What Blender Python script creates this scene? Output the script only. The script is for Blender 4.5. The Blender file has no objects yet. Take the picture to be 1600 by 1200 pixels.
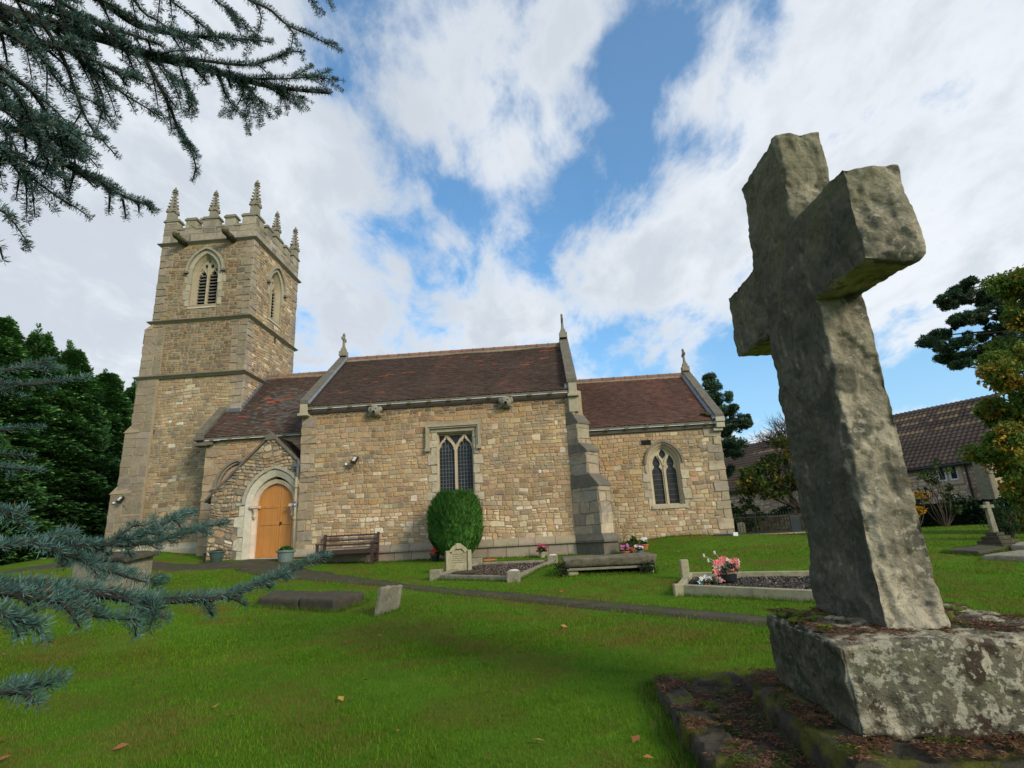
import bpy, math, random
import numpy as np
from mathutils import Vector, noise as mnoise
R_ = math.radians
rng = np.random.default_rng(7); random.seed(7)
SC = bpy.context.scene; COL = SC.collection
# ------------------------------------------------------------------ camera (eye at the origin, X east, Y north, Z up)
PITCH, ROLL, YAW = R_(15.65), R_(-2.98), R_(-3.1)
FPX = 889.0                                            # focal length in pixels of a 1600 px wide frame
cy, sy, cp, sp = math.cos(YAW), math.sin(YAW), math.cos(PITCH), math.sin(PITCH)
FW = Vector((sy*cp, cy*cp, sp)); rt = Vector((cy, -sy, 0)); up = rt.cross(FW)
RT = rt*math.cos(ROLL)+up*math.sin(ROLL); UP = -rt*math.sin(ROLL)+up*math.cos(ROLL)
cd = bpy.data.cameras.new('camera'); cam = bpy.data.objects.new('camera', cd); COL.objects.link(cam)
from mathutils import Matrix
cam.matrix_world = Matrix(((RT.x, UP.x, -FW.x, 0), (RT.y, UP.y, -FW.y, 0), (RT.z, UP.z, -FW.z, 0), (0, 0, 0, 1)))
cd.sensor_width = 36; cd.lens = 36*FPX/1600; cd.clip_start = 0.05; cd.clip_end = 3000
cd.dof.use_dof = False
SC.camera = cam
SC.render.resolution_x, SC.render.resolution_y = 1024, 768
# ------------------------------------------------------------------ exposure
SC.view_settings.view_transform = 'Standard'; SC.view_settings.look = 'None'; SC.view_settings.gamma = 1
SC.view_settings.exposure = 0.2; SC.view_settings.use_curve_mapping = False
SC.cycles.max_bounces = 6; SC.cycles.diffuse_bounces = 3; SC.cycles.transparent_max_bounces = 8
SC.cycles.use_denoising = True
# ------------------------------------------------------------------ sun
SUN = Vector((0.66, -0.62, 0.46)).normalized()          # direction to the sun: south-east, low
sl = bpy.data.lights.new('sun', 'SUN'); sl.energy = 2.7; sl.angle = R_(17); sl.color = (1, .9, .74)
so = bpy.data.objects.new('sun', sl); COL.objects.link(so)
so.rotation_euler = SUN.to_track_quat('Z', 'Y').to_euler()
# ------------------------------------------------------------------ sky
def ray(px, py): return RT*(px-800)-UP*(py-600)+FW*FPX
W = bpy.data.worlds.new('World'); SC.world = W; W.use_nodes = True
nt = W.node_tree; nt.nodes.clear(); N = nt.nodes; Lk = nt.links
def nd(t, **k):
    n = N.new(t)
    for a, b in k.items(): setattr(n, a, b)
    return n
def math_(op, a, b=None, clamp=False):
    n = nd('ShaderNodeMath', operation=op, use_clamp=clamp)
    for i, v in enumerate((a, b)):
        if v is None: continue
        if isinstance(v, (int, float)): n.inputs[i].default_value = v
        else: Lk.new(v, n.inputs[i])
    return n.outputs[0]
sky = nd('ShaderNodeTexSky', sky_type='NISHITA'); sky.sun_disc = False
sky.sun_elevation = math.asin(SUN.z); sky.sun_rotation = math.atan2(SUN.x, SUN.y)
sky.air_density = 1.0; sky.dust_density = .6; sky.ozone_density = 2.2
tc = nd('ShaderNodeTexCoord')
vec = tc.outputs['Generated']
sep = nd('ShaderNodeSeparateXYZ'); Lk.new(vec, sep.inputs[0])
zz = math_('ADD', math_('MAXIMUM', sep.outputs[2], 0.0), 0.32)
pxn = math_('DIVIDE', sep.outputs[0], zz); pyn = math_('DIVIDE', sep.outputs[1], zz)
cmb = nd('ShaderNodeCombineXYZ'); Lk.new(pxn, cmb.inputs[0]); Lk.new(pyn, cmb.inputs[1])
def cloud_noise(scale, det, rough, dist, off):
    mp = nd('ShaderNodeMapping'); mp.inputs['Location'].default_value = off; Lk.new(cmb.outputs[0], mp.inputs[0])
    mp.inputs['Rotation'].default_value = (0, 0, .35); mp.inputs['Scale'].default_value = (1.0, .62, 1)
    n = nd('ShaderNodeTexNoise'); n.inputs['Scale'].default_value = scale; n.inputs['Detail'].default_value = det
    n.inputs['Roughness'].default_value = rough; n.inputs['Distortion'].default_value = dist
    Lk.new(mp.outputs[0], n.inputs['Vector']); return n.outputs['Fac']
n1 = cloud_noise(2.1, 9, .58, .35, (3.1, 1.7, 0))
n2 = cloud_noise(7.5, 7, .62, .25, (7.3, 4.1, 2))
n3 = cloud_noise(.9, 4, .5, .4, (1.3, 9.1, 5))
dens = math_('ADD', math_('MULTIPLY', n1, 1.25), math_('ADD', math_('MULTIPLY', n2, 1.25), -.68))       # about .54 on average
# gaps and thick banks of cloud, as directions in the sky: (px, py, radius px, strength)
BL = [(1075, 35, 90, -.30), (1020, 90, 50, -.20), (950, 150, 48, -.24), (1050, 230, 45, -.16), (960, 290, 52, -.30), (915, 215, 45, .12), (1040, 150, 40, .10), (890, 300, 50, -.18), (640, 60, 110, -.24), (590, 180, 70, -.12), (755, 260, 60, -.14), (700, 200, 45, .10), (820, 260, 40, .09),
      (640, 300, 75, -.16), (660, 390, 75, -.15), (700, 450, 40, -.12), (1030, 250, 45, -.14), (1110, 210, 40, -.12), (870, 420, 40, -.09), (820, 385, 60, -.08), (540, 390, 50, -.05), (620, 480, 60, -.08),
      (1230, 620, 90, -.26), (1180, 570, 60, -.16), (1450, 570, 100, -.26), (1530, 600, 80, -.2), (930, 545, 60, -.05),
      (810, 170, 90, .08), (880, 60, 50, .08), (480, 300, 120, .1), (1250, 200, 230, .2), (1500, 300, 200, .18), (780, 470, 60, .07), (960, 400, 60, .1), (1020, 340, 60, .12),
      (300, 200, 330, .2), (60, 480, 200, .2), (600, 180, 60, .0), (1000, 520, 90, .1), (640, 520, 70, .1), (450, 120, 160, .1),
      (1440, 650, 45, .22), (1530, 636, 35, .22), (1340, 470, 90, .07), (1090, 130, 50, .05)]
acc = dens
for (bx, by, br, bs) in BL:
    d = ray(bx, by).normalized(); e = ray(bx+br, by).normalized()
    c0 = d.dot(e); ce = 1-(1-c0)*4.5
    dp = nd('ShaderNodeVectorMath', operation='DOT_PRODUCT'); Lk.new(vec, dp.inputs[0]); dp.inputs[1].default_value = d
    mr = nd('ShaderNodeMapRange', interpolation_type='SMOOTHSTEP'); Lk.new(dp.outputs['Value'], mr.inputs[0])
    mr.inputs[1].default_value = ce; mr.inputs[2].default_value = 1.0; mr.inputs[3].default_value = 0; mr.inputs[4].default_value = bs*1.05
    acc = math_('ADD', acc, mr.outputs[0])
mk_ = nd('ShaderNodeMapRange', interpolation_type='SMOOTHSTEP'); Lk.new(acc, mk_.inputs[0])
mk_.inputs[1].default_value = .34; mk_.inputs[2].default_value = .74
# cloud brightness: thin edges white, thick parts pale grey
br = nd('ShaderNodeMapRange', interpolation_type='SMOOTHSTEP'); Lk.new(math_('ADD', math_('MULTIPLY', acc, .35), math_('ADD', math_('MULTIPLY', n3, 1.0), math_('MULTIPLY', n2, .55))), br.inputs[0])
br.inputs[1].default_value = .82; br.inputs[2].default_value = 1.25
cr = nd('ShaderNodeValToRGB'); Lk.new(br.outputs[0], cr.inputs[0])
cr.color_ramp.elements[0].color = (.78, .815, .86, 1); cr.color_ramp.elements[1].color = (.56, .61, .67, 1)
skm = nd('ShaderNodeMix', data_type='RGBA', blend_type='MULTIPLY'); skm.inputs[0].default_value = 1
Lk.new(sky.outputs[0], skm.inputs[6]); skm.inputs[7].default_value = (.070, .165, .200, 1)
mx = nd('ShaderNodeMix', data_type='RGBA'); Lk.new(math_('ADD', math_('MULTIPLY', mk_.outputs[0], .88), .10), mx.inputs[0]); Lk.new(skm.outputs[2], mx.inputs[6]); Lk.new(cr.outputs[0], mx.inputs[7])
bg = nd('ShaderNodeBackground'); Lk.new(mx.outputs[2], bg.inputs[0]); bg.inputs[1].default_value = 1.0
ow = nd('ShaderNodeOutputWorld'); Lk.new(bg.outputs[0], ow.inputs[0])
hz = nd('ShaderNodeMapRange', interpolation_type='SMOOTHSTEP'); Lk.new(sep.outputs[2], hz.inputs[0]); hz.inputs[1].default_value = .45; hz.inputs[2].default_value = .02; hz.inputs[3].default_value = 0; hz.inputs[4].default_value = .62
hm = nd('ShaderNodeMix', data_type='RGBA'); Lk.new(hz.outputs[0], hm.inputs[0]); Lk.new(skm.outputs[2], hm.inputs[6]); hm.inputs[7].default_value = (.44, .60, .74, 1); Lk.new(hm.outputs[2], mx.inputs[6])
# ------------------------------------------------------------------ materials
def material(name, col=(.5, .5, .5), attr=False, rough=.9, var=(3, .25), var2=None, spots=(), bump=(), spec=.2, trans=0, metal=0, streak=None, west=None, craggy=None, top=None):
    """col or the mesh colour 'Col', mottled by noise, with lichen or dirt spots [(scale, from, to, colour, amount)] and bumps [(scale, strength)]"""
    m = bpy.data.materials.new(name); m.use_nodes = True; t = m.node_tree; n = t.nodes; l = t.links; n.clear()
    out = n.new('ShaderNodeOutputMaterial'); p = n.new('ShaderNodeBsdfPrincipled'); l.new(p.outputs[0], out.inputs[0])
    p.inputs['Roughness'].default_value = rough; p.inputs['Specular IOR Level'].default_value = spec; p.inputs['Metallic'].default_value = metal
    g = n.new('ShaderNodeNewGeometry'); pos = g.outputs['Position']
    if attr:
        a = n.new('ShaderNodeAttribute'); a.attribute_name = 'Col'; c = a.outputs['Color']
    else:
        a = n.new('ShaderNodeRGB'); a.outputs[0].default_value = (*col, 1); c = a.outputs[0]
    def noise(sc, det=6, ro=.6, vec=None, seed=0):
        x = n.new('ShaderNodeTexNoise'); x.inputs['Scale'].default_value = sc; x.inputs['Detail'].default_value = det; x.inputs['Roughness'].default_value = ro
        mp = n.new('ShaderNodeMapping'); mp.inputs['Location'].default_value = (seed*3.7, seed*1.9, seed*5.3); l.new(vec or pos, mp.inputs[0]); l.new(mp.outputs[0], x.inputs['Vector'])
        return x.outputs['Fac']
    def scaled(vec):
        mp = n.new('ShaderNodeMapping'); mp.inputs['Scale'].default_value = vec; l.new(pos, mp.inputs[0]); return mp.outputs[0]
    for k, v in enumerate([v for v in (var, var2) if v]):
        f = noise(v[0], 8, .62, seed=k+1)
        r = n.new('ShaderNodeMapRange'); l.new(f, r.inputs[0]); r.inputs[1].default_value = .25; r.inputs[2].default_value = .75
        r.inputs[3].default_value = 1-v[1]; r.inputs[4].default_value = 1+v[1]
        x = n.new('ShaderNodeVectorMath'); x.operation = 'SCALE'; l.new(c, x.inputs[0]); l.new(r.outputs[0], x.inputs['Scale']); c = x.outputs[0]
    for k, s in enumerate(spots):
        f = noise(s[0], 9, s[5] if len(s) > 5 else .65, scaled(s[6]) if len(s) > 6 else None, seed=k+11)
        r = n.new('ShaderNodeMapRange'); r.interpolation_type = 'SMOOTHSTEP'; l.new(f, r.inputs[0]); r.inputs[1].default_value = s[1]; r.inputs[2].default_value = s[2]
        r.inputs[3].default_value = 0; r.inputs[4].default_value = s[4]
        x = n.new('ShaderNodeMix'); x.data_type = 'RGBA'; l.new(r.outputs[0], x.inputs[0]); l.new(c, x.inputs[6]); x.inputs[7].default_value = (*s[3], 1); c = x.outputs[2]
    if west:      # algae plus painted shade on one side of the stone (direction, colour, amount)
        d = n.new('ShaderNodeVectorMath'); d.operation = 'DOT_PRODUCT'; l.new(g.outputs['Normal'], d.inputs[0]); d.inputs[1].default_value = west[0]
        nz = noise(5, 6, .6, seed=31)
        ad = n.new('ShaderNodeMath'); ad.operation = 'MULTIPLY_ADD'; l.new(nz, ad.inputs[0]); ad.inputs[1].default_value = .9; l.new(d.outputs['Value'], ad.inputs[2])
        r = n.new('ShaderNodeMapRange'); r.interpolation_type = 'SMOOTHSTEP'; l.new(ad.outputs[0], r.inputs[0]); r.inputs[1].default_value = .75; r.inputs[2].default_value = 1.4; r.inputs[4].default_value = west[2]
        x = n.new('ShaderNodeMix'); x.data_type = 'RGBA'; l.new(r.outputs[0], x.inputs[0]); l.new(c, x.inputs[6]); x.inputs[7].default_value = (*west[1], 1); c = x.outputs[2]
    if top:       # lichen that thickens towards the exposed top of the stone (from z, to z, colour, amount)
        sz = n.new('ShaderNodeSeparateXYZ'); l.new(pos, sz.inputs[0]); nz_ = noise(4, 5, .5, seed=41)
        ad = n.new('ShaderNodeMath'); ad.operation = 'MULTIPLY_ADD'; l.new(nz_, ad.inputs[0]); ad.inputs[1].default_value = 2.6; l.new(sz.outputs[2], ad.inputs[2])
        r = n.new('ShaderNodeMapRange'); r.interpolation_type = 'SMOOTHSTEP'; l.new(ad.outputs[0], r.inputs[0]); r.inputs[1].default_value = top[0]+1.3; r.inputs[2].default_value = top[1]+1.3; r.inputs[4].default_value = top[3]
        x = n.new('ShaderNodeMix'); x.data_type = 'RGBA'; l.new(r.outputs[0], x.inputs[0]); l.new(c, x.inputs[6]); x.inputs[7].default_value = (*top[2], 1); c = x.outputs[2]
    h = None
    if craggy:    # creased, flaked surface: ridged noise drives the relief and the dirt that sits in the creases
        for k, (sc, st, dst, dirt) in enumerate(craggy):
            x = n.new('ShaderNodeTexNoise'); x.noise_type = 'RIDGED_MULTIFRACTAL'; x.inputs['Scale'].default_value = sc; x.inputs['Detail'].default_value = 6; x.inputs['Roughness'].default_value = .62
            mp = n.new('ShaderNodeMapping'); mp.inputs['Rotation'].default_value = (.3*k, .5, .2); mp.inputs['Scale'].default_value = (1, 1, .6); l.new(pos, mp.inputs[0]); l.new(mp.outputs[0], x.inputs['Vector'])
            b = n.new('ShaderNodeBump'); b.invert = True; b.inputs['Strength'].default_value = st; b.inputs['Distance'].default_value = dst; l.new(x.outputs['Fac'], b.inputs['Height'])
            if h: l.new(h, b.inputs['Normal'])
            h = b.outputs[0]
            r = n.new('ShaderNodeMapRange'); r.interpolation_type = 'SMOOTHSTEP'; l.new(x.outputs['Fac'], r.inputs[0]); r.inputs[1].default_value = .75; r.inputs[2].default_value = 1.7; r.inputs[4].default_value = dirt
            q = n.new('ShaderNodeMix'); q.data_type = 'RGBA'; l.new(r.outputs[0], q.inputs[0]); l.new(c, q.inputs[6]); q.inputs[7].default_value = (.075, .068, .045, 1); c = q.outputs[2]
    l.new(c, p.inputs['Base Color'])
    for k, (sc, st) in enumerate(bump):
        f = noise(sc, 8, .65, seed=k+21)
        b = n.new('ShaderNodeBump'); b.inputs['Strength'].default_value = min(1, st); b.inputs['Distance'].default_value = .6/sc*max(1, st); l.new(f, b.inputs['Height'])
        if h: l.new(h, b.inputs['Normal'])
        h = b.outputs[0]
    if h: l.new(h, p.inputs['Normal'])
    if trans:
        tr = n.new('ShaderNodeBsdfTranslucent'); l.new(c, tr.inputs[0]); ms = n.new('ShaderNodeMixShader'); ms.inputs[0].default_value = trans
        l.new(p.outputs[0], ms.inputs[1]); l.new(tr.outputs[0], ms.inputs[2]); l.new(ms.outputs[0], out.inputs[0])
    return m
LICH = (.30, .30, .25)
M = {}
M['masonry'] = material('rubble stone', attr=True, var=(9, .22), var2=(.8, .26), spots=[(30, .62, .74, (.55, .50, .40), .35), (1.3, .56, .68, (.15, .125, .09), .5, .55), (3.5, .60, .68, (.44, .38, .27), .35)], bump=[(28, .5), (90, .35)])
M['mortar_dark'] = material('dark mortar', (.19, .165, .12), var=(6, .3), bump=[(60, .5)])
M['mortar'] = material('mortar', (.31, .235, .145), var=(6, .18), var2=(.9, .15), bump=[(60, .4)])
M['dressed'] = material('dressed stone', attr=True, var=(7, .16), var2=(1.7, .12), spots=[(16, .60, .72, (.16, .15, .12), .45), (45, .66, .74, (.5, .48, .38), .5)], bump=[(60, .3)])
M['carved'] = material('weathered carved stone', (.24, .21, .155), var=(8, .3), spots=[(14, .52, .64, (.30, .29, .17), .6), (9, .6, .7, (.09, .085, .07), .7)], bump=[(40, .7)])
M['coping'] = material('lichened coping stone', (.135, .118, .088), var=(5, .3), spots=[(7, .5, .66, (.10, .095, .075), .7), (26, .6, .68, (.36, .34, .26), .4), (4, .66, .74, (.20, .18, .06), .5)], bump=[(35, .6)])
M['twig'] = material('cedar bark', (.035, .028, .024), var=(9, .3))
M['tiles'] = material('clay roof tiles', attr=True, var=(5, .2), var2=(.7, .2), spots=[(55, .66, .74, (.4, .38, .33), .55)], bump=[(70, .4)], rough=.85)
M['lead'] = material('lead', (.17, .185, .20), rough=.55, metal=.3, var=(5, .2))
M['timber_paint'] = material('stone coloured timber paint', (.15, .125, .07), var=(6, .2), rough=.7)
M['dark'] = material('dark interior', (.012, .012, .013), rough=.9)
M['glass'] = material('old window glass', (.012, .013, .014), rough=.32, spec=.35, var=(3, .2), bump=[(5, .15)])
M['stained'] = material('stained glass seen from outside', (.018, .017, .016), rough=.4, spec=.3, spots=[(11, .5, .6, (.05, .035, .02), .6)], bump=[(9, .2)])
M['leadcame'] = material('lead window bars', (.11, .12, .12), rough=.6)
M['louvre'] = material('slatted louvre wood', (.14, .125, .10), var=(9, .25))
M['oak'] = material('varnished oak', (.44, .185, .038), var=(2, .08), spots=[(5, .42, .7, (.36, .14, .024), .6, .6, (1.6, 1.6, .10)), (22, .5, .7, (.30, .115, .02), .5, .6, (2, 2, .06))], rough=.45, spec=.4)
M['iron'] = material('black iron', (.02, .02, .02), rough=.5, spec=.4)
M['bench_wood'] = material('dark brown bench stain', (.045, .022, .018), rough=.5, spec=.4, var=(12, .25))
M['pipe'] = material('painted cast pipe', (.34, .27, .16), rough=.5, var=(4, .12), spots=[(5, .62, .7, (.30, .10, .03), .8, .6, (1, 1, .5))])
M['grey_plastic'] = material('grey plastic', (.10, .11, .12), rough=.5)
M['white_plastic'] = material('white plastic', (.75, .74, .70), rough=.5)
M['black_plastic'] = material('black plastic', (.015, .017, .018), rough=.35, spec=.5)
M['green_glaze'] = material('green glazed planter', (.05, .085, .07), rough=.35, spec=.5, var=(5, .2))
M['grey_planter'] = material('weathered grey green planter', (.13, .17, .15), rough=.6, var=(5, .25))
M['terracotta'] = material('terracotta', (.40, .13, .05), var=(8, .2))
M['lamp_glass'] = material('floodlight glass', (.5, .46, .33), rough=.2, spec=.6)
M['grass_ground'] = material('lawn', (.070, .138, .011), var=(5, .22), var2=(.55, .28), spots=[(1.3, .49, .60, (.105, .095, .018), .75, .5), (3.5, .66, .74, (.10, .075, .030), .5), (.35, .45, .7, (.062, .135, .012), .6)], bump=[(60, 1.0), (14, .4)], rough=1, spec=.03)
M['blades'] = material('grass blades', attr=True, var=(.8, .25), rough=.85, spec=.06, trans=.3)
M['path'] = material('worn mossy tarmac', (.062, .051, .035), var=(4, .45), spots=[(3.4, .5, .58, (.045, .062, .012), .85), (40, .64, .7, (.22, .20, .17), .6), (2.2, .6, .66, (.10, .06, .035), .7)], bump=[(60, .7)])
M['soil'] = material('bare soil and leaf litter', (.055, .036, .024), var=(6, .4), spots=[(4, .52, .66, (.045, .060, .012), .5), (30, .55, .65, (.12, .065, .035), .6), (60, .55, .6, (.03, .02, .014), .7)], bump=[(30, 1), (90, 1)])
M['rough_stone'] = material('weathered limestone cross', (.45, .385, .27), var=(2.5, .22), var2=(14, .3),
    spots=[(1.5, .46, .56, (.19, .165, .11), .75, .45), (3.6, .54, .60, (.085, .08, .055), .85, .5), (12, .55, .62, (.11, .10, .07), .7, .5), (24, .58, .64, (.52, .47, .35), .5, .5), (70, .54, .62, (.14, .12, .085), .55)], bump=[(22, .8), (70, 1.0), (150, .8)],
    west=((-1, .2, .10), (.060, .060, .044), .86), craggy=[(3.0, 1.0, .05, .6), (9, .9, .016, .55), (26, .8, .006, .45)], top=(1.25, 2.3, (.15, .14, .075), .62))
M['base_stone'] = material('lichened base stone', (.30, .25, .165), var=(3, .3), var2=(16, .35),
    spots=[(2.4, .47, .55, (.10, .092, .06), .8, .5), (7, .55, .60, (.050, .030, .018), .85, .5), (10, .54, .58, (.46, .42, .30), .7, .5), (3, .55, .62, (.16, .15, .085), .7, .5, (1, 1, 3.5)), (38, .57, .62, (.52, .48, .36), .6, .5), (30, .56, .62, (.05, .045, .03), .75)], bump=[(16, .9), (60, 1.0)],
    west=((-1, .2, 0), (.036, .042, .024), .8), craggy=[(3.4, 1.0, .04, .7), (12, .9, .01, .6)])
M['mossy'] = material('moss covered stone', (.060, .052, .036), var=(6, .3), spots=[(5, .50, .60, (.095, .095, .012), .85, .5), (22, .62, .7, (.25, .23, .17), .6), (4, .58, .66, (.035, .032, .02), .8)], bump=[(14, .9), (60, 1)])
M['needle_litter'] = material('moss and needle litter', (.13, .062, .03), var=(9, .3), spots=[(6, .54, .6, (.10, .12, .012), .9), (30, .5, .6, (.07, .03, .015), .7)], bump=[(50, 1)])
M['grave_grey'] = material('weathered grey gravestone', (.24, .21, .145), var=(6, .25), spots=[(9, .5, .62, (.13, .12, .08), .6), (36, .6, .67, (.55, .52, .42), .6), (4, .6, .7, (.12, .14, .05), .5)], bump=[(40, .6)])
M['grave_dark'] = material('dark mossy ledger stone', (.062, .052, .034), var=(5, .3), spots=[(6, .56, .66, (.085, .085, .02), .6), (34, .6, .68, (.32, .30, .25), .5)], bump=[(30, .6)])
M['grave_buff'] = material('buff gravestone', (.33, .29, .175), var=(7, .18), spots=[(12, .52, .64, (.17, .15, .08), .5), (40, .62, .68, (.48, .45, .33), .4)], bump=[(50, .4)])
M['inscription'] = material('faded inscription', (.12, .10, .065), var=(40, .3))
M['gravel'] = material('grave gravel', attr=True, var=(30, .3), bump=[(60, 1)])
M['white_stone'] = material('white weathered block', (.6, .57, .48), var=(8, .15))
M['foliage'] = material('foliage', attr=True, var=(1.2, .2), rough=.7, spec=.15, trans=.35)
M['needles'] = material('conifer needles', attr=True, var=(6, .2), rough=.6, spec=.2, trans=.12)
M['bark'] = material('bark', (.075, .055, .04), var=(9, .35), bump=[(25, 1)])
M['petal'] = material('petals', attr=True, var=(20, .1), rough=.6, trans=.2)
M['pantile'] = material('brown pantiles', attr=True, var=(3, .25), spots=[(1.2, .55, .7, (.12, .095, .05), .4)], rough=.8)
M['white_paint'] = material('white window paint', (.72, .72, .74), rough=.5)
M['render_wall'] = material('cream rendered wall', (.62, .56, .38), var=(3, .1))
M['leaf_fall'] = material('fallen leaf', attr=True, var=(20, .2), trans=.2)
M['ridge'] = material('clay ridge tiles', attr=True, var=(8, .3), spots=[(14, .5, .62, (.22, .19, .13), .7)], bump=[(50, .5)])
# ------------------------------------------------------------------ mesh building
def worldloc(o):
    v = Vector((0, 0, 0))
    while o: v = v+o.location; o = o.parent
    return v
class MB:
    def __init__(s): s.v = []; s.f = []; s.c = []; s.cur = (.5, .5, .5)
    def face(s, pts, col=None):
        i = len(s.v); s.v.extend([tuple(p) for p in pts]); s.f.append(tuple(range(i, i+len(pts)))); s.c.append(col or s.cur)
    def idx(s, verts, faces, col=None):
        i = len(s.v); s.v.extend([tuple(p) for p in verts])
        for f in faces: s.f.append(tuple(i+k for k in f)); s.c.append(col or s.cur)
    def hexa(s, b, t, col=None):          # b, t: four points each, same winding
        s.idx(list(b)+list(t), [(3, 2, 1, 0), (4, 5, 6, 7), (0, 1, 5, 4), (1, 2, 6, 5), (2, 3, 7, 6), (3, 0, 4, 7)], col)
    def box(s, c, d, rz=0, col=None, tilt=None):
        hx, hy, hz = d[0]/2, d[1]/2, d[2]/2; ca, sa = math.cos(rz), math.sin(rz); P = []
        for z in (-hz, hz):
            for x, y in ((-hx, -hy), (hx, -hy), (hx, hy), (-hx, hy)):
                q = Vector((x, y, z))
                if tilt is not None: q = tilt @ q
                P.append((c[0]+q.x*ca-q.y*sa, c[1]+q.x*sa+q.y*ca, c[2]+q.z))
        s.hexa(P[:4], P[4:], col)
    def prism(s, poly, off, col=None):     # planar polygon (3-D points) extruded along off
        n = len(poly); A = [Vector(p) for p in poly]; B = [p+Vector(off) for p in A]
        s.idx(A+B, [tuple(range(n-1, -1, -1)), tuple(range(n, 2*n))]+[(i, (i+1) % n, n+(i+1) % n, n+i) for i in range(n)], col)
    def tube(s, pts, rad, n=6, col=None, cap=True):
        pts = [Vector(p) for p in pts]; rr = rad if isinstance(rad, (list, tuple)) else [rad]*len(pts)
        base = len(s.v); u = None
        for k, p in enumerate(pts):
            d = (pts[min(k+1, len(pts)-1)]-pts[max(k-1, 0)])
            d = d.normalized() if d.length > 1e-9 else Vector((0, 0, 1))
            if u is None: u = d.orthogonal().normalized()
            u = (u-d*u.dot(d)); u = u.normalized() if u.length > 1e-6 else d.orthogonal().normalized()
            w = d.cross(u)
            for j in range(n):
                a = 2*math.pi*j/n; s.v.append(tuple(p+(u*math.cos(a)+w*math.sin(a))*rr[k]))
        for k in range(len(pts)-1):
            for j in range(n):
                a = base+k*n+j; b = base+k*n+(j+1) % n
                s.f.append((a, b, b+n, a+n)); s.c.append(col or s.cur)
        if cap:
            s.f.append(tuple(base+j for j in range(n-1, -1, -1))); s.c.append(col or s.cur)
            e = base+(len(pts)-1)*n; s.f.append(tuple(e+j for j in range(n))); s.c.append(col or s.cur)
    def lathe(s, c, prof, n=16, col=None, sq=None):
        base = len(s.v); c = Vector(c)
        for (r, z) in prof:
            for j in range(n):
                a = 2*math.pi*(j+.5)/n; s.v.append((c.x+r*math.cos(a), c.y+r*math.sin(a), c.z+z))
        for k in range(len(prof)-1):
            for j in range(n):
                a = base+k*n+j; b = base+k*n+(j+1) % n; s.f.append((a, b, b+n, a+n)); s.c.append(col or s.cur)
        s.f.append(tuple(base+j for j in range(n-1, -1, -1))); s.c.append(col or s.cur)
        e = base+(len(prof)-1)*n; s.f.append(tuple(e+j for j in range(n))); s.c.append(col or s.cur)
    def build(s, name, mat, parent=None, smooth=False, bevel=0):
        o0 = worldloc(parent); me = bpy.data.meshes.new(name)
        me.from_pydata([(x-o0.x, y-o0.y, z-o0.z) for x, y, z in s.v], [], s.f)
        ca = me.color_attributes.new('Col', 'FLOAT_COLOR', 'CORNER')
        cnt = [len(f) for f in s.f]; a = np.repeat(np.array([(*c, 1.0) for c in s.c], dtype=np.float32), cnt, axis=0)
        ca.data.foreach_set('color', a.ravel())
        me.materials.append(M[mat] if isinstance(mat, str) else mat)
        if smooth: me.polygons.foreach_set('use_smooth', [True]*len(s.f))
        me.update()
        o = bpy.data.objects.new(name, me); COL.objects.link(o); o.parent = parent
        if bevel:
            b = o.modifiers.new('bevel', 'BEVEL'); b.width = bevel; b.segments = 2; b.limit_method = 'ANGLE'
        return o
def npmesh(name, V, k, C, mat, parent=None):
    """V (n*k,3) soup of k-gons, C (n,3) colours per polygon"""
    o0 = np.array(worldloc(parent)); V = np.asarray(V, dtype=np.float32)-o0.astype(np.float32); nv = len(V); nf = nv//k
    me = bpy.data.meshes.new(name); me.vertices.add(nv); me.vertices.foreach_set('co', V.ravel())
    me.loops.add(nv); me.loops.foreach_set('vertex_index', np.arange(nv, dtype=np.int32))
    me.polygons.add(nf); me.polygons.foreach_set('loop_start', np.arange(0, nv, k, dtype=np.int32))
    me.update(calc_edges=True); me.validate()
    ca = me.color_attributes.new('Col', 'FLOAT_COLOR', 'POINT')
    cc = np.ones((nv, 4), np.float32); cc[:, :3] = np.repeat(np.clip(C, 0, 1), k, axis=0); ca.data.foreach_set('color', cc.ravel())
    me.materials.append(M[mat]); o = bpy.data.objects.new(name, me); COL.objects.link(o); o.parent = parent
    return o
def tag(o, label=None, cat=None, group=None, kind=None):
    if label: o['label'] = label
    if cat: o['category'] = cat
    if group: o['group'] = group
    if kind: o['kind'] = kind
    return o
def thing(name, loc, label, cat, group=None):
    o = bpy.data.objects.new(name, None); COL.objects.link(o); o.location = loc; o.empty_display_size = .2
    return tag(o, label, cat, group)
def jit(c, a): 
    k = 1+random.uniform(-a, a); return tuple(max(0, x*k*(1+random.uniform(-a, a)*.25)) for x in c)
# ------------------------------------------------------------------ ground shape
CP = [(-9, 17.9, -.07), (-10.6, 18, -.08), (-7.4, 17.8, -.24), (-5.2, 17.9, -.34), (-2.5, 17.9, -.38), (.5, 17.7, -.43), (2.0, 17.6, -.40), (3.2, 19.0, -.08), (5.8, 19.1, -.10),
      (-12.5, 19.5, .20), (-16, 20.4, .35), (-13, 17.5, .02), (8, 22, -.15), (12, 24, -.22), (6, 14.5, -.48), (1, 15.5, -.5), (-5, 14.5, -.58), (0, 10, -.82), (0, 4, -1.13),
      (-6, 6, -1.05), (6, 6, -1.05), (-12, 12, -.6), (12, 12, -.6), (-22, 26, .5), (16, 30, -.2), (-24, 18, .3), (8, 28, -.18)]
def hb(x, y): 
    t = np.clip((y-19)/3, 0, 1)
    return (-1.33+.052*np.minimum(y, 19))*(1-t)+t*(-.22)+.0*x
cpa = np.array(CP); K = np.exp(-((cpa[:, None, :2]-cpa[None, :, :2])**2).sum(-1)/(2*2.3**2))
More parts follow.
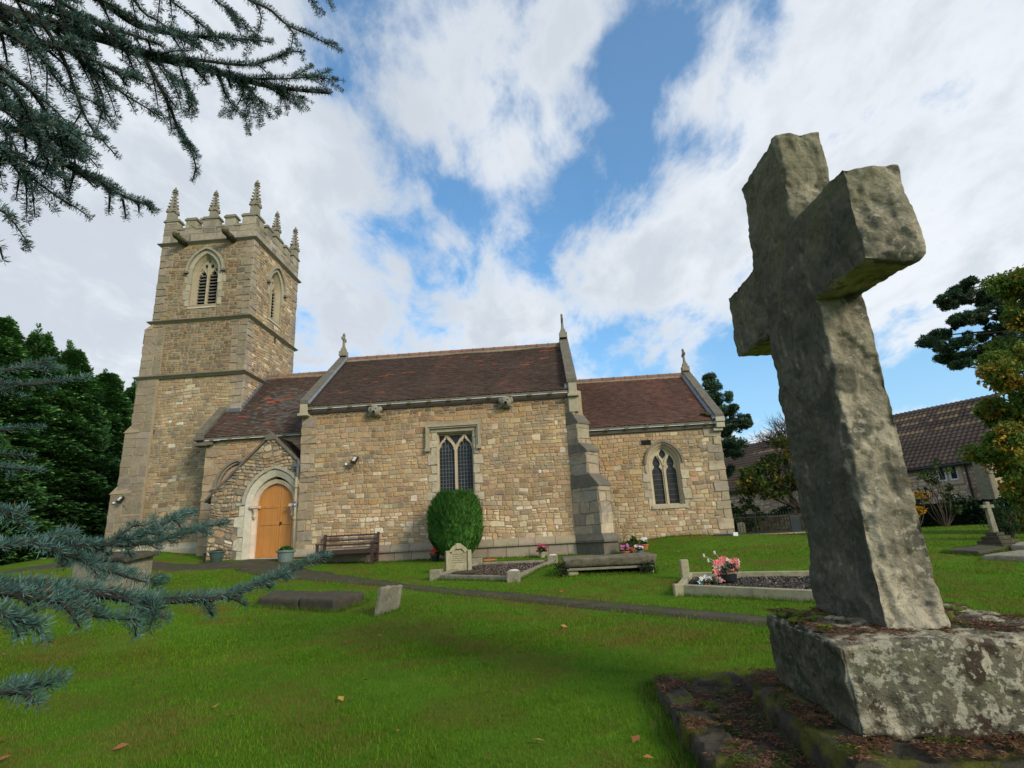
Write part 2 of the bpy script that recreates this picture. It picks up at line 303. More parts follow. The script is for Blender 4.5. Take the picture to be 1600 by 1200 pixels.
WG = np.linalg.solve(K+np.eye(len(CP))*.02, cpa[:, 2]-hb(cpa[:, 0], cpa[:, 1]))
def gz(x, y):
    x = np.asarray(x, float); y = np.asarray(y, float)
    r2 = (x[..., None]-cpa[:, 0])**2+(y[..., None]-cpa[:, 1])**2
    b = hb(x, y)+(np.exp(-r2/(2*2.3**2))*WG).sum(-1)
    return b+.012*np.sin(x*1.3+1)*np.cos(y*1.1)+.008*np.sin(x*2.9+y*2.1)
def gh(x, y): return float(gz(x, y))
def gpt(px, py, far=60):
    d = ray(px, py); d = d/d.y; lo = 1.5; y = 1.5
    while y < far:
        if d.z*y < gh(d.x*y, y): break
        lo = y; y += .15
    hi = y
    for _ in range(20):
        m = (lo+hi)/2
        if d.z*m < gh(d.x*m, m): hi = m
        else: lo = m
    return Vector((d.x*hi, hi, gh(d.x*hi, hi)))
def atY(px, py, Y): d = ray(px, py); return d*(Y/d.y)
def atD(px, py, D): return ray(px, py).normalized()*D
# ------------------------------------------------------------------ ground, path
def grid_mesh(name, xs, ys, zf, mat, kind='structure'):
    X, Y = np.meshgrid(xs, ys); Z = zf(X, Y); nx, ny = len(xs), len(ys)
    v = np.stack([X, Y, Z], -1).reshape(-1, 3)
    f = [(j*nx+i, j*nx+i+1, (j+1)*nx+i+1, (j+1)*nx+i) for j in range(ny-1) for i in range(nx-1)]
    me = bpy.data.meshes.new(name); me.from_pydata(v.tolist(), [], f); me.polygons.foreach_set('use_smooth', [True]*len(f)); me.materials.append(M[mat])
    o = bpy.data.objects.new(name, me); COL.objects.link(o); return tag(o, kind=kind)
def graded(lo, a, b, hi, fine, k=1.25):
    m = list(np.arange(a, b+1e-6, fine)); s = fine; x = b
    while x < hi: s *= k; x += s; m.append(x)
    s = fine; x = a; pre = []
    while x > lo: s *= k; x -= s; pre.append(x)
    return np.array(pre[::-1]+m)
grid_mesh('ground', graded(-700, -18, 18, 700, .2), graded(-60, 0, 30, 900, .2), gz, 'grass_ground')
def strip(pts, widths, name, lift=.022, mat='path', cross=6):
    P = [Vector(p) for p in pts]; Q = []; Wd = []
    for i in range(len(P)-1):
        n = max(2, int((P[i+1]-P[i]).length/.22))
        for k in range(n): Q.append(P[i].lerp(P[i+1], k/n)); Wd.append(widths[i]+(widths[i+1]-widths[i])*k/n)
    Q.append(P[-1]); Wd.append(widths[-1])
    for _ in range(3): Q = [Q[0]]+[(Q[i-1]+Q[i]*2+Q[i+1])/4 for i in range(1, len(Q)-1)]+[Q[-1]]
    V = []; F = []
    for i, q in enumerate(Q):
        d = (Q[min(i+1, len(Q)-1)]-Q[max(i-1, 0)]); d.z = 0; d.normalize(); s = Vector((-d.y, d.x, 0))
        for k in range(cross+1):
            e = k/cross-.5; w = Wd[i]*(1+.22*mnoise.noise(Vector((i*.33, e*2+7, 1.5))))
            p = q+s*(e*w); edge = abs(e) > .49
            V.append((p.x, p.y, gh(p.x, p.y)+(lift if not edge else -.01)))
    c = cross+1
    for i in range(len(Q)-1):
        for k in range(cross): F.append((i*c+k, i*c+k+1, (i+1)*c+k+1, (i+1)*c+k))
    return V, F, Q, Wd
pc = [gpt(a, b) for a, b in ((445, 889), (520, 903), (620, 915), (760, 929), (900, 942), (1040, 956), (1210, 972))]+[Vector((3.4, 6.1, 0)), Vector((5.5, 4.6, 0)), Vector((8.5, 2.8, 0))]
V1, F1, Q1, W1 = strip([Vector((-8.8, 18.0, 0)), Vector((-8.7, 17.2, 0))]+[pc[0].lerp(Vector((-8.6, 16.2, 0)), .4)]+pc[1:], [1.9, 2.2, 1.7, 1.0]+[.4]*9, 'path')
V2, F2, Q2, W2 = strip([Vector((-8.6, 16.7, 0)), Vector((-11, 16.9, 0)), Vector((-14.5, 17.6, 0)), Vector((-20, 18.6, 0)), Vector((-28, 21, 0))], [1.6, 1.5, 1.2, 1.1, 1.1], 'path', .026)
V3, F3, _q, _w = strip([Vector((-8.8, 17.9, 0)), Vector((-8.7, 17.2, 0))]+[pc[0].lerp(Vector((-8.6, 16.2, 0)), .4)]+pc[1:], [2.0, 2.4, 2.0, 1.3]+[.68]*9, 'soil_edge', .012)
me = bpy.data.meshes.new('path_edge'); me.from_pydata(V3, [], F3); me.materials.append(M['soil']); o = bpy.data.objects.new('path_edge', me); COL.objects.link(o); tag(o, kind='structure')
me = bpy.data.meshes.new('path'); me.from_pydata(V1+V2, [], F1+[tuple(len(V1)+k for k in f) for f in F2]); me.materials.append(M['path'])
o = bpy.data.objects.new('path', me); COL.objects.link(o); tag(o, kind='structure')
PATHQ = np.array([(q.x, q.y, w) for q, w in zip(Q1+Q2, W1+W2)])

# ------------------------------------------------------------------ masonry helpers
class Fr:
    def __init__(s, O, u, n): s.O = Vector(O); s.u = Vector(u); s.n = Vector(n)
    def P(s, u, z, d=0.): q = s.O+s.u*u+s.n*d; return (q.x, q.y, z)
def south(Y): return Fr((0, Y, 0), (1, 0, 0), (0, -1, 0))
def east(X): return Fr((X, 0, 0), (0, 1, 0), (1, 0, 0))
def arch(uc, a, zs, za, n=10):
    h = za-zs; R = (a*a+h*h)/(2*a); L = []
    t1 = math.atan2(h, R-a) if R > a else math.pi/2
    for k in range(n+1):
        t = t1*k/n; L.append((uc-a+R-R*math.cos(t), zs+R*math.sin(t)))
    return L+[(2*uc-u, z) for u, z in L[-2::-1]]
def arch_hole(uc, a, zb, zs, za, n=10): return [(uc-a, zb)]+arch(uc, a, zs, za, n)+[(uc+a, zb)]
from mathutils.geometry import delaunay_2d_cdt
def inside(L, u, z):
    c = False
    for i in range(len(L)):
        (a, b), (d, e) = L[i-1], L[i]
        if (b > z) != (e > z) and u < (d-a)*(z-b)/(e-b+1e-12)+a: c = not c
    return c
def panel(mb, F, outer, holes, d1=0., depth=.3, col=None, hole_depth=None, sides=True):
    vs, es = [], []
    for L in [outer]+list(holes):
        o_ = len(vs); vs += [Vector((float(u), float(z))) for u, z in L]; es += [(o_+i, o_+(i+1) % len(L)) for i in range(len(L))]
    V2, _, F2_, *_r = delaunay_2d_cdt(vs, es, [], 0, 1e-5)
    for t in F2_:
        p = [V2[i] for i in t]; cu, cz = sum(q.x for q in p)/3, sum(q.y for q in p)/3
        if inside(outer, cu, cz) and not any(inside(h, cu, cz) for h in holes): mb.face([F.P(q.x, q.y, d1) for q in p], col)
    for k, L in enumerate([outer]+list(holes)):
        if k == 0 and not sides: continue
        dd = depth if k == 0 or hole_depth is None else hole_depth
        for i in range(len(L)):
            (u0, z0), (u1, z1) = L[i], L[(i+1) % len(L)]
            mb.face([F.P(u0, z0, d1), F.P(u1, z1, d1), F.P(u1, z1, d1-dd), F.P(u0, z0, d1-dd)], col)
def offs(pts, w, closed=False):
    n = len(pts); out = []
    for i in range(n):
        a = pts[i-1] if (i > 0 or closed) else pts[i]; b = pts[(i+1) % n] if (i < n-1 or closed) else pts[i]; p = pts[i]
        def nrm(x, y):
            l = math.hypot(x, y) or 1; return (-y/l, x/l)
        n1 = nrm(p[0]-a[0], p[1]-a[1]) if a != p else None; n2 = nrm(b[0]-p[0], b[1]-p[1]) if b != p else None
        n1 = n1 or n2; n2 = n2 or n1
        mx_, my_ = n1[0]+n2[0], n1[1]+n2[1]; l2 = mx_*mx_+my_*my_ or 1; k = min(2/l2, 1.6)
        out.append((p[0]+mx_*k*w, p[1]+my_*k*w))
    return out
def ribbon(mb, F, pts, wi, wo, d0, d1, closed=False, col=None, every=0, chamf=0, ja=.12):
    """band along pts from wi to wo (to the left of travel), between depths d0 and d1"""
    A = offs(pts, wi, closed); B = offs(pts, wo, closed); n = len(pts); c = col or mb.cur; cc = c
    for i in range(n if closed else n-1):
        j = (i+1) % n
        if every and i % every == 0: cc = jit(c, ja)
        a0, a1, b0, b1 = A[i], A[j], B[i], B[j]
        mb.face([F.P(*a0, d1-chamf), F.P(*a1, d1-chamf), F.P(*b1, d1), F.P(*b0, d1)], cc)
        mb.face([F.P(*a0, d0), F.P(*a1, d0), F.P(*a1, d1-chamf), F.P(*a0, d1-chamf)], cc)
        mb.face([F.P(*b0, d1), F.P(*b1, d1), F.P(*b1, d0), F.P(*b0, d0)], cc)
    if not closed:
        for i in (0, n-1): mb.face([F.P(*A[i], d0), F.P(*A[i], d1-chamf), F.P(*B[i], d1), F.P(*B[i], d0)], cc)
def bar(mb, F, u0, u1, z0, z1, d0, d1, col=None):
    mb.hexa([F.P(u0, z0, d0), F.P(u1, z0, d0), F.P(u1, z0, d1), F.P(u0, z0, d1)], [F.P(u0, z1, d0), F.P(u1, z1, d0), F.P(u1, z1, d1), F.P(u0, z1, d1)], col)
def span(hole, z):
    xs = []
    for i in range(len(hole)):
        (u0, z0), (u1, z1) = hole[i], hole[(i+1) % len(hole)]
        if (z0 <= z < z1) or (z1 <= z < z0): xs.append(u0+(u1-u0)*(z-z0)/(z1-z0))
    return (min(xs), max(xs)) if len(xs) > 1 else None
def stone(mb, F, u0, u1, z0, z1, gap, d, col, wv=None, rnd=.25, ztop=None):
    u0 += gap/2; u1 -= gap/2; z0 += gap/2; z1 -= gap/2
    w, h = u1-u0, z1-z0
    if w < .035 or h < .025: return
    r = min(w, h)*rnd; j = min(w, h)*.11
    q = [(u0+r, z0), (u1-r, z0), (u1, z0+r), (u1, z1-r), (u1-r, z1), (u0+r, z1), (u0, z1-r), (u0, z0+r)]
    q = [(a+random.uniform(-j, j), b+random.uniform(-j, j)) for a, b in q]
    cu, cz = (u0+u1)/2, (z0+z1)/2
    if ztop:
        q = [(a, min(b, ztop(a)-.02)) for a, b in q]
        if max(b for a, b in q)-min(b for a, b in q) < .03: return
    if wv: q = [(a, b+wv(a, b)) for a, b in q]
    k = min(.012, .2*h)/max(.03, min(w, h)/2); t = random.uniform(.55, 1.25)*d
    inn = [(a+(cu-a)*k, b+((cz+(wv(cu, cz) if wv else 0))-b)*k) for a, b in q]
    tl = random.uniform(-.004, .004)
    ring = [F.P(a, b, -.004) for a, b in q]; fr = [F.P(a, b, t+tl*(a-cu)/w*4) for a, b in inn]
    mb.idx(ring+fr, [tuple(range(8, 16))]+[(i, (i+1) % 8, 8+(i+1) % 8, 8+i) for i in range(8)], col)
def rubble(mb, F, u0, u1, z0, z1, pal, holes=(), rows=(.11, .20), lens=(.10, .33), gap=.011, d=.016, ql=None, qr=None, qpal=None, ztop=None, split=.5, seed=1, warp=.045, rnd=.17):
    def wv(a, b):
        e = min(1, max(0, min(a-u0, u1-a)/.6))
        return mnoise.noise(Vector((a*.9, b*1.3, seed*3.3)))*warp*e*2
    z = z0; row = 0
    while z < z1-.03:
        h = random.uniform(*rows)
        if z+h > z1-.06: h = z1-z
        iv = [(u0, u1)]
        for H in holes:
            ss = [span(H, zz) for zz in (z+.01, z+h*.5, z+h-.01)]; ss = [s for s in ss if s]
            if ss:
                a = min(s[0] for s in ss); b = max(s[1] for s in ss); nv = []
                for (p, q) in iv:
                    if b <= p or a >= q: nv.append((p, q)); continue
                    if a-p > .05: nv.append((p, a))
                    if q-b > .05: nv.append((b, q))
                iv = nv
        for (p, q) in iv:
            u = p
            while u < q-.02:
                w = random.uniform(*lens)*(1.0 if random.random() < .8 else 1.5)
                if q-(u+w) < lens[0]*.8: w = q-u
                if ztop and ztop((u+u+w)/2) < z+.02: u += w; continue
                parts = [(z, z+h)]
                if h > .15 and random.random() < split:
                    c = z+h*random.uniform(.35, .65); parts = [(z, c), (c, z+h)]
                    if h > .22 and random.random() < .35: a = z+h*.33; b = z+h*.66; parts = [(z, a), (a, b), (b, z+h)]
                for (a, b) in parts:
                    if len(parts) > 1 and w > .26 and random.random() < .5:
                        m = u+w*random.uniform(.35, .65)
                        stone(mb, F, u, m, a, b, gap, d, pal((u+m)/2, (a+b)/2), wv, rnd, ztop); stone(mb, F, m, u+w, a, b, gap, d, pal(m, (a+b)/2), wv, rnd, ztop)
                    else: stone(mb, F, u, u+w, a, b, gap, d, pal(u+w/2, (a+b)/2), wv, rnd, ztop)
                u += w
        z += h; row += 1
def quoins(mb, F, edge, sgn, z0, z1, pal, hh=(.26, .36), short=.26, long=.48, d=.028, out=0.):
    """alternating large blocks up a corner; sgn +1: they run towards larger u"""
    z = z0; k = 0; hole = []
    while z < z1-.02:
        h = random.uniform(*hh); h = z1-z if z+h > z1-.12 else h
        w = (long if k % 2 else short)*random.uniform(.9, 1.12)
        a, b = (edge, edge+w) if sgn > 0 else (edge-w, edge)
        stone(mb, F, a, b, z, z+h, .010, d+out, pal(a, z), None, .05); hole.append((a, b, z, z+h)); z += h; k += 1
    return [[(a, c), (b, c), (b, e), (a, e)] for a, b, c, e in hole]
def blob(mb, c, r, sub=2, amp=.15, sc=3, col=None, seed=0, rot=None, flat=None):
    import bmesh
    bm = bmesh.new(); bmesh.ops.create_icosphere(bm, subdivisions=sub, radius=1)
    V = []
    for v in bm.verts:
        n = v.co.normalized(); k = 1+amp*mnoise.fractal(n*sc+Vector((seed*7.1, seed*3.3, seed)), .8, 2, 3)
        p = Vector((n.x*r[0]*k, n.y*r[1]*k, n.z*r[2]*k))
        if rot: p = rot @ p
        V.append(Vector(c)+p)
    mb.idx(V, [tuple(l.index for l in f.verts) for f in bm.faces], col); bm.free()
def nz(a, b, s=1, o=0): return mnoise.noise(Vector((a*s+o, b*s*1.3+o*.7, o)))
PAL = dict(tan=(.345, .228, .130), buff=(.385, .272, .165), grey=(.270, .208, .150), cream=(.47, .365, .255), pink=(.375, .232, .150), brown=(.245, .150, .092), white=(.56, .48, .39), orange=(.39, .228, .108), dark=(.17, .130, .098))
def pick(w):
    r = random.random()*sum(w.values())
    for k, v in w.items():
        r -= v
        if r <= 0: c = PAL[k]; return jit(tuple((a*.85+b*.15)*k for a, b, k in zip(c, (.335, .245, .140), (1.11, 1.095, 1.0))), .17)
    return PAL['tan']
def tone(c, k): return (c[0]*k, c[1]*k, c[2]*k)
def ash(base=(.37, .32, .225), ja=.12): return lambda u, z: jit(tuple(a*b for a, b in zip(base, (.88, .785, .72))) if random.random() < .8 else (.27, .218, .162), ja)
# ------------------------------------------------------------------ the church
GB = -1.0
church = thing('church', (-3, 20, -.4), 'old buff stone parish church with battlemented west tower, brown tiled roofs and porch', 'church')
# --- nave block (the large gabled block in the middle)
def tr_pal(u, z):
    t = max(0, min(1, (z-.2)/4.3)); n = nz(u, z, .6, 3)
    if z > 4.22+n*.1: return tone(pick(dict(orange=2, tan=3, brown=4, dark=4)), .62)  # top courses: eave shade and stain put into the stone colour
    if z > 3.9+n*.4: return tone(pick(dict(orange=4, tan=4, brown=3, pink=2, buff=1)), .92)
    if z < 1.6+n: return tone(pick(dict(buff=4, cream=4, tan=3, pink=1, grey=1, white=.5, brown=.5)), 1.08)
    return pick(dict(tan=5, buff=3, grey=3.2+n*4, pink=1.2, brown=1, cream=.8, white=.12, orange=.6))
FS = south(18.0)
WT = [(-3.5, 1.2), (-2.33, 1.2), (-2.33, 3.58), (-3.5, 3.58)]
WTo = [(-3.70, 1.0), (-2.13, 1.0), (-2.13, 3.72), (-3.70, 3.72)]
sh = MB(); sh.cur = PAL['grey']
panel(sh, FS, [(-8.0, GB), (1.10, GB), (1.10, 4.66), (-8.0, 4.66)], [WT], 0, .4, hole_depth=.3)
sh.prism([(-8.0, 18.38, GB), (-8.0, 24.9, GB), (-8.0, 24.9, 4.66), (-8.0, 21.35, 7.38), (-8.0, 18.0, 4.66), (-8.0, 18.38, 4.66)], (9.1, 0, 0))
nave = sh.build('nave_wall', 'mortar', church)
st = MB()
hq = quoins(st, FS, -8.0, 1, .12, 4.62, ash(), short=.30, long=.52)
hq2 = quoins(st, FS, 1.10, -1, .12, 4.55, ash(), short=.26, long=.40)
jb = []                                              # jamb blocks round the window
for sgn, e in ((-1, -3.5), (1, -2.33)):
    z = 1.1; k = 0
    while z < 3.55:
        h = random.uniform(.22, .34); w = (.19, .30)[k % 2]*random.uniform(.9, 1.1); a, b = (e-w, e) if sgn < 0 else (e, e+w)
        if z+h > 3.4: h = 3.62-z
        stone(st, FS, a, b, z, z+h, .008, .03, jit((.42, .35, .24), .1), None, .05); jb.append([(a, z), (b, z), (b, z+h), (a, z+h)]); z += h; k += 1
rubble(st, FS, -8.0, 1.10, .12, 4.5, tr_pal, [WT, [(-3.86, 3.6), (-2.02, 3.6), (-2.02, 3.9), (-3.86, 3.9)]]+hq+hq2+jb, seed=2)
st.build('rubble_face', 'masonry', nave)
# plinth with weathered top
def plinth(mb, F, u0, u1, zt, zb, pr, low, zg):
    u = u0
    while u < u1-.01:
        w = min(random.uniform(.5, .9), u1-u); w = u1-u if u1-u-w < .25 else w; c = jit((.28, .225, .155), .16); g = .006
        a, b = u+g, u+w-g
        mb.hexa([F.P(a, zb, -.05), F.P(b, zb, -.05), F.P(b, zb, pr), F.P(a, zb, pr)], [F.P(a, zt, -.05), F.P(b, zt, -.05), F.P(b, zt, .012), F.P(a, zt, .012)], c) if False else None
        prof = [(-.05, zb), (pr, zb), (pr, zb+.05), (pr-.02, zb+.09), (.03, zt), (-.05, zt)]
        n = len(prof); mb.idx([F.P(a, z, d) for d, z in prof]+[F.P(b, z, d) for d, z in prof], [tuple(range(n-1, -1, -1)), tuple(range(n, 2*n))]+[(i, (i+1) % n, n+(i+1) % n, n+i) for i in range(n)], c)
        u += w
    u = u0
    while u < u1-.01:
        w = min(random.uniform(.45, 1.0), u1-u); w = u1-u if u1-u-w < .25 else w; c = jit((.31, .25, .175), .16)
        bar(mb, F, u+.006, u+w-.006, zg, zb-.004, -.05, low, c); u += w
pl = MB(); plinth(pl, FS, -8.12, .78, .16, -.07, .17, .10, GB); pl.build('plinth', 'dressed', nave)
co = MB(); co.cur = (.085, .068, .05)                    # cornice under the eaves, its colour darkened for the eave shadow
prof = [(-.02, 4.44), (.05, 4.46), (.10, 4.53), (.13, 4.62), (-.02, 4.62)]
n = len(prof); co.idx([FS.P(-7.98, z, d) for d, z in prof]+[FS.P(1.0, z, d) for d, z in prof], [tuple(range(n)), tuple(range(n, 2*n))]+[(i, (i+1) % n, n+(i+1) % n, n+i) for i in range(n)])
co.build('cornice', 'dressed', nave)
for k, (hx, hz) in enumerate(((-5.5, 4.40), (-1.2, 4.42))):       # carved heads
    h = MB(); c = (hx, 17.86, hz)
    blob(h, c, (.19, .17, .185), 3, .25, 2.6, seed=k+1); blob(h, (hx, 17.72, hz-.06), (.11, .09, .09), 2, .2, 3, seed=k+5)
    for s in (-1, 1):
        blob(h, (hx+s*.17, 17.84, hz+.05), (.07, .05, .10), 2, .3, 3, seed=k+8); blob(h, (hx+s*.075, 17.71, hz+.055), (.04, .03, .03), 1, .1)
        blob(h, (hx+s*.17, 17.86, hz-.14), (.08, .06, .05), 1, .3, 3, seed=k+3)
    hd = h.build('carved_head', 'carved', church, smooth=True)
    mth = MB(); blob(mth, (hx+.01, 17.645, hz-.07), (.05, .03, .055), 2, .1); mth.build('mouth', 'dark', hd, smooth=True)
# window of the nave
wn = MB(); wn.cur = (.40, .325, .215)
ribbon(wn, FS, [(-3.5, 1.2), (-3.5, 3.58), (-2.33, 3.58), (-2.33, 1.2)], -.04, .0, -.28, -.03, chamf=.05)   # inner frame (inside is to the right)
def oghole(l, r, zb=1.22, zs=3.02, zt=3.40):
    m = (l+r)/2; w = r-l; L = [(l, zb), (l, zs), (l+.02*w, zs+.07), (l+.15*w, zs+.12), (l+.13*w, zs+.17), (l+.2*w, zs+.24), (l+.36*w, zs+.26), (l+.37*w, zs+.30)]
    return L+[(m, zt)]+[(l+r-a, b) for a, b in L[::-1]]
lt = [oghole(-3.455, -2.96), oghole(-2.87, -2.375)]
tri = [[(-3.45, 3.20), (-3.32, 3.36), (-3.26, 3.50), (-3.45, 3.50)], [(-2.38, 3.20), (-2.51, 3.36), (-2.57, 3.50), (-2.38, 3.50)],
       [(-2.915, 3.18), (-2.79, 3.36), (-2.68, 3.50), (-3.15, 3.50), (-3.04, 3.36)]]
panel(wn, FS, [(-3.48, 1.2), (-2.35, 1.2), (-2.35, 3.53), (-3.48, 3.53)], lt+tri, -.17, .08, col=(.43, .34, .22))
for cx in (-3.2075, -2.6225):
    og = [(cx-.255, 3.02), (cx-.245, 3.14), (cx-.15, 3.28), (cx-.06, 3.37), (cx, 3.5), (cx+.06, 3.37), (cx+.15, 3.28), (cx+.245, 3.14), (cx+.255, 3.02)]
    ribbon(wn, FS, og, -.026, .028, -.17, -.13, col=(.46, .36, .23))
bar(wn, FS, -2.952, -2.878, 1.2, 3.14, -.17, -.125, (.46, .36, .24))
bar(wn, FS, -3.72, -2.11, 1.05, 1.2, -.3, .06, (.36, .30, .21))
# label (square hood)
for (a, b, c) in ((0, .05, .10), (.05, .12, .14)):
    ribbon(wn, FS, [(-3.72, 3.06), (-3.72, 3.70), (-2.20, 3.70), (-2.20, 3.06)], a, b, .0, c, col=(.33, .28, .19))
for ux in (-3.79, -2.13): bar(wn, FS, ux-.075, ux+.075, 2.97, 3.08, 0, .15, (.30, .26, .18))
bar(wn, FS, -3.70, -2.19, 3.585, 3.70, 0, .035, (.30, .25, .17))
win = wn.build('window', 'dressed', church)
g = MB(); g.face([FS.P(-3.49, 1.2, -.235), FS.P(-2.34, 1.2, -.235), FS.P(-2.34, 3.55, -.235), FS.P(-3.49, 3.55, -.235)]); g.build('glass', 'glass', win)
la = MB()
for l, r in ((-3.455, -2.96), (-2.87, -2.375)):
    for k in range(1, 5): bar(la, FS, l+(r-l)*k/5-.009, l+(r-l)*k/5+.009, 1.25, 3.36, -.232, -.21)
    z = 1.35
    while z < 3.05: bar(la, FS, l-.02, r+.02, z-.008, z+.008, -.232, -.205); z += .118
    for s in (-1, 1):
        for q in (0, 1):
            m = (l+r)/2; ribbon(la, FS, [(m+s*.2-q*s*.1, 3.0), (m+s*.13-q*s*.1, 3.12), (m+s*.02-q*s*.08, 3.22)], -.006, .006, -.232, -.215)
la.build('lattice', 'leadcame', win)
# --- diagonal buttress
C0 = Vector((1.10, 18.0, 0)); av = Vector((.7071, -.7071, 0)); bv = Vector((.7071, .7071, 0)); wb = .555
bt = MB(); bt.cur = (.36, .31, .21)
def bstage(mb, L, w, z0, z1, col=None):
    P = [C0-av*.3-bv*w/2, C0+av*L-bv*w/2, C0+av*L+bv*w/2, C0-av*.3+bv*w/2]
    mb.hexa([(p.x, p.y, z0) for p in P], [(p.x, p.y, z1) for p in P], col)
def bslope(mb, L0, L1, w0, w1, z0, z1, col):
    P = [C0-av*.3-bv*w0/2, C0+av*L0-bv*w0/2, C0+av*L0+bv*w0/2, C0-av*.3+bv*w0/2]; Q = [C0-av*.3-bv*w1/2, C0+av*L1-bv*w1/2, C0+av*L1+bv*w1/2, C0-av*.3+bv*w1/2]
    mb.hexa([(p.x, p.y, z0) for p in P], [(p.x, p.y, z1) for p in Q], col)
stages = [(.79, .1, 1.56), (.45, 1.9, 2.64), (.17, 2.8, 3.58)]
core = MB(); core.cur = (.3, .26, .19)
for L, a, b in stages: bstage(core, L-.012, wb-.02, a, b)
bstage(core, .0, wb*.8, 3.5, 4.7)
bo = core.build('buttress', 'mortar', church)
bf = MB(); bp = lambda u, z: jit(random.choice([(.36, .285, .19), (.32, .26, .18), (.39, .31, .205), (.27, .235, .18)]), .12)
for L, a, b in stages:
    S1 = Fr(C0-bv*wb/2, av, -bv); S2 = Fr(C0+av*L, bv, av); S3 = Fr(C0+bv*wb/2, av, bv)
    kw = dict(rows=(.26, .36), lens=(.26, .5), gap=.010, d=.014, split=0, warp=0, rnd=.04)
    rubble(bf, S1, -.28, L, a, b, bp, **kw); rubble(bf, S2, -wb/2, wb/2, a, b, bp, **kw); rubble(bf, S3, -.28, L, a, b, bp, **kw)
bf.build('ashlar_face', 'masonry', bo)
for L0, L1, z0, z1 in ((.86, .43, 1.53, 1.98), (.52, .15, 2.61, 2.96), (.24, -.05, 3.55, 3.95)):
    cp_ = MB()
    bslope(cp_, L0-.03, L0-.03, wb+.05, wb+.05, z0, z0+.05, (.2, .18, .14)); bslope(cp_, L0-.03, L1, wb+.05, wb+.01, z0+.05, z1, (.21, .19, .14)); cp_.build('weathering', 'coping', bo)
cp_ = MB(); bslope(cp_, .95, .80, wb+.26, wb+.04, -.02, .17, (.3, .26, .18)); bslope(cp_, .95, .95, wb+.26, wb+.26, -.08, -.02, (.28, .24, .17)); bslope(cp_, .86, .86, wb+.13, wb+.13, GB, -.085, (.34, .3, .2))
cp_.build('weathering', 'coping', bo)
# --- roofs
def tiles(mb, P0, A, S, La, Ls, colf, clip=None, gauge=.10, wd=.168):
    A = Vector(A).normalized(); S = Vector(S).normalized(); Nn = A.cross(S); P0 = Vector(P0)
    if Nn.z < 0: Nn = -Nn
    r = 0; s = 0
    while s < Ls:
        o = -wd*(.5 if r % 2 else 0)+random.uniform(-.008, .008); a = o
        while a < La:
            a0, a1 = max(0, a+.003), min(La, a+wd-.003); a += wd
            if a1-a0 < .03: continue
            if clip and not clip((a0+a1)/2, s+gauge/2): continue
            sag = .022*mnoise.noise(Vector((a0*.5, s*.6, P0.x)))+random.uniform(-.0025, .003)
            h0 = .026+random.uniform(0, .006)+sag; h1 = .006+sag; s1 = min(s+gauge+.012, Ls); ty = random.uniform(-.004, .004)
            p = [P0+A*a0+S*(s+ty)+Nn*h0, P0+A*a1+S*(s+ty)+Nn*h0, P0+A*a1+S*s1+Nn*h1, P0+A*a0+S*s1+Nn*h1]
            q = [P0+A*a0+S*(s+ty)+Nn*(h0-.016), P0+A*a1+S*(s+ty)+Nn*(h0-.016)]
            c = colf(a0, s); mb.idx(p+q, [(0, 1, 2, 3), (4, 5, 1, 0)], c)
        s += gauge; r += 1
def tcol(base, patches=(), streak=.35, seed=0, lich=0):
    def f(a, s):
        for (pa, ps, pw, ph) in patches:
            if abs(a-pa) < pw and abs(s-ps) < ph: return jit((.30, .085, .045), .15)
        n = mnoise.noise(Vector((a*.8, s*.25, seed))); k = 1+streak*n; m = mnoise.noise(Vector((a*1.8+9, s*1.2, seed+4)))
        c = (base[0]*k*(1+.25*max(0, n)), base[1]*k, base[2]*k)
        if lich and m+lich > .1+random.random()*.5: c = (.13, .115, .095)
        return jit(c, .2)
    return f
TB = (.094, .060, .043)
def ridge(P0, P1, parent, col=(.21, .105, .072)):
    mb = MB(); P0 = Vector(P0); P1 = Vector(P1); L = (P1-P0).length; n = int(L/.42); d = (P1-P0)/n
    for i in range(n):
        a = P0+d*i; b = P0+d*(i+1); c = jit(col, .18)
        mb.tube([a, b], [.115, .112], 10, c); mb.tube([b-d.normalized()*.05, b], [.125, .125], 10, tone(c, .9))
    mo = MB(); 
    for s in (-1, 1): mb.hexa([P0+Vector((0, s*.06, -.14)), P1+Vector((0, s*.06, -.14)), P1+Vector((0, s*.135, -.14)), P0+Vector((0, s*.135, -.14))], [P0+Vector((0, s*.06, -.03)), P1+Vector((0, s*.06, -.03)), P1+Vector((0, s*.11, -.03)), P0+Vector((0, s*.11, -.03))], (.24, .19, .13))
    return mb.build('ridge', 'ridge', parent, smooth=False)
def eaves(x0, x1, y, z, parent, sl=.79):
    mb = MB(); mb.cur = (1, 1, 1)
    mb.box(((x0+x1)/2, y+.06, z-.035), (x1-x0, .05, .055))
    mb.box(((x0+x1)/2, y+.14, z-.02), (x1-x0, .2, .02))
    x = x0+.3
    while x < x1-.1: mb.box((x, y+.11, z-.085), (.13, .19, .05)); x += .66
    return mb.build('eaves_board', 'timber_paint', parent)
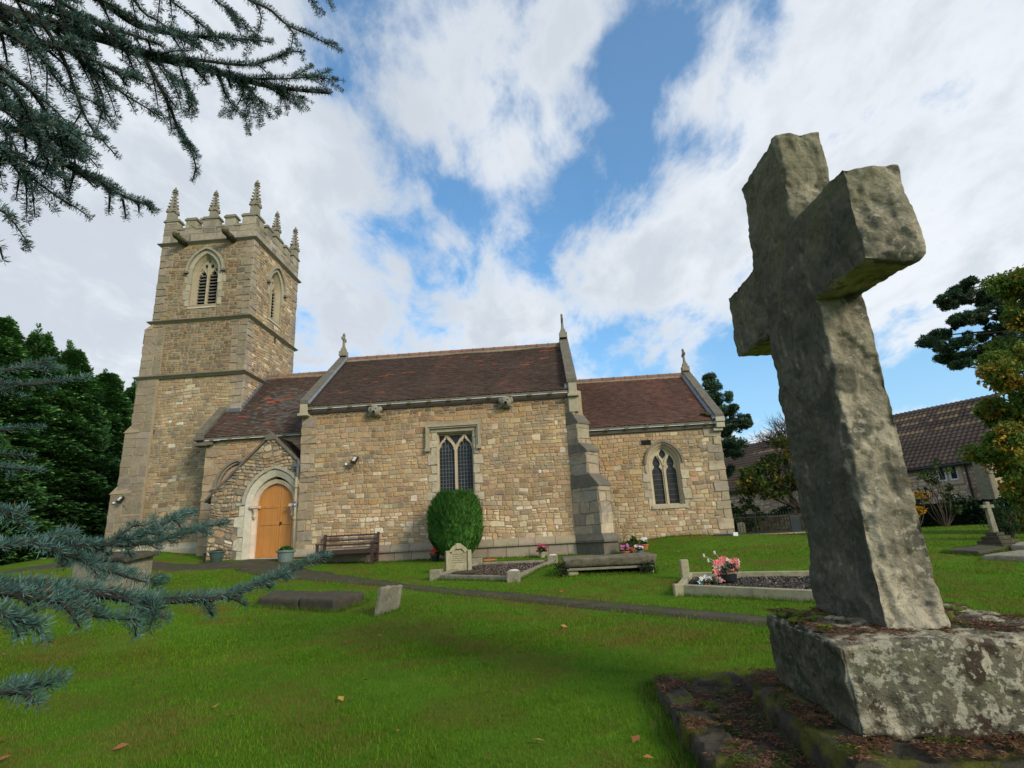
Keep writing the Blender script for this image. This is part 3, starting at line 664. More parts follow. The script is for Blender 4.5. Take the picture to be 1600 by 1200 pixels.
def gable_coping(x0, x1, ye, ze, yr, zr, parent, lift=.16, th=.13, apex=.32, back=True, foot=.0):
    """raised stone coping up a gable; kneelers at its foot"""
    mb = MB(); mb.cur = (1, 1, 1); s = (zr-ze)/(yr-ye); cx = (x0+x1)/2; w = x1-x0
    n = 6; y0 = ye-foot
    for k in range(n):
        a = k/n; b = (k+1)/n; ya, yb = y0+(yr-y0)*a, y0+(yr-y0)*b; za, zb = ze+s*(ya-ye), ze+s*(yb-ye); g = .006; 
        dx = random.uniform(-.006, .006); dz = random.uniform(-.006, .006)
        for sg in ((1, -1) if back else (1,)):
            Y = (lambda v: v) if sg > 0 else (lambda v: 2*yr-v)
            mb.hexa([(x0+dx, Y(ya+g), za+lift-th+dz), (x1+dx, Y(ya+g), za+lift-th+dz), (x1+dx, Y(yb), zb+lift-th+dz), (x0+dx, Y(yb), zb+lift-th+dz)],
                    [(x0+dx, Y(ya+g), za+lift+dz), (x1+dx, Y(ya+g), za+lift+dz), (x1+dx, Y(yb), zb+lift+dz), (x0+dx, Y(yb), zb+lift+dz)])
    return mb.build('gable_coping', 'coping', parent, bevel=.012)
def gable_cross(c, h, parent, fine=True):
    mb = MB(); x, y, z = c; k = h/1.0
    mb.box((x, y, z+.09*k), (.30*k, .30*k, .2*k)); mb.box((x, y, z+.24*k), (.2*k, .2*k, .14*k)); mb.box((x, y, z+.34*k), (.14*k, .14*k, .1*k))
    mb.lathe((x, y, z+.36*k), [(.062*k, 0), (.045*k, .3*k), (.05*k, .5*k)], 8)
    zc = z+.74*k
    mb.box((x, y, zc), (.08*k, .34*k, .08*k)); mb.box((x, y, zc+.04), (.08*k, .08*k, .34*k))
    for a, b in ((-.17, 0), (.17, 0), (0, .19)):
        for u, v in ((0, .045), (.045, 0), (-.045, 0), (0, -.045)): blob(mb, (x, y+(a+u)*k, zc+(b+v)*k), (.045*k, .05*k, .045*k), 1, .1)
    r = []
    for i in range(13): t = i*math.pi/6; r.append((x, y+.11*k*math.cos(t), zc+.11*k*math.sin(t)))
    if fine: mb.tube(r, .025*k, 5)
    return mb.build('gable_cross', 'carved', parent)
# nave roof
ye, ze, yr, zr = 17.84, 4.70, 21.35, 7.42
S_ = Vector((0, yr-ye, zr-ze)); rb_ = MB()
rb_.prism([(-7.97, ye+.02, ze-.03), (-7.97, yr, zr-.03), (-7.97, 2*yr-ye, ze-.03), (-7.97, 2*yr-ye, ze-.10), (-7.97, yr, zr-.12), (-7.97, ye+.02, ze-.10)], (8.95, 0, 0))
nroof = rb_.build('nave_roof', M['tiles'], church)
pat = [(1.0, .95, .11, .06), (1.55, 2.15, .10, .05), (2.1, 2.35, .16, .06), (2.0, 1.75, .1, .05), (2.35, 2.45, .1, .05), (3.1, 2.55, .25, .05), (2.4, .75, .2, .06), (4.2, 1.0, .1, .05), (4.95, 3.75, .2, .05), (4.4, 3.9, .2, .05),
       (5.55, 3.3, .12, .05), (5.75, 2.7, .09, .05), (6.15, 2.75, .09, .05), (6.45, 2.2, .09, .05), (7.25, 2.55, .18, .05), (7.45, 2.75, .12, .05), (8.05, 3.0, .1, .05), (8.5, 2.4, .1, .05), (6.6, .8, .1, .05), (8.3, 3.9, .35, .05), (8.65, 3.4, .09, .05), (4.0, 2.95, .1, .05)]
tl = MB(); tiles(tl, (-7.97, ye, ze), (1, 0, 0), S_, 8.95, S_.length-.05, tcol(TB, pat, .22, 1), gauge=.105); tl.build('tiles', 'tiles', nroof)
tl = MB(); tiles(tl, (-7.97, 2*yr-ye, ze), (1, 0, 0), (0, -S_.y, S_.z), 8.95, S_.length-.05, tcol(TB, (), .35, 2), gauge=.2, wd=.33); tl.build('tiles', 'tiles', nroof)
ridge((-7.75, yr, zr+.02), (.80, yr, zr+.02), nroof); eaves(-7.97, .98, ye-.02, ze-.01, nroof)
gable_coping(-8.03, -7.76, ye-.05, ze, yr, zr, nave, lift=.22, foot=.0); gable_coping(.80, 1.14, ye-.05, ze+.05, yr, zr, nave, lift=.30)
kn = MB(); kn.cur = (.36, .31, .21)
kn.box((-7.90, 18.02, 4.62), (.26, .42, .42)); kn.box((-7.90, 17.98, 4.42), (.34, .5, .09)); kn.build('kneeler', 'dressed', nave, bevel=.02); kn = MB(); kn.cur = (.36, .31, .21); kn.box((.98, 18.02, 4.78), (.27, .42, .52)); kn.box((.98, 17.97, 4.50), (.36, .5, .10)); kn.box((.97, 18.05, 4.2), (.30, .42, .5))
kn.build('kneeler', 'dressed', nave, bevel=.02)
fl = MB(); fl.hexa([(-7.75, 17.80, 4.78), (-7.69, 17.80, 4.76), (-7.69, yr, zr+.1), (-7.75, yr, zr+.12)], [(-7.75, 17.80, 4.86), (-7.69, 17.80, 4.79), (-7.69, yr, zr+.13), (-7.75, yr, zr+.2)])
fl.build('lead_flashing', 'lead', nave); fl = MB(); fl.box((.80, 17.93, 4.84), (.14, .1, .16)); fl.build('lead_box', 'lead', nave)
gable_cross((-7.89, 21.3, 7.60), .98, nave); gable_cross((.97, 21.3, 7.72), 1.02, nave)
# --- aisle and its roof (west of the nave block, up to the tower)
FA = south(19.4); AR = arch_hole(-10.85, .62, 1.9, 2.4, 3.2)
sh = MB(); panel(sh, FA, [(-12.1, GB), (-7.9, GB), (-7.9, 4.1), (-12.1, 4.1)], [AR], 0, .4, hole_depth=.2)
sh.prism([(-12.1, 19.75, GB), (-12.1, 20.45, GB), (-12.1, 20.45, 5.2), (-12.1, 19.40, 4.14), (-12.1, 19.75, 4.05)], (.5, 0, 0))
sh.prism([(-11.5, 19.75, GB), (-11.5, 25.2, GB), (-11.5, 25.2, 4.2), (-11.5, 22.42, 7.1), (-11.5, 19.5, 4.15), (-11.5, 19.75, 4.1)], (3.6, 0, 0))
ais = sh.build('aisle_wall', 'mortar', church)
def ai_pal(u, z): return pick(dict(orange=2.5, tan=4, pink=3, buff=3, brown=1.4, cream=.8, grey=.8))
st = MB(); ha = quoins(st, FA, -12.1, 1, -.5, 4.0, ash((.40, .325, .215)), short=.34, long=.5)
rubble(st, FA, -12.1, -7.95, -.3, 4.02, ai_pal, [AR]+ha, seed=5, rows=(.12, .19))
st.build('rubble_face', 'masonry', ais)
hd = MB(); hd.cur = (.25, .2, .145); A_ = arch(-10.85, .62, 2.4, 3.2)
ribbon(hd, FA, A_, -.0, .07, -.1, .05, col=(.27, .21, .15)); ribbon(hd, FA, A_, .07, .15, 0, .12, col=(.20, .17, .125)); ribbon(hd, FA, A_, -.12, 0, -.2, -.05, col=(.36, .27, .19))
hd.box((-11.6, 19.33, 2.36), (.2, .2, .07)); hd.box((-10.1, 19.33, 2.36), (.2, .2, .07))
aw = hd.build('window', 'dressed', church)
g = MB(); g.face([FA.P(-11.5, 1.9, -.19), FA.P(-10.2, 1.9, -.19), FA.P(-10.2, 3.3, -.19), FA.P(-11.5, 3.3, -.19)]); g.build('glass', 'glass', aw)
ey, ez, ry, rz_ = 19.22, 4.16, 22.42, 7.26
S2 = Vector((0, ry-ey, rz_-ez)); sl2 = S2.normalized()
rf = MB(); rf.prism([(-11.52, ey+.02, ez-.03), (-11.52, ry, rz_-.03), (-11.52, 2*ry-ey, ez-.03), (-11.52, 2*ry-ey, ez-.12), (-11.52, ry, rz_-.14), (-11.52, ey+.02, ez-.10)], (3.8, 0, 0))
rf.prism([(-12.12, ey+.02, ez-.03), (-12.12, 20.5, ez-.03+1.28*.969), (-12.12, 20.5, ez-.12+1.28*.969), (-12.12, ey+.02, ez-.12)], (.6, 0, 0))
aroof = rf.build('aisle_roof', M['tiles'], church)
pa2 = [(1.62, 2.35, .28, .05), (1.55, 2.25, .16, .05), (2.1, 2.45, .3, .05), (1.2, 2.55, .16, .05), (1.85, 2.05, .1, .04), (3.3, 1.75, .55, .055), (3.6, 1.6, .6, .05), (1.15, 1.85, .1, .05), (2.3, 3.2, .1, .04), (2.0, 2.95, .1, .04), (3.5, 3.0, .12, .05), (.75, 1.25, .14, .05), (3.1, 3.5, .1, .05), (2.05, .72, .2, .05)]
def c2(a, s):
    b = tcol(TB, pa2, .3, 5)(a, s)
    if b[0] > .25: return b
    k = math.exp(-((a-2.3)**2/1.6+(s-2.0)**2/1.9)); 
    if random.random() < k*.8: return jit((.125, .105, .088), .15)
    return b
tl = MB(); tiles(tl, (-12.12, ey, ez), (1, 0, 0), S2, 4.4, S2.length-.04, c2, clip=lambda a, s: (a > .58) or (s < 1.80), gauge=.105); tl.build('tiles', 'tiles', aroof)
ridge((-11.5, ry, rz_+.02), (-7.9, ry, rz_+.02), aroof, (.24, .13, .08)); eaves(-12.12, -8.02, ey-.02, ez-.01, aroof)
cpw = MB(); cpw.cur = (1, 1, 1)
for a, b in ((19.22, 19.62), (19.63, 20.06), (20.07, 20.49)):
    za, zb = ez+(a-ey)*.969, ez+(b-ey)*.969
    cpw.hexa([(-12.42, a, za+.02), (-12.12, a, za+.02), (-12.12, b, zb+.02), (-12.42, b, zb+.02)], [(-12.42, a, za+.20), (-12.12, a, za+.20), (-12.12, b, zb+.20), (-12.42, b, zb+.20)])
cpw.box((-12.25, 19.30, 4.12), (.36, .4, .12)); cpw.box((-12.2, 19.34, 3.93), (.42, .36, .12)); cpw.box((-12.25, 19.42, 4.03), (.3, .3, .2)); cpw.box((-11.95, 19.36, 3.96), (.3, .25, .12))
cpw.build('gable_coping', 'coping', ais, bevel=.015)
flw = MB(); flw.hexa([(-12.1, 20.44, 5.36), (-11.56, 20.44, 5.36), (-11.56, 20.49, 5.36), (-12.1, 20.49, 5.36)], [(-12.0, 20.40, 5.50), (-11.56, 20.40, 5.50), (-11.56, 20.49, 5.52), (-12.0, 20.49, 5.52)], None)
y = 20.5
while y < 22.4:
    z = ez+(y-ey)*.969; flw.box((-11.515, y+.07, z+.12), (.03, .15, .26)); y += .14
flw.build('lead_flashing', 'lead', aroof)
# --- porch
FP = south(18.05); DA = arch_hole(-8.83, .92, GB, 1.62, 2.68); apx, apz = -9.05, 3.80
ztp = lambda u: apz-abs(u-apx)*(.98 if u < apx else .92)
sh = MB(); panel(sh, FP, [(-10.92, GB), (-8.02, GB), (-8.02, ztp(-8.02)), (apx, apz), (-10.92, ztp(-10.92))], [[(u, max(z, GB+.01)) for u, z in DA]], 0, .38, hole_depth=.36)
for x0, x1 in ((-10.92, -10.6), (-8.02, -7.97)): sh.prism([(x0, 18.43, GB), (x0, 19.4, GB), (x0, 19.4, ztp(x0)), (x0, 18.43, ztp(x0))], (x1-x0, 0, 0))
porch = sh.build('porch', 'mortar_dark', church)
def po_pal(u, z):
    n = nz(u, z, 1.3, 9)
    k = dict(grey=2.5, dark=2.6+6*max(0, n), tan=2.4, buff=2, cream=1.6, pink=1.4, white=.5, orange=.6)
    if abs(u-apx) < .4 and z > 2.5: k = dict(buff=3, tan=3, cream=2, orange=1, grey=1)
    return tone(pick(k), .95)
st = MB()
dj = []
for sgn, e in ((-1, -9.75), (1, -7.92)):                 # pale jamb blocks
    z = -.2; k = 0
    while z < 1.62 and sgn < 0:
        h = random.uniform(.28, .42); w = (.20, .34)[k % 2]; h = min(h, 1.64-z); h = h if h > .1 else .1
        stone(st, FP, e-w, e, z, z+h, .008, .03, jit((.47, .42, .31), .1), None, .06); dj.append([(e-w, z), (e, z), (e, z+h), (e-w, z+h)]); z += h; k += 1
rubble(st, FP, -10.92, -8.02, -.3, 3.78, po_pal, [DA]+dj, rows=(.09, .22), lens=(.08, .30), gap=.022, d=.034, ztop=ztp, split=.6, warp=.12, rnd=.36, seed=8)
FPW = Fr((-10.92, 0, 0), (0, 1, 0), (-1, 0, 0)); rubble(st, FPW, 18.05, 19.38, -.3, 1.9, po_pal, warp=.08, seed=9)
st.build('rubble_face', 'masonry', porch)
da = MB(); 
O1 = [(-9.75, -.5)]+arch(-8.83, .92, 1.62, 2.60, 7)+[(-7.91, -.5)]
def arch_band(a, zs, za, wi, wo, d0, d1, col, ev=2, ch=0): ribbon(da, FP, [(-8.83-a, -.5), (-8.83-a, .35), (-8.83-a, 1.0)]+arch(-8.83, a, zs, za, 8)+[(-8.83+a, 1.0), (-8.83+a, .35), (-8.83+a, -.5)], wi, wo, d0, d1, col=col, every=ev, chamf=ch, ja=.09)
arch_band(.73, 1.60, 2.50, 0, .19, -.36, .035, (.50, .455, .345), 2, .10)
arch_band(.60, 1.60, 2.28, 0, .125, -.36, -.07, (.55, .43, .31), 3, .07)
ribbon(da, FP, arch(-8.83, .93, 1.62, 2.74, 8), 0, .10, 0, .06, col=(.34, .31, .23), every=2)
da.cur = (.55, .42, .30)
for ux in (-9.47, -8.19):
    bar(da, FP, ux-.12, ux+.12, 1.50, 1.585, -.3, .055); da.lathe((ux+(.02 if ux < -9 else -.02), 18.10, 1.16), [(.02, 0), (.06, .08), (.045, .14), (.05, .2), (.09, .33)], 10)
bar(da, FP, -9.75, -7.95, -.6, -.045, -.30, .10, (.40, .34, .25))
da.build('door_arch', 'dressed', porch)
def doorleaf(u0, u1):
    mb = MB(); mb.cur = (1, 1, 1); top = arch(-8.83, .61, 1.60, 2.30, 12)
    def zt(u):
        for (a, b), (c, d) in zip(top, top[1:]):
            if a <= u <= c: return b+(d-b)*(u-a)/(c-a+1e-9)
        return 1.6
    us = np.linspace(u0, u1, 13); poly = [(u0, -.04), (u1, -.04)]+[(float(u), zt(float(u))) for u in us[::-1]]
    panel(mb, FP, poly, [], -.24, .05)
    for z0, z1 in ((-.04, .10), (.96, 1.05), (1.50, 1.59)): bar(mb, FP, u0, u1, z0, z1, -.25, -.222)
    for a, b in ((u0, u0+.07), (u1-.07, u1)):
        panel(mb, FP, [(a, -.04), (b, -.04), (b, zt(b)-.0), (a, zt(a))], [], -.223, .02)
    k = u0+.15
    while k < u1-.1: bar(mb, FP, k, k+.006, .1, min(zt(k), 2.2)-.02, -.24, -.2385); k += .085
    return mb
D1 = doorleaf(-9.425, -8.703).build('door', 'oak', church); D2 = doorleaf(-8.693, -8.235).build('door', 'oak', church)
hn = MB(); hn.tube([FP.P(-8.66, 1.0, -.22), FP.P(-8.66, 1.0, -.16), FP.P(-8.60, 1.0, -.16)], .018, 8); hn.box((-8.66, 18.27, 1.0), (.05, .02, .10)); hn.build('handle', 'iron', D2)
for u, z in ((-9.2, 1.54), (-9.02, 1.54), (-9.05, .0), (-8.9, .0), (-9.3, .0)): bd = MB(); bd.cur = (1, 1, 1); bd.box((u, 18.265, z), (.022, .012, .022)); bd.build('bolt', 'lead', D1)
rf = MB(); rf.cur = (.10, .07, .055)                    # porch roof: stone verge and tiles behind
for (xa, xb) in ((-11.12, apx), (apx, -8.0)):
    za, zb = (ztp(xa)+.05, apz+.09) if xa < apx else (apz+.09, ztp(xb)+.05)
    rf.hexa([(xa, 18.22, za-.08), (xb, 18.22, zb-.08), (xb, 19.38, zb-.08), (xa, 19.38, za-.08)], [(xa, 18.22, za-.005), (xb, 18.22, zb-.005), (xb, 19.38, zb-.005), (xa, 19.38, za-.005)])
pr_ = rf.build('porch_roof', 'tiles', church)
tl = MB()
for sg, L in ((-1, 2.07), (1, 1.05)):
    k = .98 if sg < 0 else .92; S = Vector((-sg, 0, k)); xe = apx+sg*L; tiles(tl, (xe, 18.22, apz+.09-k*L), (0, 1, 0), S, 1.16, L*math.hypot(1, k)-.03, tcol((.075, .048, .04), (), .3, 12))
tl.build('tiles', 'tiles', pr_)
vg = MB(); vg.cur = (1, 1, 1)
for (xa, xb) in ((-11.12, apx), (apx, -8.0)):
    za, zb = (ztp(xa)+.02, apz+.06) if xa < apx else (apz+.06, ztp(xb)+.02)
    for k in range(4):
        a, b = k/4, (k+1)/4; ca, cb = xa+(xb-xa)*a, xa+(xb-xa)*b; wa, wb_ = za+(zb-za)*a, za+(zb-za)*b; y0 = 17.99+random.uniform(-.008, .008)
        vg.hexa([(ca, y0, wa-.03), (cb, y0, wb_-.03), (cb, 18.24, wb_-.03), (ca, 18.24, wa-.03)], [(ca, y0, wa+.07), (cb, y0, wb_+.07), (cb, 18.24, wb_+.07), (ca, 18.24, wa+.07)])
vg.prism([(apx-.22, 17.97, apz-.12), (apx+.22, 17.97, apz-.10), (apx, 17.97, apz+.17)], (0, .28, 0)); vg.box((-8.08, 18.1, 2.86), (.2, .3, .1))
vg.build('verge', 'coping', porch, bevel=.01)
# --- chancel
FC = south(19.1); CW = arch_hole(3.85, .50, .95, 2.25, 2.92)
sh = MB(); panel(sh, FC, [(1.0, GB), (5.80, GB), (5.80, 3.5), (1.0, 3.5)], [CW], 0, .4, hole_depth=.3)
sh.prism([(1.0, 19.48, GB), (1.0, 25.7, GB), (1.0, 25.7, 3.55), (1.0, 22.4, 6.08), (1.0, 19.15, 3.55), (1.0, 19.48, 3.52)], (4.8, 0, 0))
cha = sh.build('chancel_wall', 'mortar', church)
def ch_pal(u, z):
    n = nz(u, z, .7, 15)
    if u > 4.7+n*.5: return pick(dict(grey=2.6, cream=2, buff=3.4, tan=2, pink=.5, white=.7, dark=.5))
    if z < 1.0+n*.6: return pick(dict(buff=3, cream=3.4, pink=1.5, tan=2.6, white=.3))
    return pick(dict(orange=2.2, tan=4, buff=3.6, pink=1.4, brown=.7, cream=1.2, grey=.6))
st = MB(); hc = quoins(st, FC, 5.80, -1, -.25, 3.42, ash((.42, .375, .27)), short=.25, long=.5); cj = []
for sgn, e in ((-1, 3.35), (1, 4.35)):
    z = .8; k = 0
    while z < 2.3:
        h = random.uniform(.25, .4); w = (.14, .26)[k % 2]; a, b = (e-w, e) if sgn < 0 else (e, e+w); h = min(h, 2.32-z); h = max(h, .06)
        stone(st, FC, a, b, z, z+h, .008, .026, jit((.43, .36, .25), .08), None, .05); cj.append([(a, z), (b, z), (b, z+h), (a, z+h)]); z += h; k += 1
rubble(st, FC, 1.0, 5.80, -.3, 3.34, ch_pal, [CW, arch_hole(3.85, .62, 2.2, 2.3, 3.06)]+hc+cj, seed=14, rows=(.10, .18), lens=(.10, .30), rnd=.2)
st.build('rubble_face', 'masonry', cha)
hole = MB(); bar(hole, FC, 3.18, 3.50, 2.94, 3.10, -.03, .026); hole.build('putlog_hole', 'dark', cha)
cw = MB(); CA = arch(3.85, .50, 2.25, 2.92, 10)
ribbon(cw, FC, [(3.35, .95)]+CA+[(4.35, .95)], -.07, 0, -.28, -.03, col=(.43, .34, .22), chamf=.06)
ribbon(cw, FC, [(3.35, 1.9)]+arch(3.85, .50, 2.3, 2.94, 10)+[(4.35, 1.9)], 0, .10, 0, .03, col=(.40, .31, .2), every=3); ribbon(cw, FC, arch(3.85, .58, 2.3, 3.0, 10), 0, .07, 0, .09, col=(.21, .17, .12))
def lan(l, r): m = (l+r)/2; w = r-l; L = [(l, 1.0), (l, 2.0), (l+.03*w, 2.1), (l+.2*w, 2.17), (l+.28*w, 2.21), (l+.17*w, 2.26), (l+.14*w, 2.34), (l+.22*w, 2.44)]; return L+[(m, 2.60)]+[(l+r-a, b) for a, b in L[::-1]]
loz = [(3.85, 2.46), (3.95, 2.58), (3.955, 2.66), (3.85, 2.80), (3.745, 2.66), (3.75, 2.58)]
panel(cw, FC, arch_hole(3.85, .435, .95, 2.25, 2.86), [lan(3.45, 3.79), lan(3.91, 4.25), loz], -.15, .10, col=(.45, .37, .24))
ribbon(cw, FC, [(3.85, 1.0), (3.85, 2.2), (3.80, 2.4), (3.70, 2.6)], -.018, .018, -.15, -.12, col=(.48, .39, .26)); ribbon(cw, FC, [(3.85, 2.2), (3.90, 2.4), (4.0, 2.6)], -.018, .018, -.15, -.12, col=(.48, .39, .26))
bar(cw, FC, 3.30, 4.42, .84, .955, -.3, .05, (.42, .35, .24))
cwo = cw.build('window', 'dressed', church)
g = MB(); g.face([FC.P(3.37, .96, -.21), FC.P(4.33, .96, -.21), FC.P(4.33, 2.9, -.21), FC.P(3.37, 2.9, -.21)]); g.build('glass', 'stained', cwo)
la = MB()
for l, r in ((3.45, 3.79), (3.91, 4.25)):
    z = 1.12
    while z < 2.5: bar(la, FC, l-.01, r+.01, z-.006, z+.006, -.209, -.195); z += .17
la.build('lattice', 'leadcame', cwo)
ye, ze, yr, zr = 18.93, 3.60, 22.4, 6.15
S3 = Vector((0, yr-ye, zr-ze)); rf = MB()
rf.prism([(1.0, ye+.02, ze-.03), (1.0, yr, zr-.03), (1.0, 2*yr-ye, ze-.03), (1.0, 2*yr-ye, ze-.1), (1.0, yr, zr-.12), (1.0, ye+.02, ze-.10)], (4.68, 0, 0))
croof = rf.build('chancel_roof', M['tiles'], church)
tl = MB(); tiles(tl, (1.12, ye, ze), (1, 0, 0), S3, 4.56, S3.length-.04, tcol((.118, .062, .044), [(.95, 3.2, .1, .05), (4.15, 1.75, .1, .05), (4.3, 4.1, .2, .06)], .3, 8), gauge=.105); tl.build('tiles', 'tiles', croof)
ridge((1.12, yr, zr+.02), (5.66, yr, zr+.02), croof, (.21, .11, .075)); eaves(1.12, 5.62, ye-.02, ze-.01, croof)
gable_coping(5.66, 5.96, ye-.02, ze, yr, zr, cha, lift=.22, foot=0)
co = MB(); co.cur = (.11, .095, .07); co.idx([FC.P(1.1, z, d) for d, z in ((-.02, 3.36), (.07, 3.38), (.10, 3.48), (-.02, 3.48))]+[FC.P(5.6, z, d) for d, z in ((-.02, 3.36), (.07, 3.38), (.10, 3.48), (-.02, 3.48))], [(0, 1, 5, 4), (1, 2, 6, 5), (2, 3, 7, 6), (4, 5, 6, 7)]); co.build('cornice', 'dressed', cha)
kn = MB(); kn.cur = (.42, .375, .27); kn.box((5.80, 19.02, 3.62), (.3, .36, .16)); kn.box((5.80, 19.05, 3.44), (.27, .34, .18)); kn.box((5.72, 19.08, 3.30), (.30, .26, .09)); kn.build('kneeler', 'dressed', cha, bevel=.02)
fl = MB(); fl.hexa([(5.57, ye, ze+.05), (5.63, ye, ze+.07), (5.63, yr, zr+.07), (5.57, yr, zr+.05)], [(5.57, ye, ze+.07), (5.66, ye, ze+.14), (5.66, yr, zr+.14), (5.57, yr, zr+.07)]); fl.build('lead_flashing', 'lead', cha)
mo = MB(); blob(mo, (5.42, 19.25, 3.90), (.16, .12, .05), 2, .4, 4); blob(mo, (5.5, 19.12, 3.83), (.1, .08, .04), 2, .4, 4); tag(mo.build('moss_clump', 'mossy', croof))
gable_cross((5.80, 22.35, 6.32), .95, cha, False)
# --- tower
TX0, TX1, TY0, TY1 = -15.55, -11.54, 20.5, 24.66
FT = south(TY0); FE = east(TX1); FW_ = Fr((TX0, 0, 0), (0, 1, 0), (-1, 0, 0))
BH = arch_hole(-13.52, .56, 9.98, 11.35, 12.26); BHe = arch_hole(22.56, .56, 9.98, 11.35, 12.26)
tw = MB(); tw.cur = PAL['grey']
panel(tw, FT, [(TX0, GB), (TX1, GB), (TX1, 13.5), (TX0, 13.5)], [BH], 0, .5, hole_depth=.42, sides=False)
panel(tw, FE, [(TY0, GB), (TY1, GB), (TY1, 13.5), (TY0, 13.5)], [BHe], 0, .5, hole_depth=.42, sides=False)
tw.face([(TX0, TY0, GB), (TX0, TY1, GB), (TX0, TY1, 13.5), (TX0, TY0, 13.5)]); tw.face([(TX0, TY1, GB), (TX1, TY1, GB), (TX1, TY1, 13.5), (TX0, TY1, 13.5)])
tw.box(((TX0+TX1-.5)/2, (TY0+.5+TY1)/2, 6.25), (TX1-TX0-.5, TY1-TY0-.5, 14.5)); tw.box(((TX0+TX1)/2, (TY0+TY1)/2, 13.1), (3.6, 3.6, .3))
tower = tw.build('tower', 'mortar', church)
def tw_pal(u, z):
    n = nz(u, z, .7, 21)
    if z > 9.3: return tone(pick(dict(grey=4, brown=2.6, tan=3, dark=1.8, buff=.8, cream=.2)), .80)
    if z > 7.0: return tone(pick(dict(grey=3.4, brown=3, tan=3, pink=1, dark=1.4, cream=.4, buff=.6)), .78)
    if z > 5.0: return tone(pick(dict(tan=4, pink=2, buff=2.4, grey=2, cream=1, white=.25)), .98)
    return tone(pick(dict(grey=3.4, tan=3.2, brown=1.2, buff=1.8, cream=.5, white=.2, pink=.5)), .88)
tw0_ = tw_pal
def tw_pal(u, z): c = tw0_(u, z); return (c[0]*.90, c[1]*.97, c[2]*.98)
def twe_pal(u, z): return tone(pick(dict(grey=4, buff=3, cream=2, tan=1.6, dark=.7, white=.3)), .95)
st = MB()
for (z0, z1) in ((-.3, 6.93), (7.03, 9.28), (9.4, 12.78)):
    q1 = quoins(st, FT, TX1, -1, z0, z1, ash((.30, .27, .195)), short=.34, long=.56); q2 = quoins(st, FT, TX0, 1, z0, z1, ash((.27, .245, .18)), short=.34, long=.55, out=.0)
    jb = []
    if z0 > 9:
        for sgn, e in ((-1, -14.12), (1, -12.92)):
            z = 9.9; k = 0
            while z < 11.4:
                h = random.uniform(.25, .4); w = (.18, .28)[k % 2]; h = max(.08, min(h, 11.42-z)); a, b = (e-w, e) if sgn < 0 else (e, e+w)
                stone(st, FT, a, b, z, z+h, .008, .03, jit((.36, .32, .22), .08), None, .05); jb.append([(a, z), (b, z), (b, z+h), (a, z+h)]); z += h; k += 1
    rubble(st, FT, TX0, TX1, z0, z1, tw_pal, [BH, arch_hole(-13.52, .60, 9.9, 11.4, 12.32)]+q1+q2+jb, rows=(.11, .18), lens=(.12, .36), seed=22)
    if z1 > 4:
        z0e = max(z0, 4.5); q3 = quoins(st, FE, TY0, 1, z0e, z1, ash((.36, .33, .25)), short=.3, long=.5); q4 = quoins(st, FE, TY1, -1, z0e, z1, ash((.36, .33, .25)), short=.3, long=.5)
        rubble(st, FE, TY0, TY1, z0e, z1, twe_pal, [BHe, arch_hole(22.56, .60, 9.9, 11.4, 12.32)]+q3+q4, rows=(.11, .18), lens=(.14, .4), seed=23, warp=.06)
    rubble(st, FW_, TY0, TY1, z0, z1, tw_pal, rows=(.2, .3), lens=(.25, .5), seed=24)
st.build('rubble_face', 'masonry', tower)
# western buttress in line with the south face
bu = MB(); bu.cur = (.3, .26, .18)
def wbt(x, z0, z1, mb=bu, c=None): mb.hexa([(x, TY0-.07, z0), (TX0+.62, TY0-.07, z0), (TX0+.62, TY0+.5, z0), (x, TY0+.5, z0)], [(x, TY0-.07, z1), (TX0+.62, TY0-.07, z1), (TX0+.62, TY0+.5, z1), (x, TY0+.5, z1)], c)
segs = [(-16.26, GB, 2.50), (-16.03, 2.5, 4.80), (-15.80, 4.8, 6.95), (-15.76, 7.03, 9.0)]
for x, a, b in segs: wbt(x+.012, a, b)
for xa, xb, a, b in ((-16.30, -16.03, 2.5, 2.80), (-16.07, -15.80, 4.8, 5.1), (-15.76, -15.5, 9.0, 9.22)):
    bu.hexa([(xa, TY0-.10, a), (TX0+.1, TY0-.10, a), (TX0+.1, TY0+.53, a), (xa, TY0+.53, a)], [(xb, TY0-.06, b), (TX0+.1, TY0-.06, b), (TX0+.1, TY0+.5, b), (xb, TY0+.5, b)])
bto = bu.build('buttress', 'mortar', church)
st = MB(); FB = south(TY0-.07)
for x, a, b in segs: rubble(st, FB, x, TX0+.62 if a > 6.9 else TX0+.55, max(a, -.2), b, ash((.285, .255, .185)), rows=(.28, .42), lens=(.3, .6), gap=.009, d=.014, split=0, warp=0, rnd=.04)
for x, a, b in segs: rubble(st, Fr((x, 0, 0), (0, 1, 0), (-1, 0, 0)), TY0-.07, TY0+.5, max(a, -.2), b, ash((.285, .255, .185)), rows=(.28, .42), lens=(.3, .6), gap=.009, d=.014, split=0, warp=0, rnd=.04)
st.build('ashlar_face', 'masonry', bto)
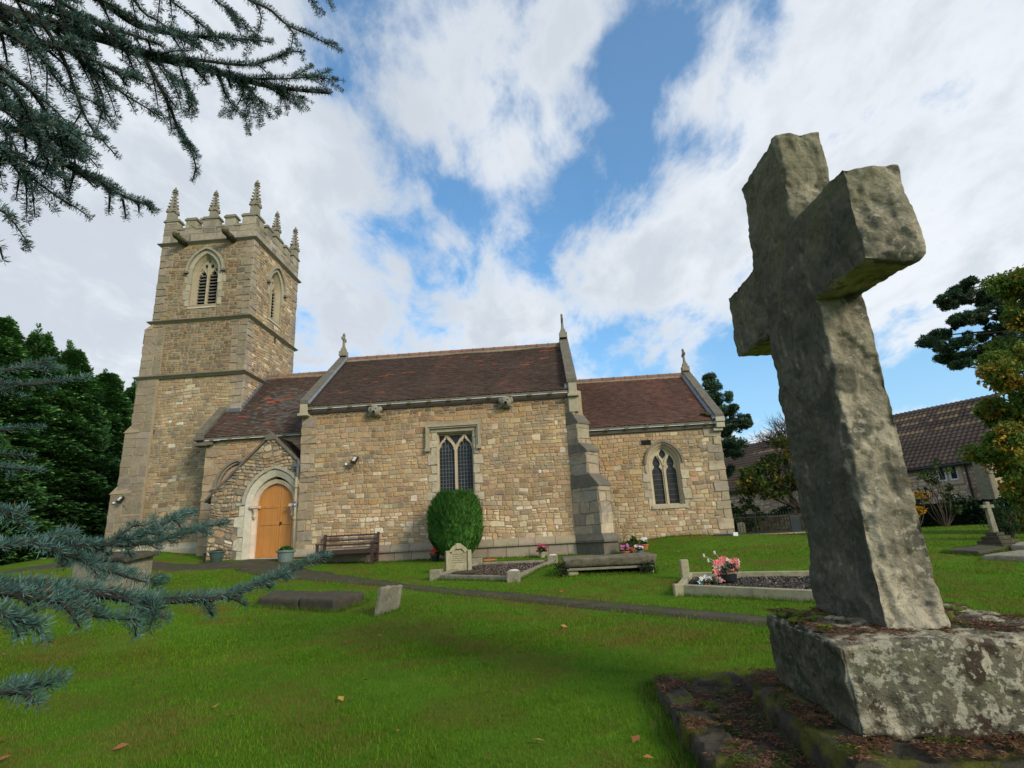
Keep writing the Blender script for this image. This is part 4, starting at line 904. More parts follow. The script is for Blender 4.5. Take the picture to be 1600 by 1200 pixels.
# string courses
def ring(z, h, pr, name, x0=TX0, col=(.155, .135, .095), yf=TY0):
    mb = MB(); prof = [(0, z-h*.62), (pr*.55, z-h*.42), (pr, z-h*.1), (pr, z), (0, z+h*.38)]; cs = [(x0, yf, -1, -1), (TX1, yf, 1, -1), (TX1, TY1, 1, 1), (x0, TY1, -1, 1)]
    for i in range(4):
        a, b = cs[i], cs[(i+1) % 4]
        for k in range(4):
            (p0, z0), (p1, z1) = prof[k], prof[k+1]
            mb.face([(a[0]+a[2]*p0, a[1]+a[3]*p0, z0), (b[0]+b[2]*p0, b[1]+b[3]*p0, z0), (b[0]+b[2]*p1, b[1]+b[3]*p1, z1), (a[0]+a[2]*p1, a[1]+a[3]*p1, z1)], (.34, .30, .2) if k == 0 else col)
    return mb.build(name, 'dressed', tower)
ring(12.84, .20, .14, 'string_course'); ring(9.33, .20, .15, 'string_course'); ring(6.99, .18, .13, 'string_course', x0=-15.80, yf=TY0-.07)
pb = MB(); pb.cur = (.34, .3, .21); pb.hexa([(TX0-.2, TY0-.22, GB), (TX1, TY0-.22, GB), (TX1, TY0+.1, GB), (TX0-.2, TY0+.1, GB)], [(TX0-.2, TY0-.22, .42), (TX1, TY0-.22, .42), (TX1, TY0+.1, .42), (TX0-.2, TY0+.1, .42)])
pb.hexa([(TX0-.2, TY0-.22, .42), (TX1, TY0-.22, .42), (TX1, TY0+.1, .42), (TX0-.2, TY0+.1, .42)], [(TX0, TY0-.0, .62), (TX1, TY0-.0, .62), (TX1, TY0+.1, .62), (TX0, TY0+.1, .62)]); pb.build('plinth', 'dressed', tower)
# battlements
mer = [(0, .62, 1), (.62, .93, 0), (.93, 1.40, 1), (1.40, 1.68, 0), (1.68, 2.36, 1), (2.36, 2.64, 0), (2.64, 3.10, 1), (3.10, 3.40, 0), (3.40, 4.01, 1)]
def parapet(F, u0, L):
    k = L/4.01; mb = MB()
    kw = dict(rows=(.30, .34), lens=(.3, .6), gap=.008, d=.012, split=0, warp=0, rnd=.03)
    pal = lambda u, z: jit(random.choice([(.31, .265, .195), (.28, .235, .165), (.36, .315, .245), (.21, .18, .135), (.29, .245, .175)]), .12)
    rubble(mb, F, u0, u0+L, 12.9, 13.5, pal, **kw)
    c = MB(); c.cur = (.3, .27, .19)
    for a, b, m in mer:
        a, b = u0+a*k, u0+b*k
        if m:
            rubble(mb, F, a+.01, b-.01, 13.5, 13.92, pal, **kw); bar(c, F, a+.012, b-.012, 13.5, 13.92, -.3, 0)
            for d, z0, z1, w in ((.05, 13.90, 13.96, .04), (.02, 13.96, 14.03, .0)): bar(c, F, a-w, b+w, z0, z1, -.30-d, d, jit((.22, .20, .13), .1))
        else: bar(c, F, a, b, 13.47, 13.56, -.34, .04, jit((.24, .21, .15), .1))
    return mb, c
ms, cs = MB(), MB()
for F, u0, L in ((FT, TX0, 4.01), (FE, TY0, 4.16), (Fr((0, TY1, 0), (-1, 0, 0), (0, 1, 0)), -TX1, 4.01), (FW_, TY0, 4.16)):
    m, c = parapet(F, u0, L)
    for A, B in ((ms, m), (cs, c)):
        o_ = len(A.v); A.v += B.v; A.f += [tuple(i+o_ for i in f) for f in B.f]; A.c += B.c
bat = cs.build('battlement', 'dressed', church); ms.build('ashlar_face', 'masonry', bat)
inn = MB(); inn.cur = (.25, .22, .16)
for c, d in (((TX0+.15, (TY0+TY1)/2), (.3, 4.16)), ((TX1-.15, (TY0+TY1)/2), (.3, 4.16)), (((TX0+TX1)/2, TY0+.15), (3.4, .3)), (((TX0+TX1)/2, TY1-.15), (3.4, .3))): inn.box((c[0], c[1], 13.17), (d[0]-.006, d[1]-.006, .62))
inn.build('parapet_core', 'mortar', bat)
def pinnacle(x, y, h, w):
    mb = MB(); mb.cur = (1, 1, 1); z = 13.98
    b = h*.27; mb.hexa([(x-w/2, y-w/2, z), (x+w/2, y-w/2, z), (x+w/2, y+w/2, z), (x-w/2, y+w/2, z)], [(x-w*.46, y-w*.46, z+b), (x+w*.46, y-w*.46, z+b), (x+w*.46, y+w*.46, z+b), (x-w*.46, y+w*.46, z+b)])
    # little gables with crockets, then a tapering spire with leaf knobs up its four edges
    for sx, sy in ((0, -1), (1, 0), (0, 1), (-1, 0)):
        px_, py_ = -sy, sx
        mb.prism([(x+sx*w*.42+px_*w*.5, y+sy*w*.42+py_*w*.5, z+b-.02), (x+sx*w*.42-px_*w*.5, y+sy*w*.42-py_*w*.5, z+b-.02), (x+sx*w*.42, y+sy*w*.42, z+b+w*.95)], (sx*w*.14, sy*w*.14, 0))
        for t in (-.42, 0.42): blob(mb, (x+sx*w*.55+px_*w*t, y+sy*w*.55+py_*w*t, z+b+w*.05), (.055, .055, .05), 1, .3)
        blob(mb, (x+sx*w*.55, y+sy*w*.55, z+b+w*.85), (.05, .05, .07), 1, .3)
    z1 = z+h*.86; mb.hexa([(x-w*.40, y-w*.40, z+b), (x+w*.40, y-w*.40, z+b), (x+w*.40, y+w*.40, z+b), (x-w*.40, y+w*.40, z+b)], [(x-w*.13, y-w*.13, z1), (x+w*.13, y-w*.13, z1), (x+w*.13, y+w*.13, z1), (x-w*.13, y+w*.13, z1)])
    n = 6
    for k in range(n):
        t = (k+.4)/n; zz_ = z+b+(z1-z-b)*t*.95+.05; r = w*(.42-.28*t)+.015; s = .062*(1-.42*t)
        for sx, sy in ((1, 1), (1, -1), (-1, 1), (-1, -1)): blob(mb, (x+sx*r, y+sy*r, zz_), (s, s, s*.9), 1, .35, seed=k+sx)
    mb.box((x, y, z1), (w*.62, w*.62, .035)); zf = z1+h*.06; r = .072*w/.3
    for a, b_ in ((1, 0), (-1, 0), (0, 1), (0, -1)): blob(mb, (x+a*r*.95, y+b_*r*.95, zf), (r*.7, r*.7, r*.62), 1, .3)
    blob(mb, (x, y, zf+.07), (r*.7, r*.7, h*.075), 1, .1)
    return mb.build('pinnacle', 'carved', tower)
o_ = .17
for x, y, h, w in ((TX0+o_, TY0+o_, 1.72, .31), (TX1-o_, TY0+o_, 1.74, .31), (TX1-o_, TY1-o_, 1.72, .31), (TX0+o_, TY1-o_, 1.72, .31), (-13.52, TY0+o_, 1.40, .27), (TX1-o_, 22.58, 1.40, .27), (-13.52, TY1-o_, 1.40, .27), (TX0+o_, 22.58, 1.40, .27)): pinnacle(x, y, h, w)
for gx in (-14.5, -12.42):                              # gargoyles
    mb = MB(); p = [Vector((gx, 20.5, 12.76)), Vector((gx-.02, 20.30, 12.80)), Vector((gx-.05, 20.08, 12.84)), Vector((gx-.08, 19.90, 12.88)), Vector((gx-.09, 19.80, 12.86))]
    mb.tube(p, [.13, .14, .12, .13, .07], 8); blob(mb, p[3], (.11, .14, .10), 2, .35, 3, seed=int(-gx))
    for s in (-1, 1): blob(mb, p[3]+Vector((s*.09, .06, .09)), (.04, .05, .06), 1, .3); blob(mb, p[1]+Vector((s*.13, 0, -.02)), (.05, .12, .08), 1, .3)
    mb.build('gargoyle', 'mossy', tower, smooth=True)
# belfry windows
def belfry(F, uc):
    w = MB(); A = arch(uc, .56, 11.35, 12.26, 10)
    ribbon(w, F, [(uc-.56, 9.95)]+A+[(uc+.56, 9.95)], -.11, 0, -.40, -.04, col=(.33, .28, .18), chamf=.16)
    ribbon(w, F, [(uc-.56, 10.9)]+arch(uc, .56, 11.4, 12.28, 10)+[(uc+.56, 10.9)], 0, .17, 0, .03, col=(.36, .32, .22), every=3)
    ribbon(w, F, arch(uc, .73, 11.45, 12.44, 10), 0, .09, 0, .12, col=(.30, .27, .19))
    for s in (-1, 1): bar(w, F, uc+s*.78-.09, uc+s*.78+.09, 11.38, 11.46, 0, .14, (.16, .14, .1))
    def lh(m): 
        L = [(m-.19, 10.0), (m-.19, 11.28), (m-.155, 11.40), (m-.11, 11.42), (m-.10, 11.50), (m-.05, 11.53)]; return L+[(m, 11.64)]+[(2*m-a, b) for a, b in L[::-1]]
    q = lambda m, z, r: [(m+r*math.cos(t), z+r*1.35*math.sin(t)) for t in np.linspace(0, 2*math.pi, 9)[:-1]]
    panel(w, F, arch_hole(uc, .45, 9.95, 11.35, 12.14), [lh(uc-.225), lh(uc+.225), q(uc-.13, 11.78, .075), q(uc+.13, 11.78, .075), q(uc, 12.0, .045), [(uc-.33, 11.52), (uc-.26, 11.66), (uc-.29, 11.72), (uc-.37, 11.58)], [(uc+.37, 11.58), (uc+.29, 11.72), (uc+.26, 11.66), (uc+.33, 11.52)]], -.22, .12, col=(.38, .32, .21))
    bar(w, F, uc-.03, uc+.03, 10.0, 11.7, -.22, -.17, (.40, .34, .22))
    w.idx([F.P(uc-.6, 9.86, .04), F.P(uc+.6, 9.86, .04), F.P(uc+.6, 10.0, -.3), F.P(uc-.6, 10.0, -.3), F.P(uc-.6, 9.8, .04), F.P(uc+.6, 9.8, .04)], [(0, 1, 2, 3), (4, 5, 1, 0)], (.46, .43, .34))
    wo = w.build('belfry_window', 'dressed', church)
    d = MB(); d.face([F.P(uc-.54, 9.96, -.41), F.P(uc+.54, 9.96, -.41), F.P(uc+.54, 12.2, -.41), F.P(uc-.54, 12.2, -.41)]); d.build('dark_opening', 'dark', wo)
    l = MB()
    for m in (uc-.225, uc+.225):
        z = 10.06
        while z < 11.5:
            l.idx([F.P(m-.19, z, -.245), F.P(m+.19, z, -.245), F.P(m+.19, z+.10, -.36), F.P(m-.19, z+.10, -.36), F.P(m-.19, z-.03, -.245), F.P(m+.19, z-.03, -.245)], [(0, 1, 2, 3), (4, 5, 1, 0)], None); z += .145
    l.build('louvre', 'louvre', wo)
belfry(FT, -13.52); belfry(FE, 22.56)
sl_ = MB(); bar(sl_, FT, -14.95, -14.89, 4.72, 5.08, 0, .012); sl_.build('slit_window', 'dark', tower); sl_ = MB(); bar(sl_, FE, 22.70, 22.80, 8.95, 9.22, 0, .026); sl_.build('slit_window', 'dark', tower)
# ------------------------------------------------------------------ fittings on the church: things of their own
dp = thing('drainpipe', (-7.98, 17.9, -.2), 'buff painted drainpipe with a rusty orange stretch in the corner right of the oak door', 'drainpipe')
mb = MB(); mb.tube([(-8.06, 17.93, 2.42), (-8.05, 17.93, -.10)], .042, 10); 
for z in (2.1, 1.1, .1): mb.tube([(-8.06, 17.93, z+.05), (-8.06, 17.93, z-.05)], .055, 10)
mb.tube([(-8.05, 17.93, -.08), (-8.05, 17.86, -.16)], .042, 10)
mb.build('pipe', 'pipe', dp, smooth=True)
mb = MB(); mb.tube([(-8.04, 17.93, 3.0), (-8.04, 17.93, 2.4)], .042, 10); mb.box((-8.12, 17.95, 2.78), (.26, .13, .08)); mb.build('hopper', 'grey_plastic', dp)
mb = MB(); mb.box((-8.05, 17.884, 1.55), (.07, .006, .16)); sg = mb.build('notice', material('blue notice', (.06, .12, .22)), dp)
mb = MB(); mb.box((-8.05, 17.879, 1.54), (.045, .004, .05)); mb.build('panel', 'white_plastic', sg)
def floodlight(name, x, y, z, s, label, cable):
    t = thing(name, (x, y, z), label, 'floodlight', 'floodlights on the church walls')
    mb = MB(); T = Matrix.Rotation(R_(-35), 3, 'X') @ Matrix.Rotation(R_(14), 3, 'Y'); mb.box((x, y-.14*s, z), (.16*s, .10*s, .26*s), tilt=T); mb.tube([(x, y, z-.02), (x, y-.10*s, z-.02)], .014, 6); mb.build('housing', 'black_plastic', t, bevel=.01)
    mb = MB(); q = T @ Vector((0, -.053*s, 0)); mb.box((x+q.x, y-.14*s+q.y, z+q.z), (.10*s, .006, .17*s), tilt=T); mb.build('lamp_glass', 'lamp_glass', t)
    mb = MB(); mb.tube([(x-.32*s, y-.0, z-.10*s), (x-.32*s, y-.05, z-.10*s)], .035, 10); mb.build('junction_box', 'white_plastic', t)
    if cable:
        mb = MB(); mb.tube([(x, y-.05, z-.12), (x+.03, y-.03, z-.35), (x-.06, y-.03, z-.46), (x-.17, y-.03, z-.40), (x-.24, y-.03, z-.22), (x-.31, y-.02, z-.12)], .006, 5); mb.tube([(x-.32, y-.02, z-.12), (x-.36, y-.025, z-.34), (x-1.2, y-.025, z-.42), (x-1.78, y-.03, z-.46)], .007, 5); mb.build('cable', 'black_plastic', t)
floodlight('floodlight', -6.13, 17.97, 2.83, 1.0, 'black floodlight with a looped cable on the nave wall left of the square window', True)
floodlight('floodlight', -15.72, 20.40, 2.28, 1.0, 'small black floodlight low on the tower buttress near the dark hedge', False)
# ------------------------------------------------------------------ rough stone
def rock(name, occ, xs, ys, zs, mat, parent, mapf=None, amp=(.02, 2.5, .01, 8), edge=.012, seed=0, sub=1, extra=None, keep_bottom=False):
    """surface of a block lattice (occ: cells filled), displaced to weathered stone"""
    nx, ny, nz_ = occ.shape; P = np.zeros((nx+2, ny+2, nz_+2), bool); P[1:-1, 1:-1, 1:-1] = occ
    vid = {}; V = []; NS = []; F = []
    def vi(i, j, k, n):
        key = (i, j, k)
        if key not in vid: vid[key] = len(V); V.append((xs[i], ys[j], zs[k])); NS.append([0, 0, 0, set()])
        q = NS[vid[key]]; q[3].add(n); return vid[key]
    for ax in range(3):
        for sg in (-1, 1):
            sh_ = np.roll(P, -sg, axis=ax); m = P & ~sh_; n = [0, 0, 0]; n[ax] = sg; n = tuple(n)
            for i, j, k in np.argwhere(m)-1:
                a, b, c = i+(sg > 0 and ax == 0), j+(sg > 0 and ax == 1), k+(sg > 0 and ax == 2)
                if ax == 0: q = [(a, j, k), (a, j+1, k), (a, j+1, k+1), (a, j, k+1)]
                elif ax == 1: q = [(i, b, k), (i, b, k+1), (i+1, b, k+1), (i+1, b, k)]
                else: q = [(i, j, c), (i+1, j, c), (i+1, j+1, c), (i, j+1, c)]
                if sg < 0: q = q[::-1]
                F.append(tuple(vi(*t, n) for t in q))
    out = []
    a1, s1, a2, s2 = amp; o0 = worldloc(parent)
    for p, q in zip(V, NS):
        n = Vector((0, 0, 0))
        for t in q[3]: n += Vector(t)
        e = len(q[3])-1; n = n.normalized() if n.length > 0 else Vector((0, 0, 1)); pv = Vector(mapf(*p) if mapf else p); so_ = Vector((seed*5.1, seed*2.3, seed*1.7))
        d = a1*mnoise.fractal(pv*s1+so_, .9, 2, 4)+a2*(abs(mnoise.fractal(pv*s2+so_, .8, 2, 3))*-2+.6)
        if e: d -= edge*(e**.5)*max(.35, 1+1.8*mnoise.noise(pv*14+so_)+1.2*max(0, mnoise.noise(pv*5+so_)))
        if extra: d += extra(pv, n)
        out.append(pv+n*d-o0)
    me = bpy.data.meshes.new(name); me.from_pydata([tuple(v) for v in out], [], F); me.polygons.foreach_set('use_smooth', [True]*len(F)); me.materials.append(M[mat]); me.update()
    o = bpy.data.objects.new(name, me); COL.objects.link(o); o.parent = parent
    if sub: m = o.modifiers.new('sub', 'SUBSURF'); m.levels = sub; m.render_levels = sub
    return o
def rbox(name, c, mat, parent, res=.03, **k):
    """c: eight corners, bottom four then top four (counter-clockwise from above)"""
    c = [Vector(v) for v in c]; L = lambda a, b: max(2, int((a-b).length/res))
    nx, ny, nz_ = L(c[0], c[1]), L(c[1], c[2]), L(c[0], c[4])
    def mp(x, y, z):
        b = (c[0]*(1-x)+c[1]*x)*(1-y)+(c[3]*(1-x)+c[2]*x)*y; t = (c[4]*(1-x)+c[5]*x)*(1-y)+(c[7]*(1-x)+c[6]*x)*y
        return b*(1-z)+t*z
    return rock(name, np.ones((nx, ny, nz_), bool), np.linspace(0, 1, nx+1), np.linspace(0, 1, ny+1), np.linspace(0, 1, nz_+1), mat, parent, mp, **k)
def cube8(x0, x1, y0, y1, z0, z1, rz=0, tx=0, c=None):
    P = [(x0, y0, z0), (x1, y0, z0), (x1, y1, z0), (x0, y1, z0), (x0+tx, y0+tx, z1), (x1-tx, y0+tx, z1), (x1-tx, y1-tx, z1), (x0+tx, y1-tx, z1)]
    if rz:
        cx, cy_ = c or ((x0+x1)/2, (y0+y1)/2); P = [(cx+(x-cx)*math.cos(rz)-(y-cy_)*math.sin(rz), cy_+(x-cx)*math.sin(rz)+(y-cy_)*math.cos(rz), z) for x, y, z in P]
    return P
# ------------------------------------------------------------------ the great rough cross
mc = thing('stone_cross', (1.88, 3.75, -1.15), 'huge rough hewn leaning stone cross on a boulder block base in the right foreground', 'memorial cross')
rs = .0135; xs = np.linspace(1.72, 2.03, 23); ys = np.arange(2.79, 4.841+rs*.5, rs); zs = np.arange(-.56, 2.60+rs*.5, rs)
yc = (ys[:-1]+ys[1:])/2; zc = (zs[:-1]+zs[1:])/2
oc = np.zeros((22, len(yc), len(zc)), bool)
Yg, Zg = np.meshgrid(yc, zc, indexing='ij')
shaft = (Yg > 3.39) & (Yg < 4.15) & (Zg < 1.45); arm = (Zg > 1.33) & (Zg < 1.90); tp = (Yg > 3.43) & (Yg < 4.13) & (Zg > 1.4)
oc[:, shaft | arm | tp] = True
def cmap(x, y, z):
    t = (z+.5)/1.9; armness = 1 if (y < 3.38 or y > 4.16) else 0
    zz_ = z+(.062*(y-2.79) if z > 1.30 else 0)*min(1, max(0, (z-1.28)/.05))
    yy = y+.03*max(0, t-.5)
    if z < 1.33: w = 1-.02*t; yy = 3.77+(y-3.77)*(1.0+.03*(1-t))
    xx = x
    if z < 1.33: xx = 1.88+(x-1.88)*(1.0+.06*(.5-t)); xx += .01*(1-t)
    return (xx, yy, zz_)
def cextra(p, n):
    d = 0; k2 = 1 if max(abs(n.x), abs(n.y), abs(n.z)) > .95 else .25
    if n.x < -.8: d -= .020*abs(mnoise.noise(Vector((p.y*8, p.z*2.6, 4))))+.012*mnoise.noise(Vector((p.y*30, p.z*8, 9)))
    if n.y < -.8:
        k = mnoise.fractal(Vector((p.x*5+p.z, p.z*2.6-p.x*2, 2)), .8, 2, 3); d += .016*min(1, max(0, k)*14)-.012*min(1, max(0, -k-.25)*12)
        if abs(p.z-.60-.02*mnoise.noise(Vector((p.x*20, 1, 1)))) < .008: d -= .012
    d -= .02*k2*max(0, mnoise.noise(Vector((p.x*2, p.y*3.4, p.z*3.4+5))))
    q = mnoise.fractal(Vector((p.x*3+p.z*.8, p.y*3, p.z*2.2-p.x*1.5)), .9, 2, 3)*5; d += .0075*k2*(math.floor(q)+min(1, (q-math.floor(q))*5))
    return d
rock('cross', oc, xs, ys, zs, 'rough_stone', mc, cmap, amp=(.007, 2.0, .007, 12), edge=.006, seed=3, sub=1, extra=cextra)
rbox('pedestal', [(1.375, 3.12, -.98), (2.62, 3.06, -1.0), (2.66, 4.30, -.98), (1.42, 4.26, -.96), (1.36, 3.12, -.555), (2.55, 3.10, -.56), (2.58, 4.28, -.52), (1.39, 4.22, -.53)], 'base_stone', mc, res=.021, amp=(.028, 1.9, .022, 5), edge=.02, seed=5)
rbox('base_slab', [(1.19, 2.86, -1.24), (2.9, 2.76, -1.24), (2.9, 4.62, -1.18), (1.24, 4.56, -1.18), (1.21, 2.88, -.985), (2.88, 2.80, -.985), (2.88, 4.6, -.96), (1.26, 4.54, -.965)], 'mossy', mc, res=.026, amp=(.03, 2, .022, 7), edge=.02, seed=8)
# moss and needle litter lying on the stone tops
def litter(x0, x1, y0, y1, zf, name, parent, thr, seed, n=9000, edge=None):
    x = rng.uniform(x0, x1, n*3); y = rng.uniform(y0, y1, n*3)
    f = np.array([mnoise.fractal(Vector((a*4.5, b*4.5, seed)), .8, 2, 4) for a, b in zip(x, y)])
    if edge: f = f+edge(x, y)
    k = f > thr; x, y, f = x[k][:n], y[k][:n], f[k][:n]; n = len(x); z = zf(x, y)+rng.uniform(0, 1, n)*np.minimum(.014, (f-thr)*.06)
    a = rng.uniform(0, 6.3, n); L = rng.uniform(.006, .022, n); w = rng.uniform(.0012, .0045, n); t = rng.uniform(-.35, .35, n)
    u = np.stack([np.cos(a)*L, np.sin(a)*L, t*L], 1); v = np.stack([-np.sin(a)*w, np.cos(a)*w, rng.uniform(-.5, .5, n)*w], 1); P = np.stack([x, y, z+.004], 1)
    base = np.array([(.17, .075, .035), (.11, .05, .025), (.22, .11, .06), (.06, .035, .02)])[rng.integers(0, 4, n)]
    g = np.array([mnoise.noise(Vector((a*6, b*6, seed+3))) for a, b in zip(x, y)]) > .22; base[g] = np.array([(.075, .09, .012), (.10, .115, .014), (.05, .065, .01)])[rng.integers(0, 3, g.sum())]
    return tag(npmesh(name, np.stack([P-u, P-v, P+u, P+v], 1).reshape(-1, 3), 4, base*rng.uniform(.6, 1.4, (n, 1)), 'leaf_fall', parent), kind='stuff')
litter(1.40, 2.6, 3.14, 4.24, lambda x, y: -.548+.022*(y-3.1), 'moss_and_litter', mc, .05, 3, 12000, lambda x, y: .35*np.exp(-((np.abs(x-1.88)-.2)**2+(np.clip(np.abs(y-3.77)-.42, 0, 9))**2)/.03))
litter(1.22, 2.88, 2.86, 4.54, lambda x, y: -.972+.014*(y-2.9), 'moss_and_litter', mc, -.15, 9, 26000)
for (x, y, r) in ((1.52, 4.0, .10), (1.50, 3.75, .07), (1.60, 3.92, .05), (2.28, 4.1, .12), (2.2, 3.7, .09), (2.42, 3.9, .08), (1.46, 3.5, .04)):
    mb = MB(); [blob(mb, (x+random.gauss(0, r*.5), y+random.gauss(0, r*.5), -.54+.022*(y-3.1)), (r*.35, r*.3, .016), 2, .5, 4, (1, 1, 1), seed=x+q_) for q_ in range(9)]; mb.build('moss_cushion', material('moss_%d' % int(r*100+x*1000), (.085, .10, .012), var=(30, .4), bump=[(120, 1)]), mc, smooth=True)
# old kerb beside the base
kt = thing('grave_kerb', (.8, 3.8, -1.15), 'sunken mossy stone kerb round bare soil beside the base of the great cross', 'grave kerb')
rbox('kerb_stone', [(.64, 3.60, -1.3), (.90, 3.60, -1.3), (.86, 4.72, -1.25), (.66, 4.72, -1.25), (.66, 3.60, -1.02), (.88, 3.60, -1.03), (.85, 4.70, -1.0), (.68, 4.70, -1.0)], 'mossy', kt, res=.022, amp=(.025, 3, .02, 9), edge=.014, seed=11)
rbox('kerb_stone', [(.66, 3.10, -1.3), (.93, 3.08, -1.3), (.92, 3.60, -1.3), (.66, 3.58, -1.3), (.68, 3.12, -1.03), (.91, 3.10, -1.03), (.90, 3.58, -1.03), (.68, 3.58, -1.03)], 'mossy', kt, res=.022, amp=(.025, 3, .02, 9), edge=.014, seed=12)
rbox('kerb_stone', [(.68, 2.3, -1.35), (.96, 2.3, -1.35), (.95, 3.06, -1.3), (.69, 3.06, -1.3), (.70, 2.3, -1.06), (.94, 2.3, -1.06), (.93, 3.05, -1.05), (.71, 3.05, -1.05)], 'mossy', kt, res=.022, amp=(.025, 3, .02, 9), edge=.014, seed=13)
rbox('kerb_stone', [(.92, 4.56, -1.3), (1.30, 4.52, -1.3), (1.30, 4.72, -1.25), (.92, 4.74, -1.25), (.93, 4.58, -1.0), (1.30, 4.54, -1.0), (1.30, 4.70, -1.0), (.93, 4.72, -1.0)], 'mossy', kt, res=.035, amp=(.03, 3, .015, 8), edge=.02, seed=14)
sx, sy_ = np.meshgrid(np.linspace(.78, 1.28, 22), np.linspace(2.2, 4.62, 70)); v = np.stack([sx, sy_, gz(sx, sy_)+.05+.012*np.sin(sx*31)*np.cos(sy_*23)], -1).reshape(-1, 3)
me = bpy.data.meshes.new('soil'); me.from_pydata(v.tolist(), [], [(j*22+i, j*22+i+1, (j+1)*22+i+1, (j+1)*22+i) for j in range(69) for i in range(21)]); me.materials.append(M['soil']); o = bpy.data.objects.new('soil', me); COL.objects.link(o); o.parent = kt; me.transform(Matrix.Translation(-worldloc(kt)))
litter(.86, 1.24, 2.3, 4.56, lambda x, y: gz(x, y)+.058, 'leaf_litter', kt, -.12, 17, 5000)
litter(.66, .92, 2.4, 4.70, lambda x, y: -1.035+.018*(y-2.4), 'moss_and_litter', kt, .02, 23, 5000)
cl_ = rng.uniform(size=(60, 2)); cp2 = np.stack([.88+cl_[:, 0]*.34, 2.4+cl_[:, 1]*2.1, np.zeros(60)], 1); cp2[:, 2] = gz(cp2[:, 0], cp2[:, 1])+.07; Pp = np.repeat(cp2, 9, 0)+rng.normal(size=(540, 3))*np.array([.022, .022, .010]); a_ = rng.normal(size=(540, 3)); a_[:, 2] *= .4; a_ /= np.linalg.norm(a_, axis=1)[:, None]; b_ = np.cross(a_, (0, 0, 1)); b_ /= np.linalg.norm(b_, axis=1)[:, None]
tag(npmesh('weeds', np.stack([Pp-b_*.007, Pp+a_*.014, Pp+b_*.007, Pp-a_*.012], 1).reshape(-1, 3), 4, np.array([(.04, .10, .02), (.06, .13, .025), (.03, .07, .015)])[rng.integers(0, 3, 540)], 'foliage', kt), kind='stuff')
# ------------------------------------------------------------------ graves
M['grave_dark2'] = material('weathered brown grey slab', (.15, .125, .085), var=(5, .3), spots=[(9, .5, .62, (.075, .065, .045), .7), (36, .6, .67, (.45, .42, .33), .5)], bump=[(40, .7)])
# table tomb in front of the church buttress
yT = 11.75; zt = atY(955, 867.3, yT+.2).z; tt = thing('table_tomb', (1.1, 12.1, gh(1.1, 12.1)), 'long stone table tomb on short legs with ivy underneath, in front of the buttress', 'table tomb')
xl, xr = atY(878, 875, yT).x, atY(1028, 872, yT).x
rbox('top_slab', [(xl+.05, yT+.05, zt-.20), (xr-.05, yT+.03, zt-.20), (xr-.04, yT+.85, zt-.19), (xl+.05, yT+.9, zt-.19), (xl, yT, zt-.02), (xr, yT-.02, zt-.02), (xr, yT+.9, zt), (xl, yT+.95, zt)], 'grave_dark2', tt, res=.04, amp=(.012, 3, .006, 9), edge=.012, seed=21)
mb = MB(); mb.cur = (1, 1, 1); mb.box(((xl+xr)/2, yT+.45, zt-.235), (xr-xl-.16, .74, .05)); mb.build('moulding', 'grave_grey', tt, bevel=.012)
for x in (xl+.20, xr-.18):
    z0 = gh(x, yT+.3)-.15; rbox('leg', cube8(x-.11, x+.11, yT+.12, yT+.34, z0, zt-.25), 'grave_buff', tt, res=.04, amp=(.01, 4, .005, 9), edge=.01, seed=int(x*10))
for x in (xl+.20, xr-.18): z0 = gh(x, yT+.7)-.15; rbox('leg', cube8(x-.11, x+.11, yT+.62, yT+.82, z0, zt-.25), 'grave_buff', tt, res=.05, amp=(.01, 4, .005, 9), edge=.01, seed=int(x*10)+1)
IV = []
for _ in range(95): IV.append((random.uniform(xl+.05, xr-.08), yT+random.uniform(.32, .75), gh(xl+1, yT)+random.uniform(0, .16)))
for _ in range(7): IV.append((xl+random.uniform(-.08, .06), yT+random.uniform(0, .2), gh(xl, yT)+random.uniform(.02, .30)))
for _ in range(8): IV.append((xr-random.uniform(.1, .35), yT+.02, zt-.26+random.uniform(-.05, .02)))
IV = np.array(IV)
# kerbed plot with the buff headstone
def kerb(mb, a, b, w, z0, z1, col=(1, 1, 1)):
    a, b = Vector(a), Vector(b); d = (b-a).normalized(); s = Vector((-d.y, d.x, 0))*w/2
    mb.hexa([a+s*-1+Vector((0, 0, z0)), b+s*-1+Vector((0, 0, z0)), b+s+Vector((0, 0, z0)), a+s+Vector((0, 0, z0))], [a+s*-1+Vector((0, 0, z1)), b+s*-1+Vector((0, 0, z1)), b+s+Vector((0, 0, z1)), a+s+Vector((0, 0, z1))], col)
def plot(t, Pc, kw, h, mat, gcol, posts=(), inset=.0):
    Pc = [Vector(p) for p in Pc]; mb = MB(); n = len(Pc)
    for i in range(n): kerb(mb, Pc[i], Pc[(i+1) % n], kw, -.15, h)
    mb.build('kerb', mat, t, bevel=.012)
    G = []; Gc = []; c = sum(Pc, Vector())/4
    u = Pc[1]-Pc[0]; v = Pc[3]-Pc[0]; nn = int(u.length*v.length*1500)
    for _ in range(min(nn, 9000)):
        a, b = random.random(), random.random(); p = (Pc[0]*(1-a)+Pc[1]*a)*(1-b)+(Pc[3]*(1-a)+Pc[2]*a)*b; r = random.uniform(.010, .019); q = p+Vector((0, 0, h*.45+random.uniform(0, .012)))
        e = Vector((random.gauss(0, 1), random.gauss(0, 1), random.gauss(0, .5))).normalized()*r; f = Vector((-e.y, e.x, .4*r)).normalized()*r
        G += [q+e, q+f+Vector((0, 0, r*.3)), q-e, q-f]; Gc.append(jit(gcol if random.random() < .8 else tone(gcol, 2.3), .3))
    base = MB(); base.face([p+Vector((0, 0, h*.42)) for p in Pc], tone(gcol, .5))
    base.build('bed', 'gravel', t); o = npmesh('gravel', np.array([tuple(g) for g in G]), 4, np.array(Gc), 'gravel', t); tag(o, kind='stuff')
